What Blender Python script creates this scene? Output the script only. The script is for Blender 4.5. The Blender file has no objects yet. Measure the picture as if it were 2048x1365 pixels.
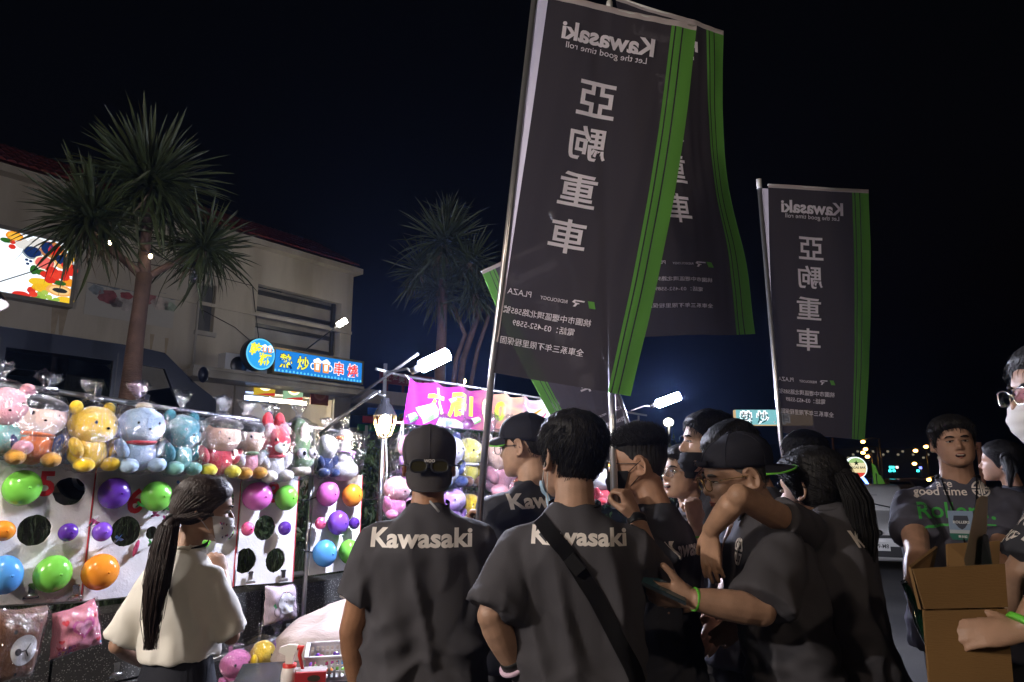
import bpy, bmesh, math, random
import numpy as np
from mathutils import Vector, Matrix, Euler, noise as mnoise
from mathutils.bvhtree import BVHTree

random.seed(7)
R = math.radians
scene = bpy.context.scene
COL = scene.collection

# ------------------------------------------------------------------ camera
CAM_Z, PITCH, FPX = 1.57, R(11.3), 1365.0
cam_data = bpy.data.cameras.new('camera')
cam_data.sensor_width = 36.0
cam_data.lens = 36.0 * FPX / 2048.0
cam_data.clip_start = 0.05
cam_data.clip_end = 3000
cam = bpy.data.objects.new('camera', cam_data)
COL.objects.link(cam)
cam.location = (0, 0, CAM_Z)
cam.rotation_euler = (R(90) + PITCH, 0, 0)
scene.camera = cam

# ------------------------------------------------------------------ sky, moon, exposure
world = bpy.data.worlds.new('World')
scene.world = world
world.use_nodes = True
wn = world.node_tree.nodes
bg = wn['Background']
sky_tex = wn.new('ShaderNodeTexSky')
sky_tex.sky_type = 'NISHITA'
sky_tex.sun_disc = False
sky_tex.sun_elevation = R(-4)
sky_tex.sun_rotation = R(200)
world.node_tree.links.new(sky_tex.outputs[0], bg.inputs[0])
bg.inputs[1].default_value = 0.06
moon = bpy.data.lights.new('moon', 'SUN')
moon.energy = 0.006
moon.angle = R(0.5)
moon.color = (1.0, 0.93, 0.85)
moon_o = bpy.data.objects.new('moon', moon)
moon_o.rotation_euler = (R(50), 0, R(-30))
COL.objects.link(moon_o)
scene.view_settings.view_transform = 'Standard'
scene.view_settings.look = 'None'
scene.view_settings.exposure = 0.0
scene.view_settings.gamma = 1.0
scene.view_settings.use_curve_mapping = False
scene.render.engine = 'CYCLES'
cy = scene.cycles
cy.use_denoising = True
cy.max_bounces = 6
cy.diffuse_bounces = 2
cy.glossy_bounces = 3
cy.transmission_bounces = 4
cy.transparent_max_bounces = 16
cy.sample_clamp_indirect = 4.0
cy.caustics_reflective = False
cy.caustics_refractive = False

# ------------------------------------------------------------------ geometry helpers
_cp, _sp = math.cos(PITCH), math.sin(PITCH)
def at(u, v, Y):
    """world point whose picture is pixel (u,v) of the 2048x1365 photo at ground depth Y"""
    x, y = (u - 1024.0) / FPX, -(v - 682.5) / FPX
    d = Vector((x, _cp - y * _sp, _sp + y * _cp))
    return Vector((0, 0, CAM_Z)) + d * (Y / d.y)
def ray(u, v):
    x, y = (u - 1024.0) / FPX, -(v - 682.5) / FPX
    return Vector((x, _cp - y * _sp, _sp + y * _cp)).normalized()
def px2m(px, Y):
    return px * Y * 1.01 / FPX
UP = Vector((0, 0, 1))

class Plane:
    """vertical wall plane: s runs along d, z up, n towards the viewer"""
    def __init__(self, p0, d, tilt=0.0):
        self.p0 = Vector((p0[0], p0[1], 0))
        self.d = Vector((d[0], d[1], 0)).normalized()
        self.n = Vector((self.d.y, -self.d.x, 0))
    def pt(self, s, z, n=0.0):
        return self.p0 + self.d * s + self.n * n + UP * z
    def hit(self, u, v, n=0.0):
        r = ray(u, v); o = Vector((0, 0, CAM_Z))
        t = ((self.p0 + self.n * n) - o).dot(self.n) / r.dot(self.n)
        p = o + r * t
        return (p - self.p0).dot(self.d), p.z
    def hp(self, u, v, n=0.0):
        s, z = self.hit(u, v, n)
        return self.pt(s, z, n)

class MB:
    def __init__(self):
        self.v = []; self.f = []; self.m = []; self.sm = []
    def add(self, vs, fs, mi=0, smooth=True):
        b = len(self.v)
        self.v.extend([Vector(p) for p in vs])
        for f in fs:
            self.f.append(tuple(b + i for i in f)); self.m.append(mi); self.sm.append(smooth)
        return self
    def quad(self, a, b, c, d, mi=0):
        return self.add([a, b, c, d], [(0, 1, 2, 3)], mi, False)
    def box(self, c, s, rot=None, mi=0):
        c = Vector(c); hx, hy, hz = s[0] / 2, s[1] / 2, s[2] / 2
        vs = [Vector((x, y, z)) for x in (-hx, hx) for y in (-hy, hy) for z in (-hz, hz)]
        if rot is not None: vs = [rot @ p for p in vs]
        vs = [p + c for p in vs]
        return self.add(vs, [(0, 1, 3, 2), (4, 6, 7, 5), (0, 4, 5, 1), (2, 3, 7, 6), (0, 2, 6, 4), (1, 5, 7, 3)], mi, False)
    def slab(self, pl, s0, s1, z0, z1, n0, n1, mi=0):
        vs = [pl.pt(s, z, n) for s in (s0, s1) for n in (n0, n1) for z in (z0, z1)]
        return self.add(vs, [(0, 1, 3, 2), (4, 6, 7, 5), (0, 4, 5, 1), (2, 3, 7, 6), (0, 2, 6, 4), (1, 5, 7, 3)], mi, False)
    def tube(self, path, rad, seg=8, mi=0, cap=True, smooth=True, flat=None):
        path = [Vector(p) for p in path]
        n = len(path)
        if not hasattr(rad, '__len__'): rad = [rad] * n
        prev = None; vs = []
        for i, p in enumerate(path):
            t = (path[min(i + 1, n - 1)] - path[max(i - 1, 0)])
            t = t.normalized() if t.length > 1e-9 else Vector((0, 0, 1))
            if prev is None:
                a = Vector((0, 0, 1)) if abs(t.z) < .9 else Vector((1, 0, 0))
                x = t.cross(a).normalized()
            else:
                x = prev - t * prev.dot(t)
                x = x.normalized() if x.length > 1e-6 else t.orthogonal().normalized()
            prev = x; y = t.cross(x)
            r = rad[i]
            rx, ry = r if hasattr(r, '__len__') else (r, r)
            for k in range(seg):
                a = 2 * math.pi * k / seg
                vs.append(p + x * (math.cos(a) * rx) + y * (math.sin(a) * ry))
        fs = []
        for i in range(n - 1):
            for k in range(seg):
                k2 = (k + 1) % seg
                fs.append((i * seg + k, i * seg + k2, (i + 1) * seg + k2, (i + 1) * seg + k))
        self.add(vs, fs, mi, smooth)
        if cap:
            b = len(self.v) - len(vs)
            self.f.append(tuple(b + k for k in reversed(range(seg)))); self.m.append(mi); self.sm.append(False)
            self.f.append(tuple(b + (n - 1) * seg + k for k in range(seg))); self.m.append(mi); self.sm.append(False)
        return self
    def ell(self, c, r, rot=None, mi=0, seg=16, rings=10, fn=None):
        c = Vector(c); vs = [Vector((0, 0, -1))]
        for i in range(1, rings):
            ph = -math.pi / 2 + math.pi * i / rings
            for k in range(seg):
                a = 2 * math.pi * k / seg
                vs.append(Vector((math.cos(ph) * math.cos(a), math.cos(ph) * math.sin(a), math.sin(ph))))
        vs.append(Vector((0, 0, 1)))
        if fn: vs = [fn(p) for p in vs]
        vs = [Vector((p.x * r[0], p.y * r[1], p.z * r[2])) for p in vs]
        if rot is not None: vs = [rot @ p for p in vs]
        vs = [p + c for p in vs]
        fs = [(0, 1 + (k + 1) % seg, 1 + k) for k in range(seg)]
        for i in range(rings - 2):
            for k in range(seg):
                a = 1 + i * seg + k; b2 = 1 + i * seg + (k + 1) % seg
                fs.append((a, b2, b2 + seg, a + seg))
        t = len(vs) - 1; b = 1 + (rings - 2) * seg
        fs += [(b + k, b + (k + 1) % seg, t) for k in range(seg)]
        return self.add(vs, fs, mi, True)
    def loft(self, rings, mi=0, cap=True, smooth=True):
        n = len(rings[0]); vs = [p for r in rings for p in r]; fs = []
        for i in range(len(rings) - 1):
            for k in range(n):
                k2 = (k + 1) % n
                fs.append((i * n + k, i * n + k2, (i + 1) * n + k2, (i + 1) * n + k))
        if cap:
            fs.append(tuple(reversed(range(n)))); fs.append(tuple((len(rings) - 1) * n + k for k in range(n)))
        return self.add(vs, fs, mi, smooth)
    def lathe(self, c, axis, prof, seg=16, mi=0, cap=True):
        """prof: list of (distance along axis, radius)"""
        c = Vector(c); ax = Vector(axis).normalized()
        x = ax.orthogonal().normalized(); y = ax.cross(x)
        rings = [[c + ax * h + x * (math.cos(2 * math.pi * k / seg) * r) + y * (math.sin(2 * math.pi * k / seg) * r) for k in range(seg)] for h, r in prof]
        return self.loft(rings, mi, cap)
    def grid(self, fn, nu, nv, mi=0, smooth=True):
        vs = [fn(i / nu, j / nv) for j in range(nv + 1) for i in range(nu + 1)]
        fs = [(j * (nu + 1) + i, j * (nu + 1) + i + 1, (j + 1) * (nu + 1) + i + 1, (j + 1) * (nu + 1) + i) for j in range(nv) for i in range(nu)]
        return self.add(vs, fs, mi, smooth)
    def xform(self, M, start=0):
        for i in range(start, len(self.v)): self.v[i] = M @ self.v[i]
        return self
    def mesh(self, name, mats, inv=None):
        me = bpy.data.meshes.new(name)
        vs = self.v if inv is None else [inv @ p for p in self.v]
        me.from_pydata([tuple(p) for p in vs], [], self.f)
        for m in (mats if isinstance(mats, (list, tuple)) else [mats]): me.materials.append(m)
        me.polygons.foreach_set('material_index', self.m)
        me.polygons.foreach_set('use_smooth', self.sm)
        me.update()
        return me
    def build(self, name, mats, parent=None, kind=None):
        """vertices are world coordinates; stored relative to the parent"""
        inv = None
        if parent is not None: inv = wmat(parent).inverted()
        o = bpy.data.objects.new(name, self.mesh(name, mats, inv))
        COL.objects.link(o)
        if parent is not None: o.parent = parent
        if kind: o['kind'] = kind
        return o

def wmat(o):
    M = Matrix.LocRotScale(o.location, o.rotation_euler, o.scale)
    return wmat(o.parent) @ M if o.parent else M

USED = set()
def tag(o, label, cat, group=None):
    o['label'] = label; o['category'] = cat
    if group: o['group'] = group
    return o
def thing(name, label, cat, loc=(0, 0, 0), rz=0.0, group=None):
    o = bpy.data.objects.new(name, None)
    COL.objects.link(o)
    o.empty_display_size = .05
    o.location = loc; o.rotation_euler = (0, 0, rz)
    return tag(o, label, cat, group)
def copy_tree(o, parent=None):
    c = o.copy(); COL.objects.link(c)
    if parent is not None: c.parent = parent
    for ch in o.children: copy_tree(ch, c)
    return c

# ------------------------------------------------------------------ materials
MATS = {}
def mat(name, col=(.5, .5, .5), rough=.6, metal=0.0, spec=.5, emit=None, estr=0.0, bump=None, var=None, sheen=0.0,
        alpha=1.0, trans=0.0, coat=0.0, aniso=None, translucent=0.0, var2=None):
    """procedural principled material; bump=(scale,strength,detail), var=(scale,amount): noise in value"""
    if name in MATS: return MATS[name]
    m = bpy.data.materials.new(name); m.use_nodes = True
    nt = m.node_tree; N = nt.nodes; L = nt.links
    b = N['Principled BSDF']
    b.inputs['Base Color'].default_value = (*col, 1)
    b.inputs['Roughness'].default_value = rough
    b.inputs['Metallic'].default_value = metal
    b.inputs['Specular IOR Level'].default_value = spec
    b.inputs['Sheen Weight'].default_value = sheen
    b.inputs['Coat Weight'].default_value = coat
    b.inputs['Alpha'].default_value = alpha
    b.inputs['Transmission Weight'].default_value = trans
    if emit is not None:
        b.inputs['Emission Color'].default_value = (*emit, 1)
        b.inputs['Emission Strength'].default_value = estr
    tc = N.new('ShaderNodeTexCoord')
    if var:
        n = N.new('ShaderNodeTexNoise'); n.inputs['Scale'].default_value = var[0]; n.inputs['Detail'].default_value = 5
        L.new(tc.outputs['Object'], n.inputs['Vector'])
        r = N.new('ShaderNodeMapRange')
        r.inputs['From Min'].default_value = .3; r.inputs['From Max'].default_value = .7
        r.inputs['To Min'].default_value = 1 - var[1]; r.inputs['To Max'].default_value = 1 + var[1]
        L.new(n.outputs['Fac'], r.inputs['Value'])
        mx = N.new('ShaderNodeVectorMath'); mx.operation = 'SCALE'
        mx.inputs[0].default_value = col
        L.new(r.outputs[0], mx.inputs['Scale'])
        L.new(mx.outputs[0], b.inputs['Base Color'])
    if bump:
        n = N.new('ShaderNodeTexNoise'); n.inputs['Scale'].default_value = bump[0]
        n.inputs['Detail'].default_value = bump[2] if len(bump) > 2 else 3
        L.new(tc.outputs['Object'], n.inputs['Vector'])
        if aniso:
            mp = N.new('ShaderNodeMapping'); mp.inputs['Scale'].default_value = aniso
            L.new(tc.outputs['Object'], mp.inputs['Vector']); L.new(mp.outputs[0], n.inputs['Vector'])
        bp = N.new('ShaderNodeBump'); bp.inputs['Strength'].default_value = bump[1]; bp.inputs['Distance'].default_value = .01
        L.new(n.outputs['Fac'], bp.inputs['Height']); L.new(bp.outputs[0], b.inputs['Normal'])
    if translucent > 0:
        out = N['Material Output']
        tl = N.new('ShaderNodeBsdfTranslucent'); tl.inputs[0].default_value = (*col, 1)
        ms = N.new('ShaderNodeMixShader'); ms.inputs[0].default_value = translucent
        L.new(b.outputs[0], ms.inputs[1]); L.new(tl.outputs[0], ms.inputs[2]); L.new(ms.outputs[0], out.inputs[0])
    MATS[name] = m
    return m
def lampm(name, col, s, p=3.0):
    """frosted lamp glass: brightest face-on, dimmer towards its limb"""
    m = emitm(name, col, s)
    N = m.node_tree.nodes; L = m.node_tree.links
    e = [q for q in N if q.type == 'EMISSION'][0]
    lw = N.new('ShaderNodeLayerWeight'); lw.inputs[0].default_value = .5
    a = N.new('ShaderNodeMath'); a.operation = 'SUBTRACT'; a.inputs[0].default_value = 1.0; L.new(lw.outputs['Facing'], a.inputs[1])
    b = N.new('ShaderNodeMath'); b.operation = 'POWER'; b.inputs[1].default_value = p; L.new(a.outputs[0], b.inputs[0])
    c = N.new('ShaderNodeMath'); c.operation = 'MULTIPLY_ADD'; c.inputs[1].default_value = s; c.inputs[2].default_value = .9; L.new(b.outputs[0], c.inputs[0])
    L.new(c.outputs[0], e.inputs[1])
    return m
def emitm(name, col, s):
    if name in MATS: return MATS[name]
    m = bpy.data.materials.new(name); m.use_nodes = True
    N = m.node_tree.nodes; L = m.node_tree.links
    N.remove(N['Principled BSDF'])
    e = N.new('ShaderNodeEmission'); e.inputs[0].default_value = (*col, 1); e.inputs[1].default_value = s
    L.new(e.outputs[0], N['Material Output'].inputs[0])
    MATS[name] = m
    return m
def film(name, tint=(.93, .94, .98), base=.075, rough=.10, edge=.5, bump=(30, 1.8)):
    """thin clear plastic: mostly see-through, sparkling where it creases"""
    if name in MATS: return MATS[name]
    m = bpy.data.materials.new(name); m.use_nodes = True
    N = m.node_tree.nodes; L = m.node_tree.links
    N.remove(N['Principled BSDF'])
    t = N.new('ShaderNodeBsdfTransparent'); t.inputs[0].default_value = (*tint, 1)
    g = N.new('ShaderNodeBsdfGlossy'); g.inputs['Roughness'].default_value = rough
    g.inputs[0].default_value = (1, 1, 1, 1)
    tc = N.new('ShaderNodeTexCoord')
    n = N.new('ShaderNodeTexNoise'); n.inputs['Scale'].default_value = bump[0]; n.inputs['Detail'].default_value = 2
    n.inputs['Distortion'].default_value = 1.2
    mp = N.new('ShaderNodeMapping'); mp.inputs['Scale'].default_value = (1, 1, .42)
    L.new(tc.outputs['Object'], mp.inputs['Vector']); L.new(mp.outputs[0], n.inputs['Vector'])
    bp = N.new('ShaderNodeBump'); bp.inputs['Strength'].default_value = bump[1]; bp.inputs['Distance'].default_value = .02
    L.new(n.outputs['Fac'], bp.inputs['Height']); L.new(bp.outputs[0], g.inputs['Normal'])
    lw = N.new('ShaderNodeLayerWeight'); lw.inputs[0].default_value = .25
    L.new(bp.outputs[0], lw.inputs['Normal'])
    r = N.new('ShaderNodeMapRange'); r.inputs['To Min'].default_value = base; r.inputs['To Max'].default_value = edge
    L.new(lw.outputs['Facing'], r.inputs['Value'])
    ms = N.new('ShaderNodeMixShader')
    L.new(r.outputs[0], ms.inputs[0]); L.new(t.outputs[0], ms.inputs[1]); L.new(g.outputs[0], ms.inputs[2])
    L.new(ms.outputs[0], N['Material Output'].inputs[0])
    MATS[name] = m
    return m

# ------------------------------------------------------------------ lettering and flat shapes
def _eval_mesh(o):
    dg = bpy.context.evaluated_depsgraph_get()
    ev = o.evaluated_get(dg)
    me = bpy.data.meshes.new_from_object(ev)
    return me
def text2d(s, bold=0.0, res=3, spacing=1.0, shear=0.0, line=1.0):
    """outline text as flat triangles: array of (x,y) centred on the ink, and faces; cap height normalised by font size 1"""
    cu = bpy.data.curves.new('t', 'FONT')
    cu.body = s; cu.size = 1.0; cu.offset = bold; cu.resolution_u = res
    cu.align_x = 'CENTER'; cu.space_character = spacing; cu.shear = shear; cu.space_line = line
    o = bpy.data.objects.new('t', cu); COL.objects.link(o)
    me = _eval_mesh(o)
    bpy.data.objects.remove(o); bpy.data.curves.remove(cu)
    V = np.array([v.co[:2] for v in me.vertices]); F = [tuple(p.vertices) for p in me.polygons]
    bpy.data.meshes.remove(me)
    c = (V.min(0) + V.max(0)) / 2
    return V - c, F
def fit2d(V, w=None, h=None):
    ext = V.max(0) - V.min(0)
    if w and h: return V * np.array([w / ext[0], h / ext[1]])
    return V * ((w / ext[0]) if w else (h / ext[1]))
def densify(V, F, maxlen):
    """split long triangles so that flat lettering can follow a curved cloth"""
    bm = bmesh.new()
    vs = [bm.verts.new((p[0], p[1], 0)) for p in V]
    for f in F:
        try: bm.faces.new([vs[i] for i in f])
        except ValueError: pass
    for _ in range(4):
        bmesh.ops.triangulate(bm, faces=bm.faces[:])
        es = [e for e in bm.edges if e.calc_length() > maxlen]
        if not es: break
        bmesh.ops.subdivide_edges(bm, edges=es, cuts=1)
    bmesh.ops.triangulate(bm, faces=bm.faces[:])
    bm.verts.ensure_lookup_table()
    for i, v in enumerate(bm.verts): v.index = i
    V2 = np.array([v.co[:2] for v in bm.verts]); F2 = [tuple(v.index for v in f.verts) for f in bm.faces]
    bm.free()
    return V2, F2
def decal(name, V, F, fn, m, parent, flip=False):
    b = MB()
    b.add([fn(p[0], p[1]) for p in V], [tuple(reversed(f)) for f in F] if flip else F, 0, False)
    return b.build(name, m, parent)
def disc2d(cx, cy, rx, ry=None, n=20, a0=0.0):
    ry = ry or rx
    return np.array([(cx + rx * math.cos(a0 + 2 * math.pi * k / n), cy + ry * math.sin(a0 + 2 * math.pi * k / n)) for k in range(n)]), [tuple(range(n))]
def shape2d(polys):
    """fill outlines (later ones cut holes) -> flat mesh"""
    cu = bpy.data.curves.new('s', 'CURVE'); cu.dimensions = '2D'; cu.fill_mode = 'BOTH'
    for P in polys:
        sp = cu.splines.new('POLY'); sp.points.add(len(P) - 1)
        for q, p in zip(sp.points, P): q.co = (p[0], p[1], 0, 1)
        sp.use_cyclic_u = True
    o = bpy.data.objects.new('s', cu); COL.objects.link(o)
    me = _eval_mesh(o)
    bpy.data.objects.remove(o); bpy.data.curves.remove(cu)
    V = np.array([v.co[:2] for v in me.vertices]); F = [tuple(p.vertices) for p in me.polygons]
    bpy.data.meshes.remove(me)
    return V, F
def plate(polys, fn, thick, mi_front=0):
    """solid plate from 2D outlines: fn(x,y,n) -> world; n from -thick to 0"""
    V, F = shape2d(polys)
    b = MB()
    b.add([fn(p[0], p[1], 0) for p in V], F, 0, False)
    b.add([fn(p[0], p[1], -thick) for p in V], [tuple(reversed(f)) for f in F], 0, False)
    for P in polys:
        n = len(P)
        vs = [fn(p[0], p[1], 0) for p in P] + [fn(p[0], p[1], -thick) for p in P]
        b.add(vs, [(k, n + k, n + (k + 1) % n, (k + 1) % n) for k in range(n)], 1, False)
    return b
def vnoise(p, s):
    return mnoise.noise(Vector(p) * s)
def remeshed(name, mb, voxel, smooth=2):
    me = mb.mesh('tmp', [])
    o = bpy.data.objects.new('tmp', me); COL.objects.link(o)
    m = o.modifiers.new('r', 'REMESH'); m.mode = 'VOXEL'; m.voxel_size = voxel; m.use_smooth_shade = True
    if smooth:
        s = o.modifiers.new('s', 'SMOOTH'); s.factor = .5; s.iterations = smooth
    out = _eval_mesh(o); out.name = name
    bpy.data.objects.remove(o); bpy.data.meshes.remove(me)
    out.materials.clear()
    return out
# ================================================================== materials of the setting
def asphalt():
    m = bpy.data.materials.new('asphalt'); m.use_nodes = True
    nt = m.node_tree; N = nt.nodes; L = nt.links; b = N['Principled BSDF']
    tc = N.new('ShaderNodeTexCoord')
    n1 = N.new('ShaderNodeTexNoise'); n1.inputs['Scale'].default_value = .7; n1.inputs['Detail'].default_value = 6
    n2 = N.new('ShaderNodeTexNoise'); n2.inputs['Scale'].default_value = 160; n2.inputs['Detail'].default_value = 2
    L.new(tc.outputs['Object'], n1.inputs['Vector']); L.new(tc.outputs['Object'], n2.inputs['Vector'])
    r = N.new('ShaderNodeValToRGB'); r.color_ramp.elements[0].color = (.035, .035, .037, 1); r.color_ramp.elements[1].color = (.085, .082, .078, 1)
    r.color_ramp.elements[0].position = .3; r.color_ramp.elements[1].position = .7
    L.new(n1.outputs['Fac'], r.inputs[0]); L.new(r.outputs[0], b.inputs['Base Color'])
    b.inputs['Roughness'].default_value = .75
    bp = N.new('ShaderNodeBump'); bp.inputs['Strength'].default_value = .6; bp.inputs['Distance'].default_value = .006
    L.new(n2.outputs['Fac'], bp.inputs['Height']); L.new(bp.outputs[0], b.inputs['Normal'])
    return m
def granite():
    m = bpy.data.materials.new('granite'); m.use_nodes = True
    nt = m.node_tree; N = nt.nodes; L = nt.links; b = N['Principled BSDF']
    tc = N.new('ShaderNodeTexCoord')
    vo = N.new('ShaderNodeTexVoronoi'); vo.inputs['Scale'].default_value = 85
    L.new(tc.outputs['Object'], vo.inputs['Vector'])
    r = N.new('ShaderNodeValToRGB'); e = r.color_ramp.elements
    e[0].position = .12; e[0].color = (.6, .6, .58, 1); e[1].position = .3; e[1].color = (.07, .07, .068, 1)
    L.new(vo.outputs['Distance'], r.inputs[0]); L.new(r.outputs[0], b.inputs['Base Color'])
    b.inputs['Roughness'].default_value = .6
    bp = N.new('ShaderNodeBump'); bp.inputs['Strength'].default_value = .5; bp.inputs['Distance'].default_value = .004
    L.new(vo.outputs['Distance'], bp.inputs['Height']); L.new(bp.outputs[0], b.inputs['Normal'])
    return m
def stained(name, col, streak=.25):
    """painted wall with rain streaks running down"""
    m = bpy.data.materials.new(name); m.use_nodes = True
    nt = m.node_tree; N = nt.nodes; L = nt.links; b = N['Principled BSDF']
    tc = N.new('ShaderNodeTexCoord')
    mp = N.new('ShaderNodeMapping'); mp.inputs['Scale'].default_value = (.8, .8, .16)
    n1 = N.new('ShaderNodeTexNoise'); n1.inputs['Scale'].default_value = 2.2; n1.inputs['Detail'].default_value = 7
    L.new(tc.outputs['Object'], mp.inputs[0]); L.new(mp.outputs[0], n1.inputs['Vector'])
    r = N.new('ShaderNodeValToRGB'); e = r.color_ramp.elements
    e[0].position = .35; e[0].color = (col[0] * (1 - streak), col[1] * (1 - streak * 1.1), col[2] * (1 - streak * 1.25), 1)
    e[1].position = .6; e[1].color = (*col, 1)
    L.new(n1.outputs['Fac'], r.inputs[0]); L.new(r.outputs[0], b.inputs['Base Color'])
    b.inputs['Roughness'].default_value = .85
    n2 = N.new('ShaderNodeTexNoise'); n2.inputs['Scale'].default_value = 30
    L.new(tc.outputs['Object'], n2.inputs['Vector'])
    bp = N.new('ShaderNodeBump'); bp.inputs['Strength'].default_value = .15; bp.inputs['Distance'].default_value = .01
    L.new(n2.outputs['Fac'], bp.inputs['Height']); L.new(bp.outputs[0], b.inputs['Normal'])
    return m

M_asphalt = asphalt(); M_granite = granite()
M_wall = stained('cream_render', (.50, .45, .37), .2)
M_wall2 = stained('grey_render', (.42, .40, .36))
M_metal = mat('steel_tube', (.62, .62, .63), .32, 1.0, bump=(60, .08))
M_dkmetal = mat('dark_steel', (.12, .12, .12), .4, .9)
M_black = mat('black_plastic', (.012, .012, .013), .4)
M_chrome = mat('chrome', (.8, .8, .8), .14, 1.0)
M_white = mat('white_paint', (.75, .75, .74), .5)
M_grass = mat('grass_blade', (.018, .036, .009), .6, var=(3, .5))
M_soil = mat('soil', (.014, .015, .010), .95, bump=(20, .8), var=(2, .4))
M_leaf = mat('palm_leaf', (.030, .040, .013), .5, var=(1.5, .5), translucent=.15)
M_leafdry = mat('palm_leaf_dry', (.08, .055, .03), .8, var=(3, .4))
M_trunk = mat('palm_bark', (.08, .045, .033), .85, bump=(26, .9, 6), var=(5, .35), aniso=(1, 1, 3))
M_hedge = mat('hedge_leaf', (.04, .07, .022), .55, var=(2, .5))
M_glassdark = mat('tinted_glass', (.004, .005, .006), .06, spec=.6)

STALL = Plane((-2.41, 3.3), (.592, .806))
FAC = Plane((-10.94, 13.6), (.623, .782))
LOT = 1.25

# ------------------------------------------------------------------ ground
b = MB(); b.quad(Vector((-60, -40, 0)), Vector((900, -40, 0)), Vector((900, 1200, 0)), Vector((-60, 1200, 0)))
b.build('road', M_asphalt, kind='structure')
# raised lot behind the stalls, its low stone retaining wall and the grass bank between them
b = MB()
b.add([STALL.pt(-14, LOT, -3.2), STALL.pt(22, LOT, -3.2), STALL.pt(22, LOT, -60), STALL.pt(-14, LOT, -60)], [(0, 1, 2, 3)], 0, False)
b.build('parking_lot', M_asphalt, kind='structure')
def bankz(s, n):
    k = max(0, min(1, (-n - .72) / 2.5)); k = k * k * (3 - 2 * k)
    return .74 + (LOT - .74) * k + .05 * vnoise((s, n, 0), 1.7) * math.sin(math.pi * max(.02, min(1, k + .1)))
b = MB(); b.grid(lambda u, v: STALL.pt(-14 + 36 * u, bankz(-14 + 36 * u, -.7 - 2.6 * v), -.7 - 2.6 * v), 150, 14)
b.build('grass_bank', M_soil, kind='structure')
wl = thing('stone_wall', 'low speckled granite retaining wall of blocks behind the game boards', 'wall', STALL.pt(2, 0, -.6))
s = -6.0; random.seed(3)
while s < 14:
    w = .95 + random.random() * .5
    b = MB(); b.slab(STALL, s, s + w - .016, 0, .40, -.72 + random.uniform(-.01, .01), -.46 + random.uniform(-.012, .012))
    b.build('stone_block', M_granite, wl)
    b = MB(); b.slab(STALL, s + .45, s + .45 + w - .016, .416, .80, -.72, -.47 + random.uniform(-.012, .012))
    b.build('stone_block', M_granite, wl)
    s += w
# grass
random.seed(11)
b = MB()
for i in range(11000):
    s = random.uniform(-1.2, 5.2); n = -.78 - 2.4 * random.random() ** 1.3
    p = STALL.pt(s, bankz(s, n) - .01, n); h = random.uniform(.06, .17) * (1.6 if random.random() < .07 else 1)
    a = random.uniform(0, 6.28); dx = Vector((math.cos(a), math.sin(a), 0)); lean = Vector((random.uniform(-.6, .6), random.uniform(-.6, .6), 0)) * h
    w = .004
    b.add([p - dx * w, p + dx * w, p + lean * .35 + UP * h * .6 + dx * w * .7, p + lean + UP * h, p + lean * .35 + UP * h * .6 - dx * w * .7], [(0, 1, 2, 4), (4, 2, 3)], 0, False)
g = b.build('grass', M_grass, kind='stuff'); tag(g, 'short green grass on the bank behind the white game boards', 'grass')

def hedge(s0, s1, n0, h0, label, seed, thick=.8):
    rnd = random.Random(seed)
    t = thing('hedge', label, 'hedge', STALL.pt((s0 + s1) / 2, LOT - .3, n0))
    b = MB()
    for i in range(int((s1 - s0) * 1500)):
        s = rnd.uniform(s0, s1); z = rnd.random() ** .8
        top = h0 * (.8 + .25 * mnoise.noise(Vector((s * 1.3, seed, 0))) + .12 * mnoise.noise(Vector((s * 4, seed, 1))))
        n = n0 + rnd.gauss(0, thick * .35)
        p = STALL.pt(s, .85 + z * top, n)
        r = rnd.uniform(.025, .06); q = Euler((rnd.uniform(0, 6.3), rnd.uniform(0, 6.3), rnd.uniform(0, 6.3))).to_matrix()
        b.add([p + q @ Vector((-r, 0, 0)), p + q @ Vector((0, -r * .4, .01)), p + q @ Vector((r, 0, 0)), p + q @ Vector((0, r * .4, .01))], [(0, 1, 2, 3)], 0, False)
    b.build('foliage', M_hedge, t, 'stuff')
    b = MB()
    for i in range(int((s1 - s0) * 5)):
        s = rnd.uniform(s0, s1); p = STALL.pt(s, .8, n0 + rnd.uniform(-.2, .2))
        b.tube([p, p + Vector((rnd.uniform(-.2, .2), rnd.uniform(-.2, .2), h0 * .45)), p + Vector((rnd.uniform(-.3, .3), rnd.uniform(-.3, .3), h0 * .8))], [.015, .011, .005], 5)
    b.build('stem', M_trunk, t, 'stuff')
hedge(2.35, 5.0, -1.9, 1.28, 'dark clipped hedge in the gap beside the wooden lamp post', 5)
hedge(5.0, 12.0, -2.3, 1.9, 'tall dark hedge behind the purple banner stall', 6, 1.2)

# ------------------------------------------------------------------ cream building
bl = thing('building', 'two storey cream building with dark red tiled roof and lit shop signs', 'building', FAC.pt(4, LOT, -4))
ZT = 7.9; S0, S1 = -9.0, FAC.hit(704, 620)[0]
def frect(u0, v0, u1, v1):
    """rectangle on the facade: left/right from the middle, heights from the left side"""
    s0, z0 = FAC.hit(u0, v0); s1, z1 = FAC.hit(u1, v1)
    return s0, s1, z1, z0
sA, zA = FAC.hit(517, 568); sB, zB = FAC.hit(684, 606); _, zC = FAC.hit(517, 692)
wA, wzA = FAC.hit(401, 566); wB, _ = FAC.hit(434, 570); _, wzB = FAC.hit(401, 662)
o0, oz0 = FAC.hit(488, 782); o1, _ = FAC.hit(664, 800)
oz0 = oz0
wallp = [[(S0, LOT), (S1, LOT), (S1, ZT), (S0, ZT)],
         [(sA, zC), (sB, zC), (sB, zA), (sA, zA)], [(wA, wzB), (wB, wzB), (wB, wzA), (wA, wzA)],
         [(o0, LOT + .01), (o1, LOT + .01), (o1, oz0), (o0, oz0)]]
b = plate(wallp, lambda x, y, n: FAC.pt(x, y, n), .25)
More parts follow.
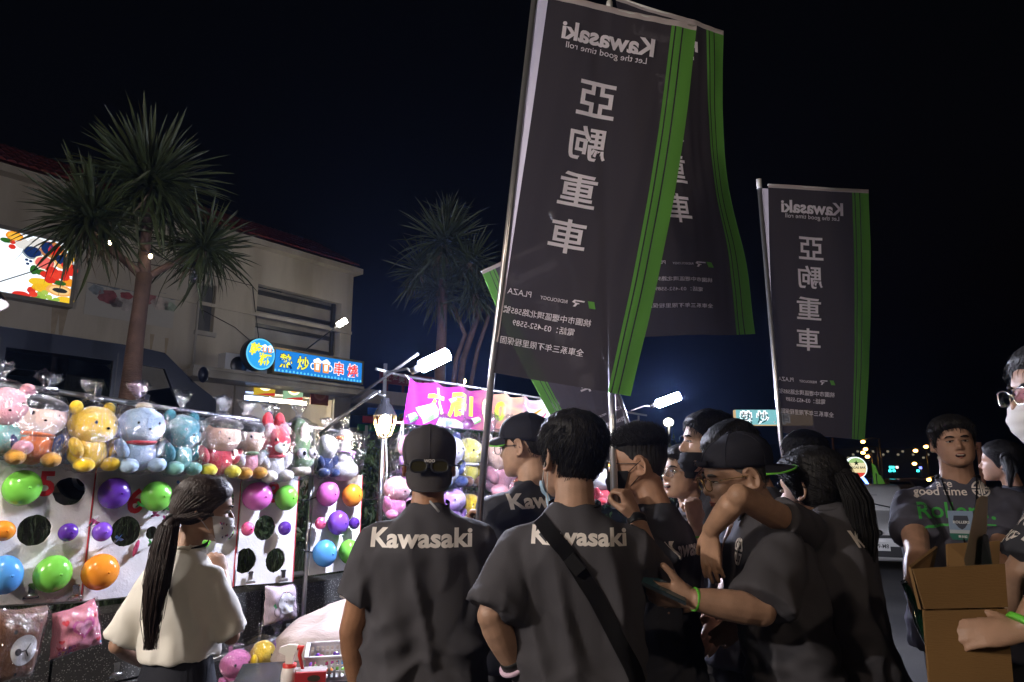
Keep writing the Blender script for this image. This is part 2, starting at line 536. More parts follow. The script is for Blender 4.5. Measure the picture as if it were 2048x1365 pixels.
b.slab(FAC, S1 - .25, S1, LOT, ZT, -9, -.26); b.slab(FAC, S0, S0 + .25, LOT, ZT, -9, -.26); b.slab(FAC, S0, S1, LOT, ZT, -9.25, -9.01)
b.build('wall', [M_wall, M_wall], bl)
M_recess = mat('recess_panel', (.33, .30, .26), .85, var=(2, .15))
b = MB(); b.slab(FAC, sA - .05, sB + .05, zC - .05, zA + .05, -.62, -.5); pn = b.build('recessed_panel', M_recess, bl)
for k in range(4):
    z = zC + (zA - zC) * (.1 + .275 * k)
    b = MB(); b.slab(FAC, sA, sB, z - .05, z + .05, -.42, -.30); b.build('rail', M_dkmetal, pn)
b = MB(); b.slab(FAC, sB - .18, sB - .08, zC, zA, -.29, -.2); b.build('upright', M_dkmetal, pn)
b = MB(); b.slab(FAC, wA + .01, wB - .01, wzB + .01, wzA - .01, -.2, -.16); w = b.build('window', mat('shutter_grey', (.12, .12, .115), .7), bl)
b = MB(); b.slab(FAC, wA - .06, wB + .06, wzB - .12, wzB - .003, -.1, .08); b.build('sill', M_wall2, w)
# cornice and tiled roof
b = MB(); b.slab(FAC, S0 - .1, S1 + .12, ZT + .003, ZT + .17, -.3, .32); b.build('cornice', M_wall, bl)
b = MB(); b.slab(FAC, S0, S1, 6.05 - .09, 6.05, .002, .05); b.build('string_course', M_wall, bl)
M_tile = mat('red_roof_tile', (.20, .035, .03), .55, var=(4, .3))
b = MB()
for k in range(int((S1 - S0) / .2)):
    s = S0 + k * .2 + .1
    for j in range(5):
        n0, z0 = .34 - j * .5, ZT + .18 + j * .27; n1, z1 = n0 - .52, z0 + .26
        rows = []
        for nn, zz in ((n0, z0), (n1, z1)):
            rows.append([FAC.pt(s + .1 * math.cos(a), zz + .05 + .06 * math.sin(a), nn) for a in (math.pi, math.pi * .75, math.pi * .5, math.pi * .25, 0)])
        b.add(rows[0] + rows[1], [(i, i + 1, i + 6, i + 5) for i in range(4)] + [(4, 3, 2, 1, 0)], 0, False)
b.slab(FAC, S0, S1, ZT + .171, ZT + 1.5, -2.5, -2.2)
b.add([FAC.pt(S0, ZT + .175, .3), FAC.pt(S1, ZT + .175, .3), FAC.pt(S1, ZT + 1.52, -2.2), FAC.pt(S0, ZT + 1.52, -2.2)], [(0, 1, 2, 3)], 0, False)
b.build('roof', M_tile, bl, 'stuff')
# shop canopy ledge
cs0, cz = FAC.hit(383, 752, .9); cs1, _ = FAC.hit(724, 800, .9)
cz = FAC.hit(560, 760, .9)[1]
b = MB(); b.slab(FAC, cs0, cs1, cz - .16, cz + .02, .003, .95); b.slab(FAC, cs0, cs1, cz + .021, cz + .10, .80, .98)
b.build('canopy', M_wall2, bl)
b = MB(); b.slab(FAC, o0 - .3, o0 - .02, LOT, cz - .17, .003, .10); b.build('door_post', M_wall2, bl)
b = MB(); b.slab(FAC, o1 + .02, o1 + .62, LOT, cz - .17, .003, .10); b.build('door_post', M_wall2, bl)
# shop room seen through the opening
M_room = mat('shop_wall_white', (.62, .62, .60), .7)
b = MB()
b.slab(FAC, o0 - .4, o1 + .4, LOT, oz0 + .3, -3.7, -3.6)
b.slab(FAC, o0 - .5, o0 - .4, LOT, oz0 + .3, -3.6, -.26); b.slab(FAC, o1 + .4, o1 + .5, LOT, oz0 + .3, -3.6, -.26)
b.slab(FAC, o0 - .4, o1 + .4, oz0 + .12, oz0 + .2, -3.6, -.26)
b.build('shop_room', M_room, bl)
b = MB(); b.slab(FAC, o0 + 1.5, o0 + 2.1, LOT, oz0 - .55, -3.58, -3.5); b.build('inner_door', mat('green_door', (.03, .09, .08), .5), bl)
M_tubeblue = emitm('tube_blue', (.35, .52, 1.0), 90); M_tubewarm = emitm('tube_warm', (1.0, .84, .56), 90)
tz = oz0 - .12
tl = thing('tube_light', 'bluish white fluorescent tube on the shop ceiling at the left', 'ceiling light', FAC.pt(o0 + .8, tz, -.6))
b = MB(); b.tube([FAC.pt(o0 + .03, tz, -.5), FAC.pt(o0 + 1.02, tz, -.5)], .045, 8); b.build('tube', M_tubeblue, tl)
b = MB(); b.slab(FAC, o0 + .03, o0 + 1.02, tz + .05, tz + .1, -.55, -.45); b.build('fitting', M_white, tl)
tl = thing('tube_light', 'warm yellowish fluorescent tube on the shop ceiling beside the blue one', 'ceiling light', FAC.pt(o0 + 1.8, tz, -.6))
b = MB(); b.tube([FAC.pt(o0 + 1.1, tz, -.5), FAC.pt(o0 + 2.3, tz, -.5)], .045, 8); b.build('tube', M_tubewarm, tl)
b = MB(); b.slab(FAC, o0 + 1.1, o0 + 2.3, tz + .05, tz + .1, -.55, -.45); b.build('fitting', M_white, tl)
# yellow menu sheets inside, red lettering on the far wall
for k in range(2):
    z1 = oz0 - .75
    b = MB(); b.slab(FAC, o0 + .08 + k * .72, o0 + .68 + k * .72, z1 - .62, z1, -2.0, -1.97)
    o = b.build('menu_sheet', mat('menu_yellow', (.75, .62, .05), .5), None)
    tag(o, ['yellow menu sheet hanging in the shop, nearer the left wall', 'yellow menu sheet hanging in the shop, nearer the green door'][k], 'menu')
    for j in range(3):
        b = MB(); b.slab(FAC, o0 + .14 + k * .72, o0 + .6 + k * .72, z1 - .2 - j * .18, z1 - .1 - j * .18, -1.968, -1.962)
        b.build('menu_line', mat('menu_green', (.1, .35, .1), .5), o)
V, F = text2d('串燒熱炒', .01); V = fit2d(V, w=1.0)
decal('wall_lettering', V, F, lambda x, y: FAC.pt(o1 - 1.0 + x, oz0 - .62 + y, -3.58), mat('red_print', (.5, .03, .03), .5), bl)
V, F = text2d('歡迎光臨 生意興隆', .0); V = fit2d(V, w=1.6)
decal('wall_lettering', V, F, lambda x, y: FAC.pt(o1 - 1.05 + x, oz0 - 1.0 + y, -3.58), mat('red_print'), bl)
# framed food pictures over the opening
M_pl = emitm('poster_glow', (1.0, .86, .5), 2.2); M_pl2 = emitm('poster_dish', (1.0, .42, .12), 1.6); M_pl3 = emitm('poster_red', (.7, .05, .04), .8); M_pl4 = emitm('poster_yellow', (.8, .55, .04), .7)
M_plg = emitm('poster_green', (.45, .75, .45), .7)
for k, (u, v, lit) in enumerate(((531, 770, 1), (588, 779, 1), (640, 790, 0))):
    s_, z_ = FAC.hit(u, v, .06)
    t = thing('food_poster', ['lit yellow food picture over the shop opening, nearest the round sign', 'lit greenish food picture in the middle over the shop opening', 'unlit dark red food picture at the right over the shop opening'][k], 'poster', FAC.pt(s_, z_, .05))
    b = MB(); b.slab(FAC, s_ - .31, s_ + .31, z_ - .30, z_ + .30, .012, .06); b.build('panel', (M_pl4 if k == 0 else M_plg) if lit else mat('poster_dark', (.25, .06, .05), .5), t)
    V, F = disc2d(0, 0, .22, .19, 24); decal('plate_picture', V, F, lambda x, y: FAC.pt(s_ + x, z_ + .02 + y, .064), M_pl if lit else mat('poster_dark2', (.4, .16, .1), .5), t)
    V, F = disc2d(0, 0, .16, .13, 24); decal('dish_picture', V, F, lambda x, y: FAC.pt(s_ + x, z_ + .02 + y, .068), M_pl2 if lit else mat('poster_dark3', (.3, .1, .05), .5), t)
    V, F = shape2d([[(-.3, -.29), (.3, -.29), (.3, -.2), (.0, -.24)]]); decal('caption_strip', V, F, lambda x, y: FAC.pt(s_ + x, z_ + y, .072), M_pl3 if lit else mat('poster_dark3'), t)

# ------------------------------------------------------------------ lit signs over the canopy
M_sblue = emitm('sign_blue', (.015, .20, .62), 1.25); M_sblue2 = emitm('sign_pale_blue', (.12, .55, .85), 1.3)
M_syel = emitm('sign_yellow', (.9, .85, .03), 1.3); M_sred = emitm('sign_red', (.95, .06, .04), 1.2); M_swhite = emitm('sign_white', (.95, .97, 1), 1.5)
M_samber = emitm('sign_beer', (.95, .33, .05), 1.1)
def beer(par, fn, sc):
    for sx in (-1, 1):
        c = sx * .30
        V, F = shape2d([[(c - .2, -.36), (c + .2, -.36), (c + .25, .2), (c - .25, .2)]]); decal('beer_mug', V * sc, F, lambda x, y: fn(x, y, .006), M_samber, par)
        V, F = shape2d([[(c - .1, -.25), (c + .1, -.25), (c + .12, .12), (c - .12, .12)]]); decal('beer_label', V * sc, F, lambda x, y: fn(x, y, .010), M_swhite, par)
        for dx, dy, r in ((-.16, .26, .13), (.02, .32, .16), (.17, .25, .12)):
            V, F = disc2d(c + dx, dy, r, r * .85, 14); decal('beer_foam', V * sc, F, lambda x, y: fn(x, y, .008 + .0006 * dx), M_swhite, par)
        c2 = c + sx * .3
        P = [(c2 + .17 * math.cos(a), -.06 + .2 * math.sin(a)) for a in np.linspace(0, 6.2, 18)]; Q = [(c2 + .11 * math.cos(a), -.06 + .14 * math.sin(a)) for a in np.linspace(0, 6.2, 18)]
        V, F = shape2d([P, Q]); decal('mug_handle', V * sc, F, lambda x, y: fn(x, y, .003), M_swhite, par)
n_ = 1.0
s0, z0 = FAC.hit(551, 700, n_); s1, z1 = FAC.hit(724, 728, n_); _, zb = FAC.hit(551, 740, n_)
zt_ = (FAC.hit(551, 700, n_)[1] + FAC.hit(724, 726, n_)[1]) / 2; zb_ = (FAC.hit(551, 741, n_)[1] + FAC.hit(722, 768, n_)[1]) / 2
sg = thing('shop_sign', 'long blue lightbox sign with yellow and red characters over the shop', 'sign', FAC.pt((s0 + s1) / 2, zb_, n_))
b = MB(); b.slab(FAC, s0, s1, zb_, zt_, n_ - .22, n_); b.build('lightbox', M_sblue, sg)
b = MB()
for q in ((s0 - .05, s1 + .05, zt_ + .003, zt_ + .06), (s0 - .05, s1 + .05, zb_ - .06, zb_ - .003), (s0 - .06, s0 - .003, zb_ - .06, zt_ + .06), (s1 + .003, s1 + .06, zb_ - .06, zt_ + .06)):
    b.slab(FAC, *q, n_ - .23, n_ + .02)
b.build('frame', mat('brass_frame', (.35, .28, .15), .4, .8), sg)
W_, H_ = s1 - s0, zt_ - zb_; sm, zm = (s0 + s1) / 2, (zt_ + zb_) / 2
fn = lambda x, y, o: FAC.pt(sm + x, zm + y, n_ + o)
for ch, cx, m_ in (('熱', -.385, M_syel), ('炒', -.20, M_syel), ('串', .215, M_sred), ('燒', .385, M_sred)):
    V, F = text2d(ch, .045); V2 = fit2d(V, h=H_ * .70); V = fit2d(text2d(ch, .018)[0], h=H_ * .64); F2 = text2d(ch, .018)[1]
    decal('character_outline', V2, F, lambda x, y: fn(cx * W_ + x, y + .04 * H_, .003), M_swhite if m_ is M_sred else emitm('sign_navy', (.01, .05, .2), .6), sg)
    decal('character', V, F2, lambda x, y: fn(cx * W_ + x, y + .04 * H_, .007), m_, sg)
beer(sg, lambda x, y, o: fn(x + .01 * W_, y + .03 * H_, o), H_ * .82)
for k in range(26):
    V, F = disc2d(0, 0, H_ * .055, H_ * .06, 10); decal('bubble', V, F, lambda x, y: fn(-W_ * .49 + k * W_ * .98 / 25 + x, -H_ * .44 + y + .01 * (k % 2), .0025), M_sblue2, sg)
# round sign
s_, z_ = FAC.hit(521, 709, 1.05); r_ = px2m(29, 19.2)
sg = thing('round_sign', 'round blue lightbox sign with yellow characters and beer mugs beside the long sign', 'sign', FAC.pt(s_, z_ - r_, 1.05))
b = MB(); b.lathe(FAC.pt(s_, z_, .80), FAC.n, [(0, r_ * 1.04), (.26, r_ * 1.04)], 32); b.build('drum', mat('sign_drum', (.03, .035, .05), .4), sg)
V, F = disc2d(0, 0, r_, r_, 36); decal('face', V, F, lambda x, y: FAC.pt(s_ + x, z_ + y, 1.064), M_sblue2, sg)
V, F = disc2d(0, 0, r_ * .9, r_ * .9, 36); decal('inner_face', V, F, lambda x, y: FAC.pt(s_ + x, z_ + y, 1.067), emitm('sign_mid_blue', (.03, .34, .75), 1.3), sg)
for ch, cx, cy_ in (('乾', -.36, .28), ('杯', .30, -.30)):
    V, F = text2d(ch, .03, shear=.15); V = fit2d(V, h=r_ * .82); decal('character', V, F, lambda x, y: FAC.pt(s_ + cx * r_ + x, z_ + cy_ * r_ + y, 1.073), M_syel, sg)
beer(sg, lambda x, y, o: FAC.pt(s_ + .42 * r_ + x, z_ + .38 * r_ + y, 1.068 + o), r_ * .62)

# backlit fruit picture
sL = FAC.hit(-70, 450, .25)[0]; sR, zR = FAC.hit(152, 495, .25); zbR = FAC.hit(140, 608, .25)[1]; zR = FAC.hit(152, 493, .25)[1]
sg = thing('fruit_lightbox', 'large white backlit billboard with fruit picture on the cream wall', 'billboard', FAC.pt(sR - 1.5, zbR, .2))
b = MB(); b.slab(FAC, sL, sR, zbR, zR, .003, .25); b.build('lightbox', emitm('lightbox_white', (.86, .93, 1.0), 1.35), sg)
b = MB()
for q in ((sL, sR + .08, zR + .003, zR + .09), (sL, sR + .08, zbR - .09, zbR - .003), (sR + .003, sR + .08, zbR - .003, zR + .003)):
    b.slab(FAC, *q, .003, .28)
b.build('frame', mat('box_frame', (.22, .20, .17), .5), sg)
def fp(u, v): return FAC.hit(u, v, .25)
def blob(name, u, v, ru, rv, col, st=1.1, lay=1, n=18, par=sg):
    s_, z_ = fp(u, v); k = px2m(1, 14.4)
    V, F = disc2d(0, 0, ru * k * 1.25, rv * k, n)
    V = V * (1 + .03 * np.sin(np.arange(len(V))[:, None] * 2.1))
    return decal(name, V, F, lambda x, y: FAC.pt(s_ + x, z_ + y, .25 + .003 * lay), emitm('fruit_%d_%d_%d' % (col[0] * 100, col[1] * 100, col[2] * 100), col, st), par)
ORG, RED, PNK, BLU, YEL, GRN, DGR, CRM, PAP = (.95, .33, .02), (.75, .035, .02), (.9, .16, .13), (.01, .03, .12), (.95, .6, .03), (.35, .55, .08), (.03, .14, .02), (.95, .88, .7), (.95, .45, .12)
WTB = (.75, .72, .68)
for a in [('orange_slice', 29, 473, 12, 10, ORG, 1, 2), ('orange_flesh', 29, 473, 9, 7.5, (.98, .5, .05), 1.1, 3), ('candle', 45, 488, 11, 11, WTB, 1.1, 2), ('candle', 75, 487, 13, 10, WTB, 1.1, 2),
          ('bowl', 65, 506, 14, 14, (.3, .36, .42), 1, 2), ('blueberries', 65, 505, 12, 11.5, BLU, 1, 3), ('bowl', 103, 501, 19, 18, (.55, .2, .06), 1, 2), ('berries', 95, 497, 9, 13, BLU, 1, 3), ('strawberries', 110, 502, 10, 11, RED, 1, 3),
          ('grapefruit', 89, 527, 16, 15, CRM, 1.1, 4), ('grapefruit_flesh', 89, 527, 13.5, 12.5, PNK, 1, 5), ('papaya', 125, 523, 14, 17, PAP, 1, 4), ('papaya_berries', 122, 520, 8, 10, BLU, 1, 5), ('berry', 127, 531, 4, 5, RED, 1, 6),
          ('apple', 141, 541, 11, 13, RED, 1, 3), ('peach', 146, 516, 7, 9, YEL, 1, 2), ('melon', 144, 500, 8, 8, GRN, 1, 2),
          ('strawberry', 103, 541, 9, 7, RED, 1, 6), ('strawberry', 92, 550, 9, 7, RED, 1, 7), ('strawberry', 109, 553, 9, 7, (.85, .06, .03), 1, 8), ('strawberry', 99, 561, 8, 7, RED, 1, 9), ('strawberry', 119, 548, 8, 7, (.85, .06, .03), 1, 6), ('strawberry', 128, 555, 8, 8, RED, 1, 7), ('strawberry', 112, 564, 7, 6, RED, 1, 7),
          ('mango', 81, 566, 17, 9, YEL, 1.05, 5), ('mango', 84, 577, 15, 9, (.9, .5, .02), 1.05, 6), ('leaf', 68, 540, 6, 10, DGR, 1, 3), ('leaf', 80, 545, 9, 6, DGR, 1, 4), ('leaf', 118, 567, 10, 5, DGR, 1, 8), ('leaf', 12, 481, 8, 5, DGR, 1, 3),
          ('orange_slice', 136, 566, 9, 9, ORG, 1, 6), ('papaya', 119, 582, 20, 12, PAP, 1, 7), ('papaya_flesh', 118, 582, 15, 8.5, (.95, .6, .25), 1.1, 8), ('papaya_seeds', 119, 582, 11, 5, (.03, .03, .03), 1, 9),
          ('apple', 42, 591, 13, 8, RED, 1, 3), ('strawberry', 62, 581, 6, 7, RED, 1, 6), ('strawberry', 66, 589, 6, 6, (.85, .06, .03), 1, 7), ('tomato', 25, 485, 4, 4, RED, 1, 3), ('tomato', 24, 494, 5, 5, RED, 1, 3),
          ('grape', 80, 588, 5, 5, GRN, 1, 6), ('grape', 89, 586, 5, 5, (.45, .62, .1), 1, 7), ('grape', 86, 595, 5, 5, GRN, 1, 8), ('grape', 97, 595, 5, 5, (.45, .62, .1), 1, 7), ('grape', 102, 602, 5, 4, GRN, 1, 8), ('kiwi', 74, 597, 9, 6, (.2, .36, .05), 1, 5), ('grape', 112, 600, 5, 4, GRN, 1, 7), ('banana', 130, 601, 13, 7, YEL, 1, 6),
          ('blueberry', 53, 520, 2.5, 2.5, BLU, 1, 3), ('blueberry', 61, 523, 2.5, 2.5, BLU, 1, 3), ('blueberry', 55, 528, 2.5, 2.5, BLU, 1, 3)]:
    blob(*a)
# faded printed banner on the wall
bn = thing('faded_banner', 'faded pale wall banner printed with fruit splashing into water', 'banner', FAC.hp(268, 650, .01))
k0, kz0 = FAC.hit(176, 556, .012); k1, _ = FAC.hit(352, 590, .012); kzb = (FAC.hit(176, 630, .012)[1] + FAC.hit(350, 658, .012)[1]) / 2
b = MB(); b.slab(FAC, k0, k1, kzb, kz0, .003, .012); b.build('sheet', mat('faded_sheet', (.46, .44, .40), .7), bn)
def fb(name, u, v, ru, rv, col, lay):
    s_, z_ = FAC.hit(u, v, .012); k = px2m(1, 17)
    V, F = disc2d(0, 0, ru * k * 1.3, rv * k, 16); V = V * (1 + .12 * np.sin(np.arange(len(V))[:, None] * 1.9 + u))
    decal(name, V, F, lambda x, y: FAC.pt(s_ + x, z_ + y, .012 + .003 * lay), mat('faded_%d_%d_%d' % tuple(int(c * 100) for c in col), col, .7, var=(6, .4)), bn)
for k in range(22):
    fb('water_splash', 184 + k * 7.6, 566 + k * 1.35 + random.uniform(-3, 4), random.uniform(4, 9), random.uniform(1.5, 3.5), (.16, .19, .23), 1)
for a in ((216, 594, 14, 13, (.26, .08, .09)), (193, 580, 10, 9, (.25, .28, .30)), (232, 607, 9, 8, (.2, .17, .17)), (253, 592, 9, 7, (.33, .07, .08)), (248, 608, 15, 13, (.42, .38, .36)), (300, 596, 9, 13, (.3, .12, .12)), (320, 608, 13, 13, (.44, .38, .34)), (340, 614, 10, 9, (.30, .36, .28))):
    fb('fruit_print', *a, 2)

# pipes, cables and rust on the wall
s_, z_ = FAC.hit(392, 640)
b = MB(); b.tube([FAC.pt(s_, LOT + .1, .06), FAC.pt(s_, ZT - .1, .06)], .035, 8); b.build('drain_pipe', M_wall2, bl)
b = MB(); b.tube([FAC.hp(160, 470, .03), FAC.hp(240, 520, .03), FAC.hp(400, 545, .03), FAC.hp(505, 572, .03), FAC.hp(520, 700, .03)], .012, 6); b.build('wall_cable', M_black, bl)
b = MB(); b.tube([FAC.hp(400, 618, .03), FAC.hp(470, 655, .03), FAC.hp(510, 690, .03)], .010, 6); b.build('wall_cable', M_black, bl)
for u0, v0, u1, v1 in ((104, 612, 112, 680), (118, 614, 130, 672), (300, 668, 306, 700), (330, 676, 334, 712)):
    a0, az = FAC.hit(u0, v0, .004); a1, bz = FAC.hit(u1, v1, .004)
    V, F = shape2d([[(a0, az), (a1, az), (a0 + (a1 - a0) * .7, bz), (a0 + (a1 - a0) * .35, bz)]]); decal('rust_streak', V, F, lambda x, y: FAC.pt(x, y, .004), mat('rust_streak', (.36, .29, .20), .85, var=(6, .15)), bl)
b = MB(); b.slab(FAC, FAC.hit(446, 600)[0], FAC.hit(446, 600)[0] + .75, 4.15, 4.75, .005, .38); ac = b.build('air_conditioner', M_white, bl)
b = MB(); b.lathe(FAC.pt(FAC.hit(446, 600)[0] + .38, 4.45, .383), FAC.n, [(0, .24), (.01, .24), (.012, .06)], 18); b.build('fan_grille', M_dkmetal, ac)
# small LED flood lamp on an arm over the sign
lp = thing('flood_lamp', 'thin white LED flood lamp on a slanted arm over the blue sign', 'lamp', FAC.hp(612, 700, 1.0))
pa, pb = FAC.hp(612, 700, .9), FAC.hp(676, 651, 2.0); pc = FAC.hp(692, 641, 2.2)
b = MB(); b.tube([pa, pb], .02, 6); b.build('arm', M_dkmetal, lp)
b = MB(); b.tube([pb, pc], .08, 8); b.build('lamp_head', emitm('led_small', (1, .92, .78), 110), lp)

# ------------------------------------------------------------------ low shops to the right of the building
sh = thing('low_shop', 'low white shop with striped awning beyond the cream building', 'shop', at(790, 900, 26))
SH = Plane(at(715, 800, 25).to_2d(), (.70, .71))
b = MB(); s0, z0 = SH.hit(722, 790); s1, _ = SH.hit(960, 800)
b.slab(SH, s0, s0 + 9, 1.2, z0 - .9, -4, -3.8); b.slab(SH, s0 + 8.8, s0 + 9, 1.2, z0, -3.8, 0); b.build('wall', M_wall2, sh)
b = MB(); b.slab(SH, s0 - .4, s0 + 9, z0 - .35, z0 + .15, -4, .6); b.build('roof', M_wall, sh)
for k, c in enumerate(((.02, .12, .5), (.55, .03, .03), (.02, .25, .12))):
    b = MB(); b.slab(SH, s0, s0 + 9, z0 - .75 - .28 * k, z0 - .50 - .28 * k, .45 - .3 * k, .5 - .3 * k)
    b.build('awning_stripe', mat('awning_%d' % k, c, .7), sh)
for k in range(5):
    b = MB(); b.slab(SH, s0 + .3 + k * 1.9, s0 + .42 + k * 1.9, 1.2, z0 - 1.1, -.2, -.08); b.build('post', M_white, sh)
for k in range(2):
    b = MB(); b.slab(SH, s0, s0 + 9, z0 - 1.9 - .7 * k, z0 - 1.84 - .7 * k, -.3, -.24); b.build('rail', M_white, sh)
p = SH.hp(733, 796, .7)
t = thing('tube_light', 'pale green white fluorescent tube under the far striped awning', 'ceiling light', p)
b = MB(); b.tube([SH.hp(722, 795, .4), SH.hp(745, 800, .4)], .06, 6); b.build('tube', emitm('tube_green', (.8, 1, .9), 14), t)
b = MB(); b.tube([SH.hp(722, 791, .4), SH.hp(745, 796, .4)], .05, 6); b.build('fitting', M_white, t)
t = thing('roof_sign', 'dull red rooftop sign with pale characters on the far low shop', 'sign', SH.hp(790, 780, .2))
a0, az = SH.hit(762, 742, .3); a1, _ = SH.hit(880, 745, .3); ab = SH.hit(762, 766, .3)[1]
b = MB(); b.slab(SH, a0, a1, ab, az, .2, .3); b.build('board', mat('dull_red', (.25, .045, .05), .6), t)
V, F = text2d('土產美食海鮮餐廳', .02); V = fit2d(V, w=(a1 - a0) * .86); decal('lettering', V, F, lambda x, y: SH.pt((a0 + a1) / 2 + x, (az + ab) / 2 + y, .305), mat('dull_gold', (.40, .32, .22), .6), t)
for k in range(4):
    b = MB(); b.slab(SH, a0 + .3 + k * (a1 - a0 - .6) / 3, a0 + .38 + k * (a1 - a0 - .6) / 3, z0, ab, .2, .26); b.build('post', mat('dull_red'), t)
# ================================================================== parked van
VAN = Plane(at(330, 703, 8.85).to_2d(), (.592, .806))
def vh(u, v): return VAN.hit(u, v)
def build_van():
    t = thing('parked_van', 'dark blue van parked behind the plush toys in front of the cream wall', 'van', VAN.pt(-1.5, LOT, -.9))
    paint = mat('van_paint', (.006, .008, .016), .3, coat=.15, spec=.35)
    zr = LOT + 1.96; sr = vh(330, 703)[0]; sw, zw = vh(392, 768); sf, zf = vh(436, 800)
    s0 = sf - 5.0; zl = LOT + .32
    prof = [(s0 + .06, zl), (sf - .06, zl), (sf, zl + .25), (sf - .02, zf), (sw, zw), (sr, zr - .03), (sr - .4, zr), (s0 + .3, zr), (s0 + .06, zr - .1), (s0, zl + .6)]
    def win(a): return [VAN.hit(u, v) for u, v in a]
    wf = win([(286, 729), (333, 741), (363, 771), (308, 757)])
    zt, zbm = zr - .22, zr - .86
    wm = [(sr - 1.75, zbm), (sr - .62, zbm), (sr - .62, zt), (sr - 1.75, zt)]
    wf = [(sr - .50, zbm), (sw - .14, zbm + .02), (sr + .02, zt - .02), (sr - .50, zt)]
    wb = [(s0 + .3, zbm), (sr - 1.87, zbm), (sr - 1.87, zt), (s0 + .35, zt)]
    arch = lambda c: [(c + .36 * math.cos(a), zl - .001 + .34 * math.sin(a)) for a in np.linspace(0, math.pi, 12)]
    for sgn, n0 in ((1, 0.0), (-1, -1.7)):
        b = plate([prof, wf, wm, wb], (lambda x, y, n: VAN.pt(x, y, n0 + n)), .05)
        b.build('side_panel', [paint, paint], t)
        for nm, w in (('front', wf), ('middle', wm), ('rear', wb)):
            c = np.mean(w, 0); b = MB()
            b.add([VAN.pt(x, y, n0 - .025) for x, y in w], [tuple(range(len(w)))], 0, False)
            b.build('side_window', film('car_glass_clear', (.80, .83, .84), .04, .05, .6, (1, 0)) if nm == 'front' else film('car_glass_dark', (.08, .10, .11), .05, .04, .6, (1, 0)), t)
    b = MB()
    n = len(prof)
    for k in range(n):
        if k == 4: continue
        a, c = prof[k], prof[(k + 1) % n]
        b.quad(VAN.pt(*a, -.051), VAN.pt(*c, -.051), VAN.pt(*c, -1.70), VAN.pt(*a, -1.70))
    b.build('body_shell', paint, t)
    b = MB(); a, c = prof[4], prof[5]
    b.quad(VAN.pt(*a, -.06), VAN.pt(*c, -.06), VAN.pt(*c, -1.69), VAN.pt(*a, -1.69)); b.build('windscreen', film('car_glass'), t)
    for s_ in (s0 + .95, sf - .85):
        for n0 in (.01, -1.77):
            b = MB(); b.lathe(VAN.pt(s_, LOT + .32, n0 - .2), VAN.n, [(0, .2), (0, .30), (.03, .32), (.18, .32), (.21, .30), (.21, .2)], 20); w = b.build('wheel', M_black, t)
            b = MB(); b.lathe(VAN.pt(s_, LOT + .32, n0 - .1), VAN.n, [(0, .19), (.115, .19), (.10, .02)], 14); b.build('rim', M_metal, w)
    b = MB(); p = vh(358, 765); b.ell(VAN.pt(p[0] + .25, p[1] + .12, .14), (.06, .1, .11)); b.build('wing_mirror', paint, t)
    for s_ in (sr - .75, sr - 1.95):
        b = MB(); b.slab(VAN, s_, s_ + .16, zbm - .14, zbm - .10, .003, .03); b.build('handle', M_chrome, t)
    b = MB(); b.slab(VAN, s0 + .05, sf - .1, zbm - .42, zbm - .39, .003, .018); b.build('side_trim', M_dkmetal, t)
    for q in (sr - .58, sr - 1.82):
        b = MB(); b.slab(VAN, q, q + .012, zl + .1, zr - .12, .002, .006); b.build('door_gap', M_black, t)
    b = MB(); b.slab(VAN, sf - .03, sf + .02, zl + .45, zl + .62, -.45, -.08); b.build('headlight', M_chrome, t)
    b = MB(); b.slab(VAN, sf - 1.4, sf - 1.1, zbm - .35, zbm - .1, -1.2, -.4); b.build('seat', M_black, t)
    b = MB(); b.slab(VAN, sr - 1.5, sr - 1.0, zbm + .05, zbm + .42, -.7, -.68); b.build('window_cover', mat('teal_cloth', (.10, .16, .18), .8), t)
build_van()

# ================================================================== palms
def leaf_mesh(L, droop, w, seed):
    rnd = random.Random(seed); b = MB(); n = 5; vs = []
    for i in range(n + 1):
        t = i / n
        x = L * (t - .08 * droop * t * t); z = -droop * L * t * t * .55
        ww = w * (.55 + 1.0 * t) * (1 - t) ** .6 * 1.25 if t > .02 else w * .6
        vs += [Vector((x, -ww, z + ww * .5)), Vector((x, 0, z)), Vector((x, ww, z + ww * .5))]
    fs = []
    for i in range(n):
        a = i * 3; fs += [(a, a + 1, a + 4, a + 3), (a + 1, a + 2, a + 5, a + 4)]
    b.add(vs, fs, 0, False)
    return b
LEAF = [leaf_mesh(1, d, .027, i).mesh('leaf', M_leaf) for i, d in enumerate((.1, .45, .9, 1.4))]
LEAFD = [leaf_mesh(1, d, .018, i).mesh('dry_leaf', M_leafdry) for i, d in enumerate((.6, 1.0))]
